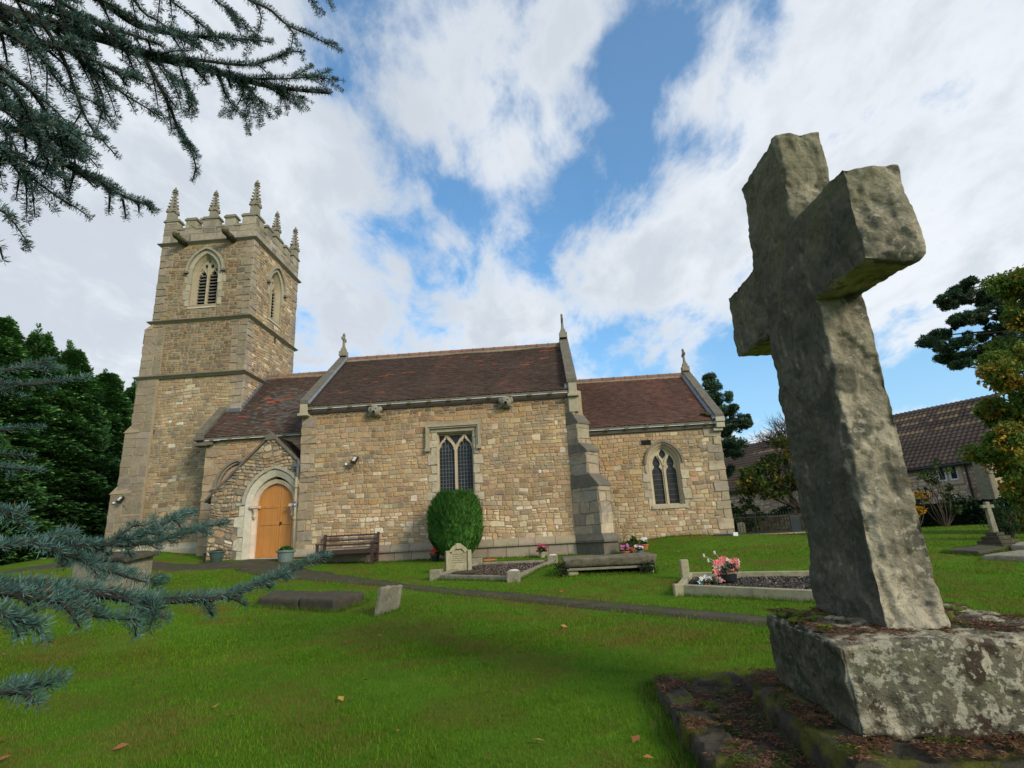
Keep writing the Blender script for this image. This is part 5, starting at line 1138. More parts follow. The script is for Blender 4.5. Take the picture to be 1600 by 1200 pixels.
P1, P2, P3, P4 = gpt(682, 905), gpt(803, 908.5), gpt(864, 881), gpt(746, 885.5)
hs = thing('grave', P1, 'kerbed gravel grave with a buff round topped headstone, in front of the clipped bush', 'grave')
plot(hs, (P1, P2, P3, P4), .12, .10, 'grave_grey', (.12, .085, .065))
for p, wh in ((P1, 0), (P2, 1), (P3, 1), (P4, 0)):
    mb = MB(); mb.box((p.x, p.y, p.z+.07), (.26, .26, .26)); o = mb.build('corner_post', 'grave_grey', hs, bevel=.02)
    if wh: mb = MB(); blob(mb, (p.x, p.y, p.z+.205), (.11, .11, .022), 2, .15); mb.build('white_cap', 'white_stone', o, smooth=True)
hA, hB = P1.lerp(P4, .12)+(P2-P1)*.09, P1.lerp(P4, .62)+(P2-P1)*.05; hA = Vector((gpt(697, 897).x, gpt(697, 897).y, P1.z)); hB = Vector((gpt(737, 893.5).x, gpt(737, 893.5).y, P1.z))
u_ = (hB-hA); u_.z = 0; Wd_ = u_.length; u_.normalize(); n_ = Vector((u_.y, -u_.x, 0)); FH = Fr(hA, u_, n_)
zb = gh(hA.x, hA.y)-.1; ztp_ = atY(715, 851, (hA.y+hB.y)/2).z; zs_ = atY(696, 862, hA.y).z
mid_ = Wd_/2; ar = [(mid_-Wd_*.34+Wd_*.68*k/10, zs_+.0+(ztp_-zs_)*math.sin(math.pi*k/10)**.75) for k in range(11)]
mb = MB(); mb.cur = (1, 1, 1); panel(mb, FH, [(0, zb), (Wd_, zb), (Wd_, zs_), (mid_+Wd_*.34, zs_)]+ar[::-1]+[(mid_-Wd_*.34, zs_), (0, zs_)], [], 0, .16)
panel(mb, Fr(FH.O+FH.n*-.16, FH.u, -FH.n), [(0, zb), (Wd_, zb), (Wd_, zs_), (0, zs_)], [], 0, .0, sides=False)
ribbon(mb, FH, ar, -.07, .015, 0, .035); bar(mb, FH, mid_-.06, mid_+.06, ztp_-.1, ztp_+.03, -.16, .05)
for a, b in ((0, Wd_*.15), (Wd_*.85, Wd_)): bar(mb, FH, a, b, zb, zs_+.015, -.17, .045)
ho = mb.build('headstone', 'grave_buff', hs, bevel=.008)
mb = MB(); z = ztp_-.22; r = 0
while z > zb+.32:
    a = Wd_*.22+random.uniform(0, .05)*Wd_
    while a < Wd_*.78:
        w = random.uniform(.02, .07)*Wd_/1.0; bar(mb, FH, a, min(a+w, Wd_*.8), z, z+.014, -.004, .002); a += w+.014*Wd_
    z -= .045; r += 1
mb.build('inscription', 'inscription', ho)
mb = MB(); q = P1.lerp(P4, .3)+(P2-P1)*.25; mb.box((q.x, q.y, q.z+.07), (.5, .7, .05), rz=-.15); mb.build('tablet', 'grave_dark', hs, bevel=.01)
# raised concrete kerbed grave on the right
Q1_, Q2_, Q3_, Q4_ = gpt(1064, 929.5), gpt(1290, 942), gpt(1280, 907), gpt(1079, 908.5)
kg = thing('grave', Q1_, 'kerbed grave with grey stone chippings and pink flowers, left of the great cross', 'grave')
plot(kg, (Q1_, Q2_, Q3_, Q4_), .10, .15, 'grave_buff', (.085, .075, .06))
for (px, py, zt_, w) in ((1071.5, 905, 874, .14), (1062, 930, 912, .16)):
    p = gpt(px, py); z1 = atY(px, zt_, p.y).z; mb = MB(); mb.cur = (1, 1, 1); mb.box((p.x, p.y, (p.z-.1+z1)/2), (w, .15, z1-p.z+.1)); mb.build('corner_post', 'grave_buff', kg, bevel=.015)
# dark ledger stone and the leaning headstone
def ledger(corners, h, name, label, mat, cat='ledger stone', dz=.0, group=None, sunk=.12, split=False):
    P = [gpt(*c) for c in corners]; z = [gh(p.x, p.y) for p in P]; t = thing(name, (sum(p.x for p in P)/4, sum(p.y for p in P)/4, sum(z)/4), label, cat, group)
    zt_ = max(z)+h-.02; B = [(p.x, p.y, min(z)-sunk) for p in P]; T = [(p.x, p.y, z[i]*.5+.5*(sum(z)/4)+h) for i, p in enumerate(P)]
    if split:
        m = lambda A, a: [A[0], tuple(Vector(A[0]).lerp(Vector(A[1]), a)), tuple(Vector(A[3]).lerp(Vector(A[2]), a)), A[3]]
        m2 = lambda A, a: [tuple(Vector(A[0]).lerp(Vector(A[1]), a)), A[1], A[2], tuple(Vector(A[3]).lerp(Vector(A[2]), a))]
        rbox('slab', m(B, .555)+m(T, .555), mat, t, res=.05, amp=(.012, 3, .008, 9), edge=.012, seed=31); rbox('slab', m2(B, .565)+m2([(x, y, z+.012) for x, y, z in T], .565), mat, t, res=.05, amp=(.012, 3, .008, 9), edge=.012, seed=32)
    else: rbox('slab', B+T, mat, t, res=.06, amp=(.01, 3, .006, 9), edge=.01, seed=int(P[0].x*3))
    return t
ledger([(402, 948), (521, 957), (571, 940), (428, 931)], .15, 'ledger_stone', 'dark mossy raised ledger stone in two pieces lying in the grass beside a leaning headstone', 'grave_dark', split=True)
b0, b1 = gpt(585, 964), gpt(622, 951); t0 = atY(597, 919, b0.y); t1 = atY(631, 912.5, b1.y); dn = Vector((-.07, .05, 0))
lh_ = thing('headstone', b0, 'small lichen covered headstone leaning over in the grass in front of the path', 'headstone')
rbox('stone', [b0-Vector((0, 0, .15)), b1-Vector((0, 0, .15)), b1+dn-Vector((0, 0, .15)), b0+dn-Vector((0, 0, .15)), t0, t1, t1+dn, t0+dn], 'grave_grey', lh_, res=.025, amp=(.02, 4, .01, 9), edge=.012, seed=41)
# chest tomb behind the cedar branch
ct = thing('chest_tomb', gpt(165, 920), 'grey chest tomb with a thick overhanging dark lid, partly hidden by the blue cedar branches', 'chest tomb')
Yc_ = 12.2; Fp = atY(195.6, 880, Yc_); Rp = atY(251, 867, Yc_+1.0); Lp = atY(104, 877, Yc_+.75); Bp = Rp+Lp-Fp
Rt = atY(253.5, 860.5, Yc_+1.0); Ft = atY(192, 868.5, Yc_); Lt = atY(106, 869, Yc_+.75); Bt = Rt+Lt-Ft+Vector((0, 0, .015))
rbox('lid', [Fp, Rp, Bp, Lp, Ft, Rt, Bt, Lt], 'grave_dark', ct, res=.05, amp=(.018, 3, .008, 9), edge=.02, seed=51)
cc = (Fp+Rp+Lp+Bp)/4; sh2 = lambda p, k=.86: cc+(p-cc)*k
rbox('chest', [(*(sh2(p)).xy, gh(p.x, p.y)-.2) for p in (Fp, Rp, Bp, Lp)]+[sh2(p)+Vector((0, 0, .0)) for p in (Fp, Rp, Bp, Lp)], 'white_stone' if False else 'grave_grey', ct, res=.06, amp=(.01, 3, .006, 9), edge=.008, seed=52)
# slabs on the far right and the small cross
ledger([(1474, 864), (1532, 869), (1578, 859), (1530, 855)], .07, 'ledger_stone', 'flat grey ledger slab in the grass in front of the small stepped cross', 'grave_dark')
ledger([(1534, 874), (1640, 880), (1640, 863), (1592, 863)], .07, 'ledger_stone', 'wide flat ledger slab at the right edge, nearest of the flat slabs', 'grave_grey')
ledger([(1580, 860), (1660, 866), (1660, 853), (1592, 852)], .10, 'ledger_stone', 'pale thick ledger slab at the right edge beside the small stepped cross', 'grave_grey')
ledger([(50, 952), (96, 953), (112, 947), (70, 945)], .03, 'ledger_stone', 'thin flat stone in the grass seen under the blue cedar branches', 'grave_dark')
sc_ = gpt(1571, 854); sm = thing('small_cross', sc_, 'small leaning grey cross on three square steps near the hedge on the right', 'memorial cross')
x, y, z = sc_; s = 1.0
for k, (w, h) in enumerate(((.62, .05), (.50, .085), (.37, .085), (.24, .075))):
    mb = MB(); mb.cur = (1, 1, 1); mb.box((x, y+.2, z+h/2+(-.03 if k == 0 else 0)), (w, w, h+(.06 if k == 0 else 0)), rz=.35); z += h; mb.build('step', 'grave_dark', sm, bevel=.015)
zt2 = atY(1552, 783, y).z; mb = MB(); mb.cur = (1, 1, 1); T = Matrix.Rotation(R_(-3), 3, 'Y')
mb.hexa([(x-.065, y+.14, z), (x+.055, y+.14, z), (x+.055, y+.24, z), (x-.065, y+.24, z)], [(x-.055, y+.15, zt2), (x+.03, y+.15, zt2), (x+.03, y+.23, zt2), (x-.055, y+.23, zt2)])
mb.box((x-.015, y+.19, zt2-.10), (.25, .08, .07)); mb.build('cross', 'grave_grey', sm, bevel=.012)
# ------------------------------------------------------------------ bench
yB = 17.25; xL, xR = atY(495, 870, yB).x, atY(581, 870, yB).x; gb = gh((xL+xR)/2, yB); be = thing('bench', ((xL+xR)/2, yB+.3, gb), 'dark brown slatted wooden bench against the nave wall', 'bench')
gb -= .01
for x in (xL, xR):
    for nm, y0, zt_ in (('leg', yB, .62), ('leg', yB+.52, .94)):
        mb = MB(); ln = .10 if zt_ > .7 else 0
        mb.hexa([(x-.035, y0-.035, gb), (x+.035, y0-.035, gb), (x+.035, y0+.035, gb), (x-.035, y0+.035, gb)], [(x-.035, y0-.035+ln, gb+zt_), (x+.035, y0-.035+ln, gb+zt_), (x+.035, y0+.035+ln, gb+zt_), (x-.035, y0+.035+ln, gb+zt_)]); mb.build('leg', 'bench_wood', be)
    mb = MB(); mb.box((x, yB+.26, gb+.64), (.08, .66, .035)); mb.build('armrest', 'bench_wood', be)
    mb = MB(); mb.box((x, yB+.26, gb+.15), (.04, .5, .05)); mb.box((x, yB+.26, gb+.36), (.04, .5, .07)); mb.build('side_rail', 'bench_wood', be)
mb = MB(); mb.box(((xL+xR)/2, yB, gb+.385), (xR-xL, .04, .09))
for k in range(6): mb.box(((xL+xR)/2, yB+.04+k*.09, gb+.435+.004*k-.008*(k == 0)), (xR-xL-.02, .075, .022))
mb.build('seat', 'bench_wood', be)
mb = MB()
for z in (.60, .74, .88): mb.box(((xL+xR)/2, yB+.52+z*.106, gb+z), (xR-xL-.03, .024, .048))
mb.build('backrest', 'bench_wood', be)
# ------------------------------------------------------------------ planters and flowers
def leaves(n, c, r, size, cols, up=.3, parent=None, name='plant', mat='foliage', flat=1.0, long=1.6):
    c = np.array(c); d = rng.normal(size=(n, 3)); d /= np.linalg.norm(d, axis=1)[:, None]; d[:, 2] = np.abs(d[:, 2])*flat-.1
    P = c+d*np.array(r)*rng.uniform(.45, 1, (n, 1))**.6; a = rng.normal(size=(n, 3))+d*1.2+np.array([0, 0, up]); a /= np.linalg.norm(a, axis=1)[:, None]
    b = np.cross(a, rng.normal(size=(n, 3))); b /= np.linalg.norm(b, axis=1)[:, None]; s = size*rng.uniform(.6, 1.3, (n, 1))
    V = np.stack([P-b*s*.5, P+a*s*long*.5, P+b*s*.5, P-a*s*long*.4], 1).reshape(-1, 3)
    ci = rng.integers(0, len(cols), n); C = np.array(cols)[ci]*rng.uniform(.7, 1.35, (n, 1))
    return npmesh(name, V, 4, C, mat, parent)
def flower(mb, c, r, col, n=6, up=(0, -.3, 1)):
    c = Vector(c); u = Vector(up).normalized(); a = u.orthogonal().normalized(); b = u.cross(a); t0 = random.random()*6
    for k in range(n):
        t = t0+2*math.pi*k/n; t2 = math.pi/n*.9; d = a*math.cos(t)+b*math.sin(t); e1 = a*math.cos(t-t2)+b*math.sin(t-t2); e2 = a*math.cos(t+t2)+b*math.sin(t+t2)
        mb.face([c, c+e1*r*.6+u*r*.15, c+d*r+u*r*.05, c+e2*r*.6+u*r*.15], jit(col, .15))
    blob(mb, c+u*r*.1, (r*.15,)*3, 1, 0, col=(.5, .35, .05))
GR = [(.03, .07, .012), (.05, .10, .02), (.025, .055, .015)]
def bowl(name, x, y, r, h, mat, label, prof, cat, foot=0, group=None, ground=None):
    z = (gh(x, y) if ground is None else ground)-.01; t = thing(name, (x, y, z), label, cat, group); mb = MB(); mb.lathe((x, y, z), [(r*a, h*b) for a, b in prof], 20); mb.build('pot', mat, t, smooth=False, bevel=.004)
    mb = MB(); mb.lathe((x, y, z+h*.9), [(r*.86, 0), (r*.5, .02)], 14); mb.build('compost', 'soil', t); return t, z+h
q = atY(338, 877, 17.55); t, z = bowl('planter', q.x, 17.55, .235, .34, 'green_glaze', 'green bowl planter with small pansies left of the porch arch', [(.55, 0), (.62, .12), (.8, .45), (.93, .85), (1.05, .88), (1.05, 1), (.95, 1)], 'planter')
leaves(160, (q.x, 17.55, z-.02), (.2, .2, .07), .045, GR, parent=t); mb = MB()
for k in range(4): flower(mb, (q.x-.12+k*.05, 17.5, z+.05), .03, (.3, .2, .5), 5)
mb.build('flowers', 'petal', t)
q = atY(446, 877, 17.35); t, z = bowl('planter', q.x, 17.35, .26, .36, 'grey_planter', 'grey green round planter with leafy plant right of the oak doors', [(.72, 0), (.78, .1), (.92, .8), (1.06, .84), (1.06, 1), (.95, 1)], 'planter')
leaves(300, (q.x, 17.35, z), (.2, .2, .12), .07, [(.04, .12, .02), (.06, .16, .03)], parent=t)
def potflowers(px, py, Y, r, h, mat, label, cols, nf, fr, spread, green=120, cat='flower pot', name='flower_pot', hh=.16, base=None):
    q = atY(px, py, Y); t, z = bowl(name, q.x, Y, r, h, mat, label, [(.72, 0), (.95, .8), (1.05, .82), (1.05, 1), (.9, 1)], cat, ground=base)
    leaves(green, (q.x, Y, z+.02), (spread*.9, spread*.9, hh*.7), .05, GR, parent=t); mb = MB()
    for k in range(nf):
        a = random.uniform(0, 6.3); rr = spread*random.uniform(.2, 1); c = (q.x+rr*math.cos(a), Y+rr*.7*math.sin(a)-.03, z+hh*random.uniform(.35, 1.1)); mb.tube([(q.x, Y, z), c], .004, 3, (.04, .09, .02)); flower(mb, c, fr*random.uniform(.8, 1.2), random.choice(cols), 6, (random.uniform(-.5, .5), -1, .6))
    mb.build('flowers', 'petal', t); return t
potflowers(680, 868, 17.2, .13, .20, 'black_plastic', 'black pot of orange red flowers at the foot of the clipped bush', [(.75, .09, .03), (.8, .14, .04)], 9, .065, .17, 60)
potflowers(847, 866, 17.55, .10, .17, 'grave_buff', 'small stone vase of dark pink flowers at the foot of the nave wall', [(.45, .02, .10), (.55, .04, .12)], 14, .05, .17, 110, hh=.2)
potflowers(977, 864, 16.9, .13, .11, 'terracotta', 'shallow terracotta pot of pink cyclamen beside the buttress foot', [(.6, .15, .4)], 14, .045, .15, 90, hh=.16)
potflowers(991, 860, 17.5, .12, .20, 'terracotta', 'tall leafy terracotta pot in the middle of the group beside the buttress', [(.45, .45, .1)], 6, .03, .14, 260, hh=.34)
potflowers(1000, 865, 16.8, .11, .10, 'grey_planter', 'grey pot of lilac flowers in front of the group beside the buttress', [(.5, .3, .55), (.7, .6, .7)], 16, .04, .15, 70, hh=.13)
potflowers(1007, 859, 17.5, .13, .16, 'terracotta', 'terracotta pot of white flowers on the right of the group beside the buttress', [(.75, .75, .68)], 9, .05, .10, 80, hh=.15)
q = atY(984, 862, 17.1); bs_ = thing('flower_basket', (q.x, 17.1, gh(q.x, 17.1)), 'wire handled basket of trailing green plants beside the buttress foot', 'basket'); gz_ = gh(q.x, 17.1)
mb = MB(); mb.lathe((q.x, 17.1, gz_), [(.10, 0), (.16, .16), (.17, .18)], 14); mb.build('basket', 'terracotta', bs_); mb = MB(); mb.tube([(q.x+.17*math.cos(t), 17.1, gz_+.18+.36*math.sin(t)) for t in np.linspace(0, math.pi, 13)], .008, 5); mb.build('handle', 'iron', bs_)
leaves(350, (q.x, 17.1, gz_+.2), (.22, .2, .17), .05, [(.09, .12, .02), (.05, .09, .02), (.13, .12, .03)], parent=bs_)
q = atY(765, 871, 17.0); mb = MB(); blob(mb, (q.x, 17.0, gh(q.x, 17)+.015), (.22, .09, .045), 2, .5, 3); tag(mb.build('terracotta_shard', 'terracotta', None), 'broken terracotta piece lying at the wall foot right of the clipped bush', 'shard')
tag(leaves(10, (0, 0, -50), (.1, .1, .1), .01, GR, name='tmp'), kind='stuff'); bpy.data.objects.remove(bpy.data.objects['tmp'])
d_ = rng.normal(size=(len(IV)*22, 3)); Pp = np.repeat(IV, 22, 0)+d_*.05; a_ = rng.normal(size=d_.shape); a_ /= np.linalg.norm(a_, axis=1)[:, None]; b_ = np.cross(a_, rng.normal(size=d_.shape)); b_ /= np.linalg.norm(b_, axis=1)[:, None]
iv = thing('ivy', (1.1, 12.1, gh(1.1, 12.1)), 'dark ivy growing under the long table tomb and over its left leg', 'ivy')
npmesh('leaves', np.stack([Pp-b_*.022, Pp+a_*.028, Pp+b_*.022, Pp-a_*.022], 1).reshape(-1, 3), 4, np.array([(.015, .032, .012), (.03, .055, .02), (.045, .05, .018)])[rng.integers(0, 3, len(Pp))], 'foliage', iv)
# grave flowers
def bouquet(px, py, r, h, label, cols, nf, fr, bowl_=True, greens=200, extra=False):
    p = gpt(px, py); p.z += .06; t = thing('flower_arrangement', p, label, 'flowers')
    if bowl_: mb = MB(); mb.lathe(p, [(.10, 0), (.13, .04), (.145, .13), (.15, .14), (.13, .14)], 18); mb.build('bowl', 'black_plastic', t)
    zc_ = p.z+(.14 if bowl_ else .02); leaves(greens, (p.x, p.y, zc_+h*.15), (r*1.05, r*.9, h*.6), .055, [(.06, .10, .07), (.04, .08, .05), (.12, .15, .09)], parent=t); mb = MB()
    for k in range(nf):
        a = random.uniform(-1.0, math.pi+1.0); rr = r*random.uniform(.1, 1)**.7; d = Vector((rr*math.cos(a), -abs(rr*.5), zc_-p.z+h*random.uniform(.15, .95)*(1-.3*rr/r))); flower(mb, p+d, fr*random.uniform(.8, 1.2), random.choice(cols), 6, (random.uniform(-.6, .6), -1, random.uniform(.2, 1)))
    mb.build('petals', 'petal', t)
    if extra:
        mb = MB()
        for (a, b) in ((-.34, .30), (-.28, .22), (-.16, .34)): mb.tube([(p.x, p.y, zc_), (p.x+a*.6, p.y, zc_+b*.75), (p.x+a, p.y-.02, zc_+b)], [.006, .006, .004], 5, (.45, .4, .3)); blob(mb, (p.x+a*.95, p.y-.02, zc_+b*.97), (.02, .015, .035), 1, .3, col=(.6, .58, .5))
        mb.build('dried_stems', 'petal', t)
bouquet(1139, 918, .20, .29, 'tall bunch of pink artificial flowers in a black bowl on the kerbed grave', [(.72, .16, .17), (.78, .25, .24), (.7, .62, .5)], 40, .058, extra=True)
bouquet(1110, 919, .19, .10, 'low posy of salmon lilies and white flowers beside the black bowl on the kerbed grave', [(.75, .2, .12), (.7, .65, .6), (.5, .65, .7), (.6, .1, .06)], 15, .055, False, 150)
# little things at the foot of the walls
q = atY(319, 874, 17.6); mb = MB(); g_ = gh(q.x, 17.6); mb.box((q.x, 17.6, g_+.11), (.05, .05, .32)); mb.box((q.x, 17.6, g_+.28), (.09, .09, .03)); tag(mb.build('marker_post', 'iron', None), 'short black marker post left of the porch by the path', 'post')
a_ = atY(1116, 838, 18.95); b_ = atY(1141, 837, 18.95); mb = MB(); mb.box(((a_.x+b_.x)/2, 18.95, gh(b_.x, 18.95)+.02), (b_.x-a_.x, .12, .09)); tag(mb.build('drain_cover', 'black_plastic', None, bevel=.01), 'black drainage channel at the foot of the chancel wall', 'drain')
q = atY(1149, 837, 18.95); mb = MB(); mb.box((q.x, 18.95, gh(q.x, 18.95)+.04), (.15, .12, .12)); tag(mb.build('white_block', 'white_paint', None, bevel=.01), 'small white block at the corner of the chancel wall', 'block')
# ------------------------------------------------------------------ long stone building on the right
D_ = Vector((math.sin(R_(-33)), math.cos(R_(-33)), 0)); Bn = Vector((-D_.y, D_.x, 0)); Bn = Bn if Bn.y < 0 else -Bn     # along the wall (away), outward normal
PB = atY(1545, 800, 27.0); PB.z = -.4
def onB(px, py, off=0):
    d = ray(px, py); O = PB+Bn*off; t = O.dot(Bn)/d.dot(Bn); return d*t
def ub(p): return (p-PB).dot(D_)
e1, e2 = onB(1424, 733), onB(1522, 712); eavez = (e1.z+e2.z)/2; u_w0, u_w1 = ub(onB(1463, 740)), ub(onB(1497, 740)); wz0, wz1 = onB(1480, 752).z, onB(1480, 727).z
FBd = Fr(PB, D_, Bn); U0, U1 = ub(onB(1535, 760)), ub(onB(1535, 760))+44
bl = thing('stone_building', PB, 'long low stone building with a brown pantiled roof beyond the churchyard hedge', 'building')
ua, ub_ = min(u_w0, u_w1), max(u_w0, u_w1)
WH = [(ua, wz0), (ub_, wz0), (ub_, wz1), (ua, wz1)]
mb = MB(); mb.cur = (.4, .3, .2); panel(mb, FBd, [(U0, -1), (U1, -1), (U1, eavez), (U0, eavez)], [WH], 0, .3, hole_depth=.2)
back = -Bn*7.5; pk = -Bn*3.75+Vector((0, 0, 3.3)); z3 = Vector((0, 0, eavez))
g0 = [FBd.O+D_*U0-Bn*.29, FBd.O+D_*U0+back]; 
pr = [Vector((*(FBd.O+D_*U0-Bn*.29).xy, -1)), Vector((*(FBd.O+D_*U0+back).xy, -1)), Vector((*(FBd.O+D_*U0+back).xy, eavez)), Vector((*(FBd.O+D_*U0+pk).xy, eavez+3.1)), Vector((*(FBd.O+D_*U0-Bn*.29).xy, eavez+.2))]
mb.prism(pr, D_*(U1-U0)); bw = mb.build('wall', 'mortar', bl)
st = MB(); bpal = lambda u, z: tone(jit(random.choice([(.36, .27, .20), (.33, .24, .175), (.40, .32, .24), (.28, .22, .17), (.38, .27, .19)]), .15), 1.6)
rubble(st, FBd, U0, U0+12, -.3, eavez-.1, bpal, [[(ua-.18, wz0-.18), (ub_+.18, wz0-.18), (ub_+.18, wz1+.18), (ua-.18, wz1+.18)]], rows=(.14, .22), lens=(.2, .45), seed=31, gap=.03)
rubble(st, FBd, U0+12, U1, -.3, eavez-.1, bpal, rows=(.18, .26), lens=(.3, .6), seed=32, gap=.03, split=.2)
st.build('stonework', 'masonry', bw)
wn = MB(); wn.cur = (.43, .33, .23); ribbon(wn, FBd, WH, -.17, .0, -.05, .035, closed=True); 
wo = wn.build('window', 'dressed', bl)
fr = MB(); um = (ua+ub_)/2; w_ = ub_-ua
for a, b in ((ua, um-w_*.055), (um+w_*.055, ub_)):
    ribbon(fr, FBd, [(a, wz0+.02), (b, wz0+.02), (b, wz1-.02), (a, wz1-.02)], 0, .07, -.12, -.03, closed=True)
fr.build('frame', 'white_paint', wo)
gl = MB(); gl.face([FBd.P(ua, wz0, -.10), FBd.P(ub_, wz0, -.10), FBd.P(ub_, wz1, -.10), FBd.P(ua, wz1, -.10)]); gl.build('glass', 'glass', wo)
md = MB(); md.cur = (.43, .33, .23); bar(md, FBd, um-w_*.055, um+w_*.055, wz0, wz1, -.09, -.01); md.build('mullion', 'dressed', wo)
for k, uu in enumerate((17.5, 20.2, 25.5)):                   # small windows half hidden by the trees
    mb = MB(); bar(mb, FBd, uu, uu+.9, wz0, wz1, 0, .03); w2 = mb.build('window', 'white_paint', bl); mb = MB(); bar(mb, FBd, uu+.1, uu+.42, wz0+.1, wz1-.1, .03, .035); bar(mb, FBd, uu+.5, uu+.8, wz0+.1, wz1-.1, .03, .035); mb.build('glass', 'glass', w2)
S4 = (-Bn*3.75+Vector((0, 0, 3.1))); tl = MB(); r = 0; s = -.25; Sn = S4.normalized(); Nn = D_.cross(Sn); Nn = Nn if Nn.z > 0 else -Nn
E0 = FBd.O+D_*(U0-.25)+Vector((0, 0, eavez+.02-PB.z)); E0.z = eavez+.02
while s < S4.length:
    a = 0; rowc = jit((.070, .048, .038), .12)
    yl = int(s/.3+.5) in (9, 12, 14)
    while a < 44.4:
        n_ = mnoise.noise(Vector((a*.3, s, 3))); c = tone(rowc, 1+.4*n_)
        if yl and a < 9+5*math.sin(s*9): c = jit((.17, .115, .065), .15) if random.random() < .8 else c
        P = E0+D_*a+Sn*s; w = .23; h0 = .045; h1 = .02
        q0, q1, q2, q3 = P+Nn*h0, P+D_*w*.55+Nn*(h0+.045), P+D_*w+Nn*h0, P+D_*w+Sn*.33+Nn*h1
        tl.idx([q0, q1, q2, P+Sn*.33+Nn*h1, P+D_*w*.55+Sn*.33+Nn*(h1+.045), q3, P-Nn*.01, P+D_*w-Nn*.01], [(0, 1, 4, 3), (1, 2, 5, 4), (6, 7, 2, 1, 0)], c); a += w
    s += .30
mb = MB(); mb.cur = (.06, .045, .04); A0 = E0-Bn*-.0; mb.hexa([A0+Sn*-.25-Nn*.08, A0+D_*44.5+Sn*-.25-Nn*.08, A0+D_*44.5+Sn*S4.length-Nn*.08, A0+Sn*S4.length-Nn*.08], [A0+Sn*-.25, A0+D_*44.5+Sn*-.25, A0+D_*44.5+Sn*S4.length, A0+Sn*S4.length])
B0 = A0+Sn*S4.length; S5 = (-Bn*3.75-Vector((0, 0, 3.1))); mb.hexa([B0-Nn*.08, B0+D_*44.5-Nn*.08, B0+D_*44.5+S5-Nn*.08, B0+S5-Nn*.08], [B0+Nn*.03, B0+D_*44.5+Nn*.03, B0+D_*44.5+S5+Nn*.03, B0+S5+Nn*.03])
ro = mb.build('roof', 'pantile', bl); tl.build('pantiles', 'pantile', ro)
gt = MB(); g1 = A0+Sn*-.33; gt.tube([g1, g1+D_*44.5], .06, 8); gt.build('gutter', 'iron', bl)
for uu in (.42, 18.3):
    gt = MB(); p = FBd.O+D_*(U0+uu)+Bn*.08; gt.tube([(p.x, p.y, eavez-.05), (p.x, p.y, -.3)], .045, 8); gt.build('downpipe', 'iron', bl)
# stone pier at the near corner, cream wall beyond
mb = MB(); q = FBd.O+D_*(U0+.05)+Bn*.15; st = MB()
F1_ = Fr(q-D_*.55+Bn*.12, D_, Bn); mb.box(((q-D_*.3).x, (q-D_*.3).y, (eavez-.15)/2-.4), (.5, .5, eavez+.6), rz=math.atan2(D_.y, D_.x)); po = mb.build('corner_pier', 'grave_grey', bl)
cw_ = thing('rendered_wall', FBd.O-D_*1.6+Vector((0, 0, 0)), 'cream rendered wall end seen behind ivy at the right edge', 'wall')
mb = MB(); q = FBd.O-D_*.9-Bn*.6; mb.box((q.x, q.y, 1.1), (.3, .5, 3.4), rz=math.atan2(D_.y, D_.x)); mb.build('wall', 'render_wall', cw_)
# ------------------------------------------------------------------ foliage makers
def cloud(C, rad, per, size, cols, sq=(1, 1, .8), drop=0., long=1.7, seed=0, dark=None):
    """leaf quads round the clump centres C (n,3) with radii rad (n)"""
    C = np.asarray(C, float); n = len(C); N_ = n*per; base = np.repeat(C, per, 0); r = np.repeat(np.broadcast_to(rad, (n,)), per)[:, None]
    d = rng.normal(size=(N_, 3)); d /= np.linalg.norm(d, axis=1)[:, None]; P = base+d*r*np.array(sq)*rng.uniform(.25, 1, (N_, 1))**.5
    a = rng.normal(size=(N_, 3))+d*.8; a[:, 2] -= drop; a /= np.linalg.norm(a, axis=1)[:, None]; b = np.cross(a, rng.normal(size=(N_, 3))); b /= np.linalg.norm(b, axis=1)[:, None]
    s = size*rng.uniform(.6, 1.35, (N_, 1)); V = np.stack([P-b*s*.42, P+a*s*long*.5, P+b*s*.42, P-a*s*long*.5], 1).reshape(-1, 3)
    ck = np.repeat(rng.integers(0, len(cols), n), per); ck = np.where(rng.random(N_) < .25, rng.integers(0, len(cols), N_), ck)
    Cc = np.array(cols)[ck]*rng.uniform(.65, 1.4, (N_, 1))*np.repeat(rng.uniform(.75, 1.25, n), per)[:, None]
    return V, Cc
def limb(mb, a, b, r0, r1, bend=.1, n=6, k=8):
    a, b = Vector(a), Vector(b); L = (b-a).length; o1 = Vector((random.uniform(-1, 1), random.uniform(-1, 1), random.uniform(-.3, .6)))*L*bend
    pts = [a.lerp(b, t)+o1*math.sin(math.pi*t)+Vector((mnoise.noise(Vector((t*3, L, a.x))), mnoise.noise(Vector((t*3, b.y, 7))), 0))*L*.04 for t in np.linspace(0, 1, n)]
    mb.tube(pts, [r0+(r1-r0)*t for t in np.linspace(0, 1, n)], k); return pts
def ellip(n, c, r, lo=.35):
    d = rng.normal(size=(n, 3)); d /= np.linalg.norm(d, axis=1)[:, None]; return np.array(c)+d*np.array(r)*rng.uniform(lo, 1, (n, 1))**.5
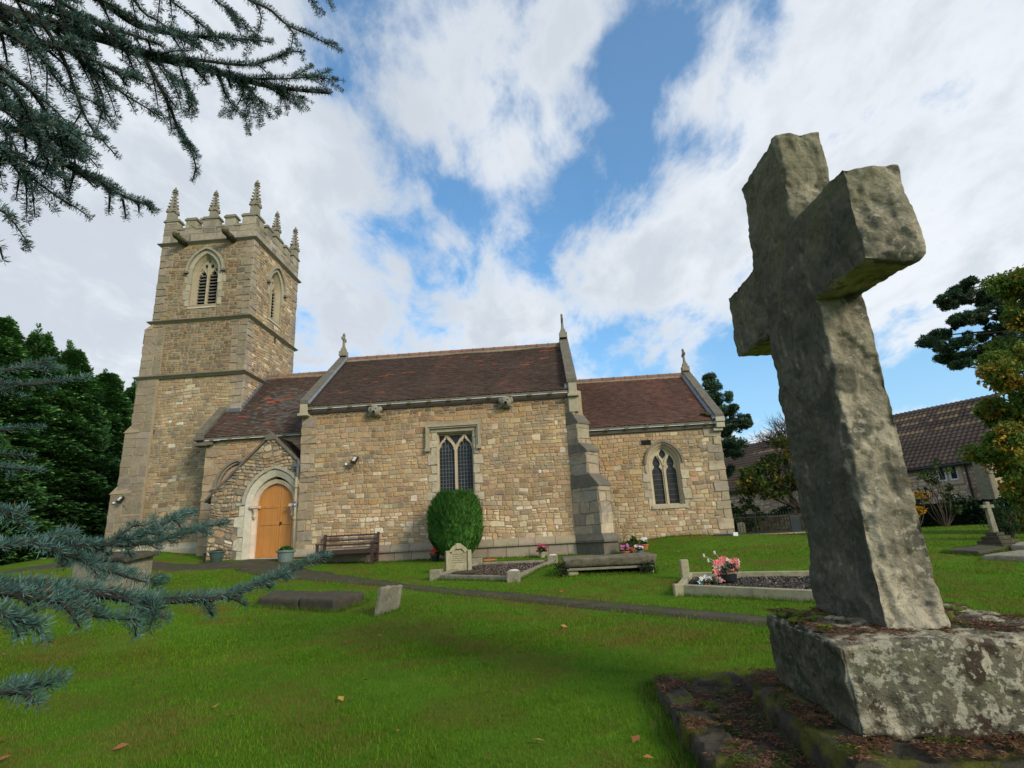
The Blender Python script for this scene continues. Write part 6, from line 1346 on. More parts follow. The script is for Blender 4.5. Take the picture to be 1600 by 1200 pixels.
# --- dark evergreen trees on the left: fans of drooping sprays
def fans(tree_c, z0, z1, rfun, n, seed, lean=0.):
    V = []; C = []
    t = rng.uniform(0, 1, n)**.85; z = z0+(z1-z0)*t; a = rng.uniform(0, 2*np.pi, n)
    lay = .5+.5*np.sin(z*4.1+a*2+seed); r = rfun(t)*(1+.15*np.sin(a*3+seed+z*.9)+.10*np.sin(a*7+z*2.3))*rng.uniform(.72, 1.06, n)*(.82+.22*lay)
    r = r+.15
    P = np.stack([tree_c[0]+r*np.cos(a), tree_c[1]+r*np.sin(a), z], 1); out = np.stack([np.cos(a), np.sin(a), np.zeros(n)], 1)
    tan = np.stack([-np.sin(a), np.cos(a), np.zeros(n)], 1); upv = np.array([0, 0, 1.])
    base = np.array([(.062, .145, .040), (.085, .185, .050), (.105, .215, .056), (.040, .10, .034)])
    tipc = base[rng.integers(0, 4, n)]*rng.uniform(.7, 1.3, (n, 1))*(.8+.5*lay[:, None])
    m = 13
    for k in range(m):
        s = rng.uniform(0, 1, n); side = rng.uniform(-1, 1, n); L = rng.uniform(.20, .42, n)*(1-.35*s)
        c0 = P+out*(s*.50-.30)[:, None]+upv*(-.10*s**2+.20*s+rng.uniform(-.05, .05, n))[:, None]+tan*(side*.22*(1-.4*s))[:, None]
        d = out*(.85)+tan*(side*.75)[:, None]+upv*(.30-.35*rng.random(n))[:, None]; d /= np.linalg.norm(d, axis=1)[:, None]
        w = np.cross(d, upv+out*.4+rng.normal(size=(n, 3))*.35); w /= np.linalg.norm(w, axis=1)[:, None]; w *= .052
        tip = c0+d*L[:, None]-upv*.03; V.append(np.stack([c0-w*.5, c0+d*L[:, None]*.5-w, tip, c0+d*L[:, None]*.5+w], 1)); C.append(tipc*(.85+.35*s[:, None]))
    return np.concatenate(V).reshape(-1, 3), np.concatenate(C)
ev = [((8, 494), 27, 3.6, 'tall dark evergreen at the left edge, highest of the dark row'), ((66, 519), 29, 3.2, 'dark evergreen second from the left in the row beyond the tower'), ((118, 545), 30.5, 3.2, 'dark evergreen in the middle of the dark row left of the tower'), ((172, 580), 33, 3.2, 'dark evergreen with a sloping top in the row nearest the tower'), ((212, 602), 37, 3.0, 'shortest dark evergreen showing just beside the tower wall'), ((-70, 500), 25, 3.8, 'dark evergreen partly outside the left edge of the picture')]
for k, ((px, py), Y, R, lab) in enumerate(ev):
    tp_ = atY(px, py, Y); g = gh(tp_.x, Y); H = tp_.z-g
    t = thing('evergreen_tree', (tp_.x, Y, g), lab, 'tree', 'dark evergreen trees left of the tower')
    rf_ = lambda q, R=R: R*np.clip(1.0-q**2.0, 0, 1)**1.0*(.72+.28*np.clip(q*6, 0, 1))
    V, C = fans((tp_.x, Y), g-.3, tp_.z-.35, rf_, 5200, k*1.7)
    ns = 70; Vp, Cp = [V], [C]                           # pointed leaders breaking the outline
    for _ in range(ns):
        q = random.random()**.6; a = random.uniform(0, 6.3); r_ = float(rf_(np.array(q)))*random.uniform(.5, .95); hh = random.uniform(.6, 1.5)
        b = np.array([tp_.x+r_*math.cos(a), Y+r_*math.sin(a), g-.3+(H-.5)*q]); m_ = 90; s_ = rng.uniform(0, 1, m_); aa = rng.uniform(0, 6.3, m_); o_ = np.stack([np.cos(aa), np.sin(aa), np.full(m_, .9)], 1)
        c_ = b+np.array([.25*math.cos(a), .25*math.sin(a), 1.0])*(s_*hh)[:, None]; d_ = o_*(.46*(1-s_*.72))[:, None]; w_ = np.cross(d_, rng.normal(size=(m_, 3))); w_ /= np.linalg.norm(w_, axis=1)[:, None]; w_ *= .04
        Vp.append(np.stack([c_-w_*.5, c_+d_*.5-w_, c_+d_, c_+d_*.5+w_], 1).reshape(-1, 3)); Cp.append(np.array([(.065, .15, .044)])*rng.uniform(.6, 1.3, (m_, 1)))
    npmesh('crown', np.concatenate(Vp), 4, np.concatenate(Cp), 'needles', t)
    mb = MB(); limb(mb, (tp_.x, Y, g-.3), (tp_.x, Y, tp_.z-1.0), .28, .05, .01); mb.build('trunk', 'bark', t)
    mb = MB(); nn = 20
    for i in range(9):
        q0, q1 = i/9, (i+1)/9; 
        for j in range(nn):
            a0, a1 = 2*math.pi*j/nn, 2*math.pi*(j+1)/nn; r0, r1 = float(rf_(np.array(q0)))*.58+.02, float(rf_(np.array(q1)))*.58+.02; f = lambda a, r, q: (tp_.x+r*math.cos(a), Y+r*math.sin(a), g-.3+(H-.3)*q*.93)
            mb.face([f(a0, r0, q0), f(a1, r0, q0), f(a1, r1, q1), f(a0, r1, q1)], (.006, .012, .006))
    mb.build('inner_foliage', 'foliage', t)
# --- clipped bush by the wall
bc = atY(713, 870, 17.05); gb = gh(bc.x, 17.05); topz = atY(712, 768, 17.05).z; bt_ = thing('clipped_bush', (bc.x, 17.05, gb), 'egg shaped bright green clipped conifer bush in front of the square window', 'bush')
n = 20000; a = rng.uniform(0, 2*np.pi, n); t = rng.uniform(0, 1, n); z = gb+.16+(topz-gb-.36)*t; R = .75*np.clip(1-(np.abs(t-.50)/.60)**2.4, .02, 1)**.6
bn = np.array([mnoise.noise(Vector((math.cos(q)*2.6, math.sin(q)*2.6, w_*3.0))) for q, w_ in zip(a, t)]); R = R*(1+.14*bn); rr = R*rng.uniform(.78, 1.04, n); P = np.stack([bc.x+rr*np.cos(a), 17.05+rr*np.sin(a)*.85, z], 1)
out = np.stack([np.cos(a), np.sin(a), np.zeros(n)], 1); L = (rng.uniform(.09, .24, n)*(1+.7*np.clip(t-.7, 0, 1)*2))[:, None]; d = out*(.38+.1*(t[:, None]-.3))+np.array([0, 0, 1.])+rng.normal(size=(n, 3))*.2; d /= np.linalg.norm(d, axis=1)[:, None]
w = np.cross(d, out); w = w/np.linalg.norm(w, axis=1)[:, None]*.0095; V = []; Cc = []
bcol = np.array([(.045, .125, .020), (.062, .165, .026), (.032, .095, .018), (.09, .20, .035)])[rng.integers(0, 4, n)]*rng.uniform(.6, 1.3, (n, 1))*(1+.5*bn[:, None])
for off in (0, 1, 2): o_ = w*(off-1)*1.6; V.append(np.stack([P+o_-w*.5, P+o_+d*L*.5-w, P+o_*1.8+d*L, P+o_+d*L*.5+w], 1)); Cc.append(bcol*(1+.15*off))
npmesh('foliage', np.concatenate(V).reshape(-1, 3), 4, np.concatenate(Cc), 'foliage', bt_)
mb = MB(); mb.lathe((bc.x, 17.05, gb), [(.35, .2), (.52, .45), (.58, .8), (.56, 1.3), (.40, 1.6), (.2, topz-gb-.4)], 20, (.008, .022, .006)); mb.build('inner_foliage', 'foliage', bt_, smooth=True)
mb = MB(); mb.tube([(bc.x, 17.05, gb-.1), (bc.x, 17.05, gb+.5)], .07, 8); mb.build('stem', 'bark', bt_)
# --- pines: needle tufts on level limbs
def pine(loc, clumps, trunk, label, size=.34, per=260, group=None, cols=((.022, .055, .026), (.032, .075, .032), (.045, .095, .038), (.06, .07, .035))):
    t = thing('pine_tree', loc, label, 'tree', group); tr = MB(); cl = []; rad = []
    limb(tr, trunk[0], trunk[1], trunk[2], trunk[3], .03, 8); tr.build('trunk', 'bark', t); lb = MB()
    for (c, r) in clumps:
        k = min(max((c[2]-.5*r[2]-trunk[0].z)/(trunk[1].z-trunk[0].z), .2), .98); b = trunk[0].lerp(trunk[1], k); limb(lb, b, c, .055, .02, .14, 7, 6)
        for _ in range(int(14+r[0]*14)):
            d = Vector((random.gauss(0, 1), random.gauss(0, 1), random.gauss(0, .8))).normalized(); p = Vector((c[0]+d.x*r[0]*random.uniform(.5, 1.35), c[1]+d.y*r[1]*random.uniform(.5, 1.3), c[2]+d.z*r[2]*random.uniform(.4, 1.15))); cl.append(p); rad.append(random.uniform(.45, 1.0)*size*.66)
            if random.random() < .5: limb(lb, c, p, .025, .012, .1, 4, 4)
    lb.build('limbs', 'bark', t); cl = np.array(cl); V, C = cloud(cl, np.array(rad)*1.15, per*2, .050, cols, (1, 1, .8), -.9, 3.4); npmesh('crown', V, 4, C, 'needles', t); return t
Yp = 34; cs_ = [((1112, 606), 12, 16), ((1098, 625), 16, 16), ((1125, 622), 14, 16), ((1118, 645), 24, 18), ((1100, 655), 22, 20), ((1142, 640), 12, 11), ((1155, 655), 14, 9), ((1163, 662), 8, 8), ((1135, 668), 26, 12), ((1112, 680), 24, 18), ((1148, 692), 18, 11), ((1130, 700), 24, 14), ((1112, 715), 22, 18), ((1150, 708), 8, 6), ((1125, 735), 16, 16), ((1108, 590), 7, 5)]
Z = lambda c, k: c*Yp/889*k
clp = [((lambda q: (q.x, q.y, q.z))(atY(*c, Yp+random.uniform(-1, 1))), (Z(a, .9), Z(a, .9), Z(b, .8))) for c, a, b in cs_]
p0 = atY(1122, 836, Yp); p1 = atY(1108, 600, Yp); p0.z = -.4
pine(p0, clp, (p0, p1, .26, .06), 'dark green pine showing beside the east end of the chancel', .40, 75)
Yp = 24; cs_ = [((1480, 470), 18, 14), ((1500, 455), 16, 12), ((1530, 465), 24, 14), ((1560, 462), 22, 16), ((1590, 480), 30, 24), ((1545, 490), 30, 14), ((1505, 500), 20, 10), ((1465, 525), 18, 9), ((1450, 535), 9, 6), ((1490, 540), 22, 10), ((1520, 555), 22, 9), ((1480, 560), 12, 6), ((1550, 525), 34, 18), ((1500, 570), 10, 5), ((1580, 540), 30, 22), ((1620, 500), 40, 40), ((1660, 560), 50, 40), ((1650, 440), 40, 30), ((1515, 440), 6, 5)]
clp = [((lambda q: (q.x, q.y, q.z))(atY(*c, Yp+random.uniform(-1, 1))), (Z(a, .95), Z(a, .95), Z(b, .8))) for c, a, b in cs_]
p0 = atY(1740, 830, Yp); p0.z = -.4; p1 = atY(1640, 430, Yp)
pine(p0, clp, (p0, p1, .35, .10), 'dark pine reaching in at the upper right edge above the autumn maple', .32, 75)
# --- broadleaf trees
def broad(name, loc, label, clumps, trunkpts, cols, leaf=.11, per=110, group=None, crad=.42, dens=1.0, drop=.2, twig=True, rtr=.16):
    t = thing(name, loc, label, 'tree', group); tr = MB(); tr.tube(trunkpts, [rtr*(1-.6*k/(len(trunkpts)-1)) for k in range(len(trunkpts))], 8); tr.build('trunk', 'bark', t); lb = MB(); cl = []; rd = []
    for c, r in clumps:
        limb(lb, trunkpts[-1] if random.random() < .6 else trunkpts[len(trunkpts)//2], c, .05, .015, .12, 6, 5)
        for _ in range(int((7+r[0]*r[2]*12)*dens)):
            d = Vector((random.gauss(0, 1), random.gauss(0, 1), random.gauss(0, 1))).normalized()*random.uniform(.3, 1); p = Vector((c[0]+d.x*r[0], c[1]+d.y*r[1], c[2]+d.z*r[2])); cl.append(p); rd.append(crad*random.uniform(.5, 1.1))
            if twig and random.random() < .4: limb(lb, c, p, .015, .006, .1, 4, 4)
    lb.build('limbs', 'bark', t); V, C = cloud(np.array(cl), np.array(rd), per, leaf, cols, (1, 1, .8), drop, 1.5); npmesh('crown', V, 4, C, 'foliage', t); return t
Ym = 17; Zm = lambda a, Y=17: a*Y/889
mc_ = [((1580, 440), 30, 14), ((1600, 500), 22, 16), ((1585, 560), 30, 30), ((1560, 590), 22, 18), ((1600, 640), 45, 40), ((1560, 650), 25, 25), ((1575, 700), 40, 25), ((1540, 708), 26, 10), ((1600, 740), 45, 40), ((1650, 600), 60, 60), ((1580, 690), 40, 30), ((1640, 780), 50, 50), ((1600, 800), 30, 30), ((1555, 565), 12, 10), ((1620, 450), 50, 30)]
cols_m = [(.055, .095, .014), (.045, .085, .014), (.10, .11, .016), (.17, .11, .018), (.035, .07, .014), (.25, .15, .02), (.07, .11, .018), (.05, .09, .015), (.06, .10, .016)]
clp = [((lambda q: (q.x, q.y, q.z))(atY(*c, Ym+random.uniform(-.8, .8))), (Zm(a), Zm(a), Zm(b))) for c, a, b in mc_]
p0 = atY(1720, 840, Ym); p0.z = gh(p0.x, Ym)-.2; p1 = atY(1690, 640, Ym)
broad('maple_tree', p0, 'autumn maple with green and orange leaves at the right edge', clp, [p0, p0.lerp(p1, .5)+Vector((.1, 0, 0)), p1], [tuple(v*1.75 for v in c) for c in cols_m], .078, 170, crad=.38, dens=1.6, rtr=.2)
Yt_ = 27; p0 = gpt(1262, 838); p0 = atY(1268, 835, Yt_); p0.z = -.35
mc_ = [((1165, 745), 16, 14), ((1185, 735), 22, 16), ((1190, 755), 26, 14), ((1215, 725), 26, 18), ((1220, 760), 22, 14), ((1240, 705), 22, 20), ((1245, 745), 26, 22), ((1170, 765), 12, 10), ((1265, 700), 24, 30), ((1280, 740), 30, 30), ((1200, 770), 16, 8), ((1300, 700), 30, 30), ((1225, 690), 18, 8)]
clp = [((lambda q: (q.x, q.y, q.z))(atY(*c, Yt_+random.uniform(-1, 1))), (Zm(a, 27), Zm(a, 27), Zm(b, 27))) for c, a, b in mc_]
broad('yellowing_tree', p0, 'low spreading tree with green and yellow leaves behind the railings', clp, [p0, atY(1255, 800, Yt_), atY(1232, 770, Yt_)], [(.045, .075, .014), (.055, .09, .018), (.13, .12, .02), (.22, .16, .02), (.035, .055, .014)], .13, 42, crad=.45, dens=.8)
# bare birch like tree above it
Yb_ = 31; p0 = atY(1250, 838, Yb_); p0.z = -.35; t = thing('bare_tree', p0, 'bare twiggy tree top rising against the sky between the chancel and the great cross', 'tree'); tr = MB()
top = atY(1225, 690, Yb_); limb(tr, p0, top, .16, .07, .03); tr.build('trunk', 'bark', t); tw_ = MB()
def twigs(a, d, L, r, depth):
    b = a+d*L; pts = [a, a+d*L*.5+Vector((random.gauss(0, 1), random.gauss(0, 1), 0))*L*.05, b]; tw_.tube(pts, [r, r*.8, r*.55], 4, cap=False)
    if depth:
        for _ in range(random.choice((3, 4))):
            f = random.uniform(.35, 1); e = (d+Vector((random.gauss(0, .45), random.gauss(0, .45), random.uniform(-.05, .4)))).normalized(); twigs(a+d*L*f, e, L*random.uniform(.5, .75), r*.6, depth-1)
for px, py in ((1160, 700), (1172, 675), (1203, 660), (1230, 645), (1248, 655), (1262, 660), (1168, 690), (1180, 665), (1195, 645), (1212, 632), (1225, 628), (1240, 635), (1255, 640), (1185, 700), (1215, 650), (1235, 655)):
    q = atY(px, py, Yb_+random.uniform(-1, 1)); s_ = top+Vector((random.uniform(-.3, .3), 0, random.uniform(-.8, .2))); d = (q-s_); [twigs(s_+Vector((random.gauss(0, .3), random.gauss(0, .3), 0)), (d+Vector((random.gauss(0, .5), random.gauss(0, .5), random.gauss(0, .3)))).normalized(), d.length*.42, .022, 3) for _q in range(2)]
tw_.build('twigs', 'bark', t)
# shrubs
def shrub(name, px, py, Y, rx, rz2, label, cols, n, leaf, cat='shrub', up=.6):
    q = atY(px, py, Y); g = gh(q.x, Y); t = thing(name, (q.x, Y, g), label, cat); c = (q.x, Y, g+rz2*.55); C = ellip(n, c, (rx, rx*.8, rz2*.55), .2); mb = MB()
    for k in range(min(n, 16)): limb(mb, (q.x, Y, g-.1), C[k], .02, .008, .12, 5, 4)
    mb.build('stems', 'bark', t); V, Cc = cloud(C, .2, 34, leaf, cols, drop=.1); npmesh('foliage', V, 4, Cc, 'foliage', t); return t
shrub('yellow_shrub', 1432, 822, 22, .55, 1.9, 'thin shrub with bright yellow autumn leaves right of the great cross', [(.42, .22, .015), (.36, .2, .02), (.3, .13, .01)], 16, .085)
shrub('green_shrub', 1478, 822, 23.5, .7, 2.4, 'thin green shrub standing under the white window of the long building', [(.05, .08, .02), (.035, .06, .016)], 17, .09)
shrub('leafy_shrub', 1165, 838, 28, 1.0, 1.7, 'green shrub at the left end of the railings beside the chancel corner', [(.04, .075, .018), (.055, .09, .02), (.03, .05, .014)], 60, .10)
shrub('small_bush', 1578, 840, 15.2, .35, .8, 'small dark bush beside the steps of the small cross', [(.02, .045, .014), (.03, .06, .018)], 26, .05)
# hedge and low wall at the end of the lawn
ha_, hb_ = onB(1400, 800, 2.2), onB(1600, 800, 2.2); hg = thing('hedge', (ha_.x, ha_.y, -.3), 'low dark hedge in front of the long stone building', 'hedge'); C = []
dd = D_; hs0 = FBd.O+Bn*2.4
for _ in range(420): a = random.uniform(-9, 14); p = hs0+dd*a; C.append((p.x+random.gauss(0, .25), p.y+random.gauss(0, .25), random.uniform(-.35, .92+.12*math.sin(a*1.7))))
V, Cc = cloud(np.array(C), .3, 110, .075, [(.010, .028, .010), (.018, .042, .012), (.028, .055, .016)]); npmesh('foliage', V, 4, Cc, 'foliage', hg)
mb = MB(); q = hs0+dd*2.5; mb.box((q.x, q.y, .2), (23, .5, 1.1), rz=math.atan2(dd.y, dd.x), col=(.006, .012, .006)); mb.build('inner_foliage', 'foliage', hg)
lw = thing('low_wall', (10, 33, -.3), 'low dark stone wall behind the iron railings', 'wall'); A1, B1 = atY(1120, 822, 33), atY(1330, 822, 29); FLW = Fr((A1.x, A1.y, 0), (B1-A1).normalized()*1, (0, -1, 0)); FLW.u.z = 0
mb = MB(); Lw = (B1-A1).length; mb.hexa([FLW.P(0, -.6, -.3), FLW.P(Lw, -.6, -.3), FLW.P(Lw, -.6, 0), FLW.P(0, -.6, 0)], [FLW.P(0, .75, -.3), FLW.P(Lw, .75, -.3), FLW.P(Lw, .75, 0), FLW.P(0, .75, 0)]); w_ = mb.build('wall', 'mossy', lw)
st = MB(); rubble(st, FLW, 0, Lw, -.5, .75, lambda u, z: tone(pick(dict(dark=3, brown=3, grey=2)), .6), rows=(.15, .22), lens=(.2, .4), seed=44); st.build('stonework', 'masonry', w_)
# railings
fa, fb = gpt(1120, 838.5), gpt(1300, 836); Yf = 23.5; fa, fb = atY(1118, 838, Yf), atY(1300, 835, Yf+.6); fa.z = gh(fa.x, fa.y); fb.z = gh(fb.x, fb.y)
rl = thing('railings', fa, 'spiked iron railings between the chancel corner and the great cross', 'railings'); d = fb-fa; n = int(d.length/.115); mb = MB(); ht = atY(1200, 801, Yf+.3).z-gh(atY(1200, 801, Yf+.3).x, Yf)
for k in range(n+1):
    p = fa+d*(k/n); mb.tube([p-Vector((0, 0, .05)), p+Vector((0, 0, ht-.06))], .010, 5); mb.tube([p+Vector((0, 0, ht-.08)), p+Vector((0, 0, ht-.05)), p+Vector((0, 0, ht+.04))], [.008, .022, .001], 5)
mb.build('bars', 'iron', rl); 
for h in (.12, ht-.16): mb = MB(); mb.tube([fa+Vector((0, 0, h)), fb+Vector((0, 0, h))], .018, 4); mb.build('rail', 'iron', rl)
for k in range(4): p = fa+d*(.06+k*.3); mb = MB(); mb.tube([p-Vector((0, 0, .1)), p+Vector((0, 0, ht+.02))], .028, 6); mb.build('post', 'iron', rl)
mb = MB(); kerb(mb, fa+Vector((0, -.02, 0)), fb+Vector((0, -.02, 0)), .2, -.1, .07); mb.build('kerb', 'grave_buff', rl)
for (x0, yb, yt, w, mat, lab) in ((1161, 837, 816, .28, 'grave_grey', 'small rounded grey headstone behind the left part of the railings'), (1246, 834, 805, .36, 'black_plastic', 'tall dark polished headstone leaning behind the railings')):
    p = atY(x0, yb, Yf+.9); zt_ = atY(x0-3, yt, Yf+.9).z; t = thing('headstone', p, lab, 'headstone'); g = gh(p.x, p.y); mb = MB(); FH2 = Fr((p.x, p.y, 0), (1, 0, 0), (0, -1, 0)); top_ = [(w/2*math.cos(a), zt_-w*.25+w*.25*math.sin(a)) for a in np.linspace(0, math.pi, 9)]
    panel(mb, FH2, [(-w/2, g-.1), (w/2, g-.1)]+top_, [], 0, .12, col=(1, 1, 1)); mb.build('stone', mat if mat != 'black_plastic' else material('polished slate', (.05, .065, .07), rough=.35), t)
# ------------------------------------------------------------------ blue cedar: limbs, twigs and needle tufts reaching in from the left
cd_t = thing('cedar_tree', (-4.6, 1.6, -1.2), 'blue cedar whose needle covered branches hang in from the left and the top left corner', 'tree')
TUF = []; WD = MB()                                      # tufts: (point, axis, length, width, count)
def path3(pts, D0, D1, ox, oy, s, jitd=.0):
    n = len(pts); return [atD(ox+a/s, oy+b/s, D0+(D1-D0)*k/max(1, n-1)) for k, (a, b) in enumerate(pts)]
def smooth_path(P, step):
    out = []
    for i in range(len(P)-1):
        p0, p1, p2, p3 = P[max(i-1, 0)], P[i], P[i+1], P[min(i+2, len(P)-1)]; n = max(1, int((p2-p1).length/step))
        for k in range(n):
            t = k/n; out.append(.5*((2*p1)+(p2-p0)*t+(2*p0-5*p1+4*p2-p3)*t*t+(3*p1-p0-3*p2+p3)*t**3))
    out.append(P[-1]); return out
def branch(P, r0, r1, step, nl, nw, cnt, side=0, slen=(.1, .3), droop=.4, bare=0, depth=0):
    Q = smooth_path(P, step); n = len(Q); WD.tube(Q[::2] if n > 6 else Q, [r0+(r1-r0)*k/max(1, len(Q[::2] if n > 6 else Q)-1) for k in range(len(Q[::2] if n > 6 else Q))], 5)
    for k, q in enumerate(Q):
        if k/n < bare: continue
        ax = (Q[min(k+1, n-1)]-Q[max(k-1, 0)]).normalized(); TUF.append((q+Vector((0, 0, r0*.3)), ax, nl*random.uniform(.8, 1.15)*(1 if k < n-2 else .8), nw, cnt))
        if side and random.random() < side and 1 < k < n-1:
            sd = ax.cross(Vector((0, 0, 1))); sd = sd.normalized() if sd.length > .1 else Vector((1, 0, 0)); sd = sd*random.choice((-1, 1)); L = random.uniform(*slen)*(1-.55*k/n)
            e = (ax*random.uniform(.5, 1.1)+sd*random.uniform(.1, .8)+FW*random.uniform(-.3, .3)+Vector((0, 0, -droop*random.uniform(.2, 1.4)))).normalized(); m1 = q+e*L*.5+Vector((0, 0, .0)); m2 = q+e*L+Vector((0, 0, -L*droop*.35))
            branch([q, m1, m2], r0*.45, r0*.2, step, nl*.92, nw, cnt, side*.25 if depth < 1 else 0, (slen[0]*.5, slen[1]*.5), droop, 0, depth+1)
UPB = [  # upper left: paths in a 2.857 times enlarged view of the corner, with distance
    ([(-120, -20), (0, 40), (230, 110), (480, 180), (640, 245), (860, 290), (1000, 330), (1200, 385), (1470, 415)], 3.6, 4.6, .030, .55),
    ([(640, 245), (900, 270), (1100, 290), (1240, 255), (1295, 230)], 4.0, 4.5, .012, .4), ([(300, -80), (440, 0), (600, 110), (760, 150), (1000, 170), (1150, 180), (1215, 190)], 3.8, 4.4, .014, .5),
    ([(1040, -60), (1110, 0), (1200, 40), (1280, 110), (1400, 165), (1525, 228)], 4.3, 4.6, .010, .35), ([(920, -60), (960, 0), (1040, 60), (1110, 130)], 4.2, 4.3, .008, .4), ([(700, -70), (760, 0), (850, 70), (940, 150)], 4.0, 4.2, .009, .4),
    ([(1130, 0), (1165, 60), (1160, 120), (1140, 190)], 4.3, 4.3, .006, .2), ([(1330, -60), (1390, 0), (1440, 60)], 4.5, 4.6, .005, .1), ([(1430, -40), (1465, 0), (1487, 37)], 4.5, 4.6, .005, 0), ([(1280, 110), (1310, 150), (1295, 225)], 4.4, 4.4, .006, .2),
    ([(1000, 330), (1150, 352), (1300, 350), (1400, 345), (1500, 357)], 4.3, 4.7, .008, .35), ([(1200, 385), (1350, 440)], 4.4, 4.6, .006, .2), ([(1180, 380), (1260, 430), (1345, 490)], 4.4, 4.6, .006, .3), ([(1060, 345), (1160, 450), (1205, 527)], 4.3, 4.5, .006, .25),
    ([(1090, 350), (1080, 430), (1022, 524)], 4.3, 4.3, .006, .2), ([(960, 320), (1000, 400), (1040, 480), (1090, 525)], 4.2, 4.3, .006, .2), ([(1310, 345), (1392, 295)], 4.4, 4.6, .005, .1), ([(1380, 348), (1470, 318)], 4.5, 4.6, .005, 0), ([(1150, 375), (1110, 440), (1090, 520)], 4.3, 4.3, .005, .2),
    ([(920, 320), (900, 370), (875, 385)], 4.1, 4.1, .005, .1), ([(640, 250), (720, 400), (760, 480), (800, 590), (860, 690), (880, 782)], 4.0, 3.8, .012, .3), ([(560, 225), (600, 320), (612, 372)], 3.9, 3.9, .007, .3), ([(800, 285), (825, 380), (858, 470), (830, 505)], 4.0, 3.9, .007, .25), ([(700, 270), (760, 340), (800, 440)], 4, 3.9, .007, .3),
    ([(280, 180), (430, 330), (560, 425), (700, 510), (732, 548)], 3.7, 3.8, .010, .35), ([(180, 90), (250, 200), (300, 300), (340, 420), (400, 560), (470, 640), (527, 705)], 3.5, 3.6, .010, .3), ([(-150, 500), (0, 560), (180, 620), (300, 740), (420, 800), (560, 880), (672, 915)], 3.0, 3.6, .016, .45),
    ([(-100, 600), (0, 660), (60, 720), (150, 800), (230, 860), (318, 922)], 3.0, 3.3, .010, .35), ([(300, 200), (380, 290), (450, 400), (470, 520), (508, 580)], 3.7, 3.6, .009, .35), ([(60, 60), (150, 200), (240, 340), (330, 420), (460, 470)], 3.5, 3.6, .009, .4),
    ([(-120, 220), (0, 300), (150, 420), (250, 560), (380, 600), (468, 625)], 3.1, 3.5, .012, .5), ([(-100, 380), (0, 430), (140, 520), (240, 620), (362, 652)], 3.0, 3.4, .010, .5), ([(-60, 620), (60, 690), (170, 740), (285, 797)], 3.0, 3.2, .007, .35), ([(40, 700), (95, 790), (150, 857)], 3.1, 3.1, .006, .2),
    ([(-90, 880), (0, 935), (47, 975)], 2.8, 2.9, .008, .2), ([(-60, 1060), (0, 1110), (14, 1160)], 2.8, 2.8, .008, .1), ([(-150, 60), (0, 130), (150, 190), (330, 230), (520, 320), (610, 340)], 3.3, 3.8, .016, .6), 
    ([(-120, -60), (40, -20), (260, 60), (420, 100), (600, 160), (720, 200)], 3.5, 4.0, .016, .6), ([(100, -80), (260, 0), (350, 60), (470, 120), (560, 200), (640, 300)], 3.6, 3.9, .012, .5), ([(-120, 420), (0, 480), (120, 500), (260, 560), (340, 650), (430, 700)], 3.0, 3.3, .012, .5),
    ([(-100, 300), (40, 380), (100, 460), (150, 560), (200, 700), (240, 760)], 2.9, 3.1, .010, .5), ([(-80, 500), (20, 580), (60, 640), (30, 700), (40, 730)], 2.9, 2.9, .008, .4), ([(480, -70), (600, 0), (640, 60), (700, 90), (860, 210)], 3.9, 4.1, .009, .5)]
for pts, D0, D1, r, sd in UPB: branch(path3(pts, D0, D1, 0, 0, 2.857), r, r*.3, .020, .035, .0038, 32, sd*.62, (.08, .24), .38)
LOB = [  # lower left, near: paths in a 3.077 times enlarged view from (0, 760)
    ([(-250, 470), (0, 480), (250, 490), (480, 515), (700, 545), (900, 545), (1080, 530), (1250, 470), (1380, 415), (1480, 370), (1580, 340)], 1.15, 1.6, .011, .25), ([(-200, 300), (0, 290), (200, 275), (400, 285), (600, 265), (750, 205), (840, 150), (930, 125)], 1.5, 1.9, .009, .3),
    ([(540, 285), (760, 265), (900, 225), (1000, 195), (1090, 176)], 1.7, 2.0, .006, .15), ([(200, 290), (330, 330), (450, 375), (520, 412), (642, 410)], 1.5, 1.6, .006, .2), ([(-200, 480), (0, 510), (300, 560), (450, 620), (660, 640)], 1.1, 1.3, .007, .25), ([(690, 560), (745, 590), (720, 680)], 1.15, 1.1, .004, 0), ([(700, 560), (770, 620), (800, 640)], 1.15, 1.12, .004, 0),
    ([(-150, 560), (0, 610), (100, 650), (195, 668)], 1.1, 1.15, .005, .2), ([(280, 540), (345, 610), (385, 682)], 1.15, 1.15, .004, 0), ([(-150, 120), (0, 125), (60, 128), (108, 118)], 1.3, 1.3, .005, .1), ([(-200, 1010), (0, 1000), (100, 975), (200, 958), (300, 938)], .95, 1.0, .007, .1), ([(90, 985), (140, 1010), (165, 1045)], .97, .95, .004, 0),
    ([(520, 400), (680, 455), (800, 450)], 1.5, 1.55, .004, .1), ([(560, 250), (640, 190), (720, 185), (745, 150)], 1.7, 1.75, .004, 0), ([(620, 250), (700, 230), (830, 205)], 1.7, 1.8, .004, 0), ([(240, 250), (300, 230), (360, 235)], 1.55, 1.6, .004, 0)]
for pts, D0, D1, r, sd in LOB: branch(path3(pts, D0, D1, 0, 760, 3.077), r, r*.3, .0105, .0205, .0019, 46, sd*.45, (.04, .10), .5, 0)
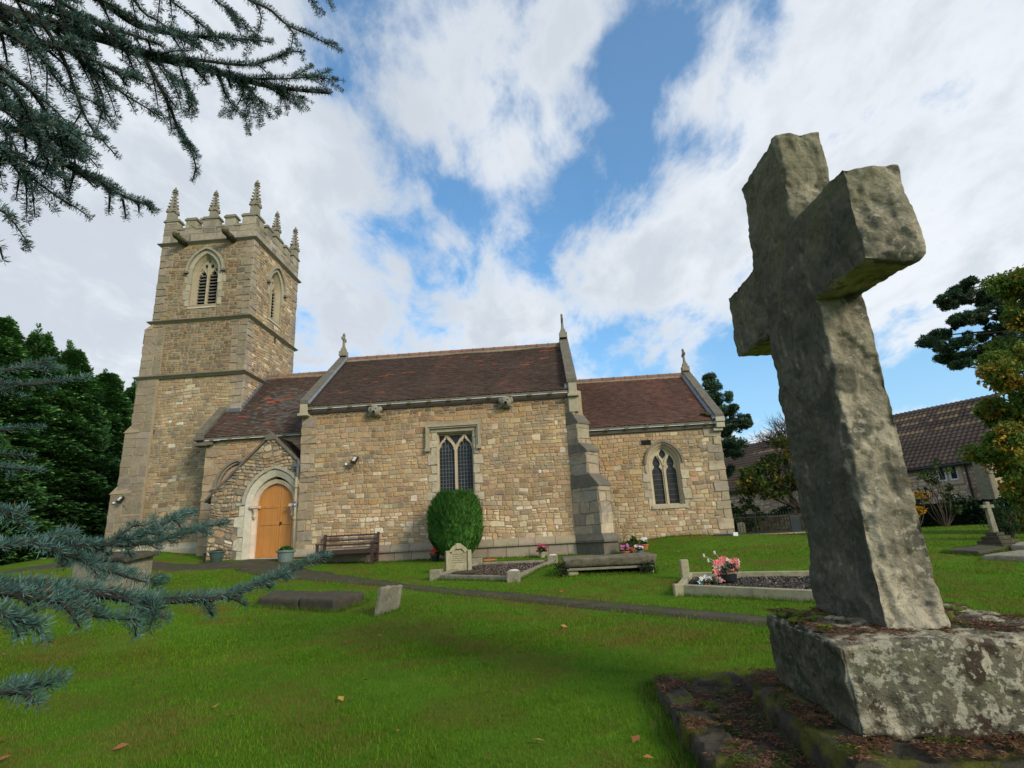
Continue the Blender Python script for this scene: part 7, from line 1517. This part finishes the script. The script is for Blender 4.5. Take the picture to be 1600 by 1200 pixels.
MDB = [([(-120, 345), (0, 340), (150, 345), (300, 325), (400, 312)], 2.0, 2.4, .009, .25), ([(-100, 300), (0, 285), (120, 265), (232, 235)], 2.0, 2.3, .008, .3), ([(100, 270), (200, 272), (280, 275)], 2.2, 2.4, .005, .1), ([(-100, 560), (0, 550), (100, 540), (192, 533)], 2.2, 2.4, .006, .1), ([(-80, 655), (0, 655), (150, 665)], 2.3, 2.4, .005, .1), ([(-80, 705), (0, 714), (100, 722), (187, 731)], 2.0, 2.2, .006, .1), ([(-80, 360), (0, 370), (112, 405)], 2.0, 2.1, .006, .1)]
for pts, D0, D1, r, sd in MDB: branch(path3(pts, D0, D1, 0, 480, 2.857), r, r*.3, .018, .020, .0020, 24, sd*.3, (.05, .12), .3)
T0 = Vector((-4.6, 1.6, -1.3)); T1 = Vector((-4.4, 1.7, 9.0)); mb = MB(); mb.tube([T0.lerp(T1, t) for t in np.linspace(0, 1, 9)], [.34*(1-.75*t)+.02 for t in np.linspace(0, 1, 9)], 12); mb.build('trunk', 'bark', cd_t, smooth=True)
starts = []
for L_, src in ((UPB, (0, 0, 2.857)), (LOB, (0, 760, 3.077)), (MDB, (0, 480, 2.857))):
    for pts, D0, D1, r, sd in L_:
        if pts[0][0] < -50 or pts[0][1] < -50: starts.append((path3(pts, D0, D1, *src)[0], r))
starts.sort(key=lambda q: q[0].z); ng = 7                # carry the boughs back to the trunk: a few limbs, each forking into its boughs
for g in range(ng):
    grp = starts[len(starts)*g//ng:len(starts)*(g+1)//ng]
    if not grp: continue
    c = sum((q[0] for q in grp), Vector())/len(grp); hub = c.lerp(Vector((T0.x, T0.y, c.z)), .45)+Vector((-.1, -.25, .05)); hgt = min(.97, max(.06, (hub.z-.35-T0.z)/(T1.z-T0.z))); b = T0.lerp(T1, hgt)
    WD.tube(smooth_path([b, b.lerp(hub, .5)+Vector((0, 0, .12)), hub], .12), [.055-.03*k/30 if k < 30 else .025 for k in range(len(smooth_path([b, b.lerp(hub, .5)+Vector((0, 0, .12)), hub], .12)))], 8)
    for p, r in grp: m_ = hub.lerp(p, .5)+Vector((random.uniform(-.05, .05), random.uniform(-.08, 0), random.uniform(-.02, .10))); branch([hub, m_, p], r*1.15, r, .035, .026, .0030, 26, .25, (.06, .2), .3)
WD.build('branches', 'twig', cd_t, smooth=True)
P = np.array([tuple(t[0]) for t in TUF]); A = np.array([tuple(t[1]) for t in TUF]); cn = np.array([t[4] for t in TUF]); ln = np.repeat([t[2] for t in TUF], cn)[:, None]; wd = np.repeat([t[3] for t in TUF], cn)[:, None]
Pb = np.repeat(P, cn, 0); Ab = np.repeat(A, cn, 0); nN = len(Pb); d = rng.normal(size=(nN, 3)); d -= (d*Ab).sum(1)[:, None]*Ab*.6; d[:, 2] += .45; d += Ab*.45; d /= np.linalg.norm(d, axis=1)[:, None]
Pb = Pb+rng.normal(size=(nN, 3))*.0022+Ab*rng.uniform(-.006, .006, (nN, 1)); w = np.cross(d, rng.normal(size=(nN, 3))); w /= np.linalg.norm(w, axis=1)[:, None]; w *= wd*.5; L = ln*rng.uniform(.7, 1.1, (nN, 1))
V = np.stack([Pb-w*.8, Pb+d*L*.7-w*.8, Pb+d*L, Pb+d*L*.7+w*.8, ], 1).reshape(-1, 3)
tc_ = np.array([(.042, .090, .074), (.058, .118, .098), (.030, .068, .052), (.080, .145, .125)])[np.repeat(rng.integers(0, 4, len(TUF)), cn)]*rng.uniform(.75, 1.25, (nN, 1))*np.where(wd < .0021, 1.2, 1.0); br_ = rng.random(nN) < .02; tc_[br_] = (.22, .13, .06)
print('cedar needles', nN); npmesh('needles', V, 4, tc_, 'needles', cd_t)
# ------------------------------------------------------------------ grass blades, fallen leaves
def free(x, y, margin=0.0):
    k = np.ones(len(x), bool)
    for i in range(0, len(PATHQ), 1):
        k &= (x-PATHQ[i, 0])**2+(y-PATHQ[i, 1])**2 > (PATHQ[i, 2]*.40*(.85+.25*np.sin(i*1.7)*np.cos(i*.6))+margin)**2
    k &= ~((x > .64) & (x < 2.9) & (y > 2.2) & (y < 4.65)); k &= ~((y > 17.86) & (x < 1.0)); k &= ~((y > 19.0) & (x < 5.9)) | (x < -12.2)
    for q in ((P1, P2, P3, P4), (Q1_, Q2_, Q3_, Q4_)):
        ins = np.ones(len(x), bool)
        for i in range(4): a, b = q[i], q[(i+1) % 4]; ins &= (b.x-a.x)*(y-a.y)-(b.y-a.y)*(x-a.x) > 0
        k &= ~ins
    return k
def blades(n, y0, y1, hgt, wdt, power=1.0, mx_=1.0):
    y = y0*(y1/y0)**(rng.random(n)**power); x = rng.uniform(-1, 1, n)*(y*1.05+.6)-.03*y; k = free(x, y); x, y = x[k], y[k]; z = gz(x, y); n = len(x)
    pn = np.sin(x*1.9+np.sin(y*1.3)*1.5)*np.cos(y*1.6+x*.5)+.6*np.sin(x*4.7+y*3.3)+.4*np.sin(x*9.1-y*7.7); h = hgt*rng.uniform(.45, 1.3, n)*(1+.25*pn); h *= (1+.0*y); a = rng.uniform(0, 2*np.pi, n); lean = rng.uniform(.1, .75, n)*h
    w = wdt*rng.uniform(.7, 1.3, n)*(1+y*.10); px_, py_ = np.cos(a)*w, np.sin(a)*w; la = rng.uniform(0, 2*np.pi, n); lx, ly = np.cos(la)*lean, np.sin(la)*lean
    V = np.stack([np.stack([x-px_, y-py_, z-.005], 1), np.stack([x+px_, y+py_, z-.005], 1), np.stack([x+lx, y+ly, z+h], 1)], 1).reshape(-1, 3)
    base = np.array([(.092, .195, .010), (.115, .230, .012), (.062, .145, .008), (.155, .215, .016), (.21, .19, .045)]); ci = rng.choice(5, n, p=[.36, .25, .22, .13, .04]); C = base[ci]*rng.uniform(.75, 1.25, (n, 1))
    m = np.clip((np.sin(x*1.7+1.7*np.sin(y*.9+x*.5))+np.sin(y*2.1+1.3*np.cos(x*1.5))+.7*np.sin(x*5.3+y*3.9)+.5*np.sin(x*11-y*9)-.15)*.7, 0, 1)[:, None]; C = C*(1-m)+np.array((.165, .145, .030))*m*rng.uniform(.7, 1.2, (n, 1))
    return V, C
Vs, Cs = [], []
for a in ((230000, 2.2, 7, .026, .0019), (170000, 6, 16, .030, .003), (60000, 14, 30, .035, .004)): v, c = blades(*a); Vs.append(v); Cs.append(c)
EG = []                                               # longer grass the mower cannot reach, along stones and walls
def edge_pts(a, b, n, off=.07): 
    for _ in range(n): k = random.random(); EG.append((a[0]+(b[0]-a[0])*k+random.gauss(0, off*.5), a[1]+(b[1]-a[1])*k+random.gauss(0, off*.5)))
for q in ((P1, P2, P3, P4), (Q1_, Q2_, Q3_, Q4_), [gpt(*c) for c in ((402, 948), (521, 957), (571, 940), (428, 931))], [gpt(*c) for c in ((1474, 864), (1532, 869), (1578, 859), (1530, 855))]):
    c = sum(q, Vector())/4
    for i in range(4): a, b = c+(q[i]-c)*1.06, c+(q[(i+1) % 4]-c)*1.06; edge_pts(a, b, int((b-a).length*420))
edge_pts(b0, b1, 420, .09); edge_pts((-7.9, 17.80), (.6, 17.78), 2600, .06); edge_pts((2.0, 19.0), (5.8, 19.02), 1200, .07); edge_pts((.60, 2.6), (.62, 4.75), 2200, .06); edge_pts((.62, 4.78), (1.4, 4.74), 1300, .06); edge_pts((xl, yT), (xr, yT), 500, .1); edge_pts((-12.2, 19.3), (-16, 20.2), 900, .1)
for i in range(len(PATHQ)):
    if i % 2 == 0 and PATHQ[i, 2] < .9:
        for s_ in (-1, 1): EG += [(PATHQ[i, 0]+random.gauss(0, .12), PATHQ[i, 1]+s_*(PATHQ[i, 2]*.5+.08)+random.gauss(0, .05)) for _ in range(26)]
EG = np.array(EG); n = len(EG); x, y = EG[:, 0], EG[:, 1]; z = gz(x, y); h = rng.uniform(.03, .085, n); a = rng.uniform(0, 6.3, n); w = .0022*(1+y*.12); la = rng.uniform(0, 6.3, n); ll = h*rng.uniform(.1, .8, n)
Vs.append(np.stack([np.stack([x-np.cos(a)*w, y-np.sin(a)*w, z-.01], 1), np.stack([x+np.cos(a)*w, y+np.sin(a)*w, z-.01], 1), np.stack([x+np.cos(la)*ll, y+np.sin(la)*ll, z+h], 1)], 1).reshape(-1, 3)); Cs.append(np.array([(.07, .165, .012), (.10, .20, .015), (.045, .11, .01), (.17, .16, .05)])[rng.integers(0, 4, n)]*rng.uniform(.7, 1.25, (n, 1)))
o = npmesh('grass', np.concatenate(Vs), 3, np.concatenate(Cs), 'blades'); tag(o, kind='stuff')
n = 110; y = 2.6*(26/2.6)**rng.random(n); x = rng.uniform(-1, 1, n)*(y*1.0); k = free(x, y, -.3); x, y = x[k], y[k]; z = gz(x, y)+.03; n = len(x); V = []; C = []
for i in range(n):
    s = random.uniform(.018, .042); a = random.uniform(0, 6.3); u = Vector((math.cos(a), math.sin(a), random.uniform(-.3, .3)))*s; v = Vector((-math.sin(a), math.cos(a), random.uniform(-.3, .5)))*s*.7; p = Vector((x[i], y[i], z[i])); V += [p-u*1.2, p-v+Vector((0, 0, .006)), p+u*1.2, p+v+Vector((0, 0, .008))]; C.append(jit(random.choice([(.32, .12, .05), (.40, .17, .07), (.20, .09, .04), (.45, .28, .06), (.35, .25, .15)]), .2))
o = npmesh('fallen_leaves', np.array([tuple(q) for q in V]), 4, np.array(C), 'leaf_fall'); tag(o, kind='stuff')
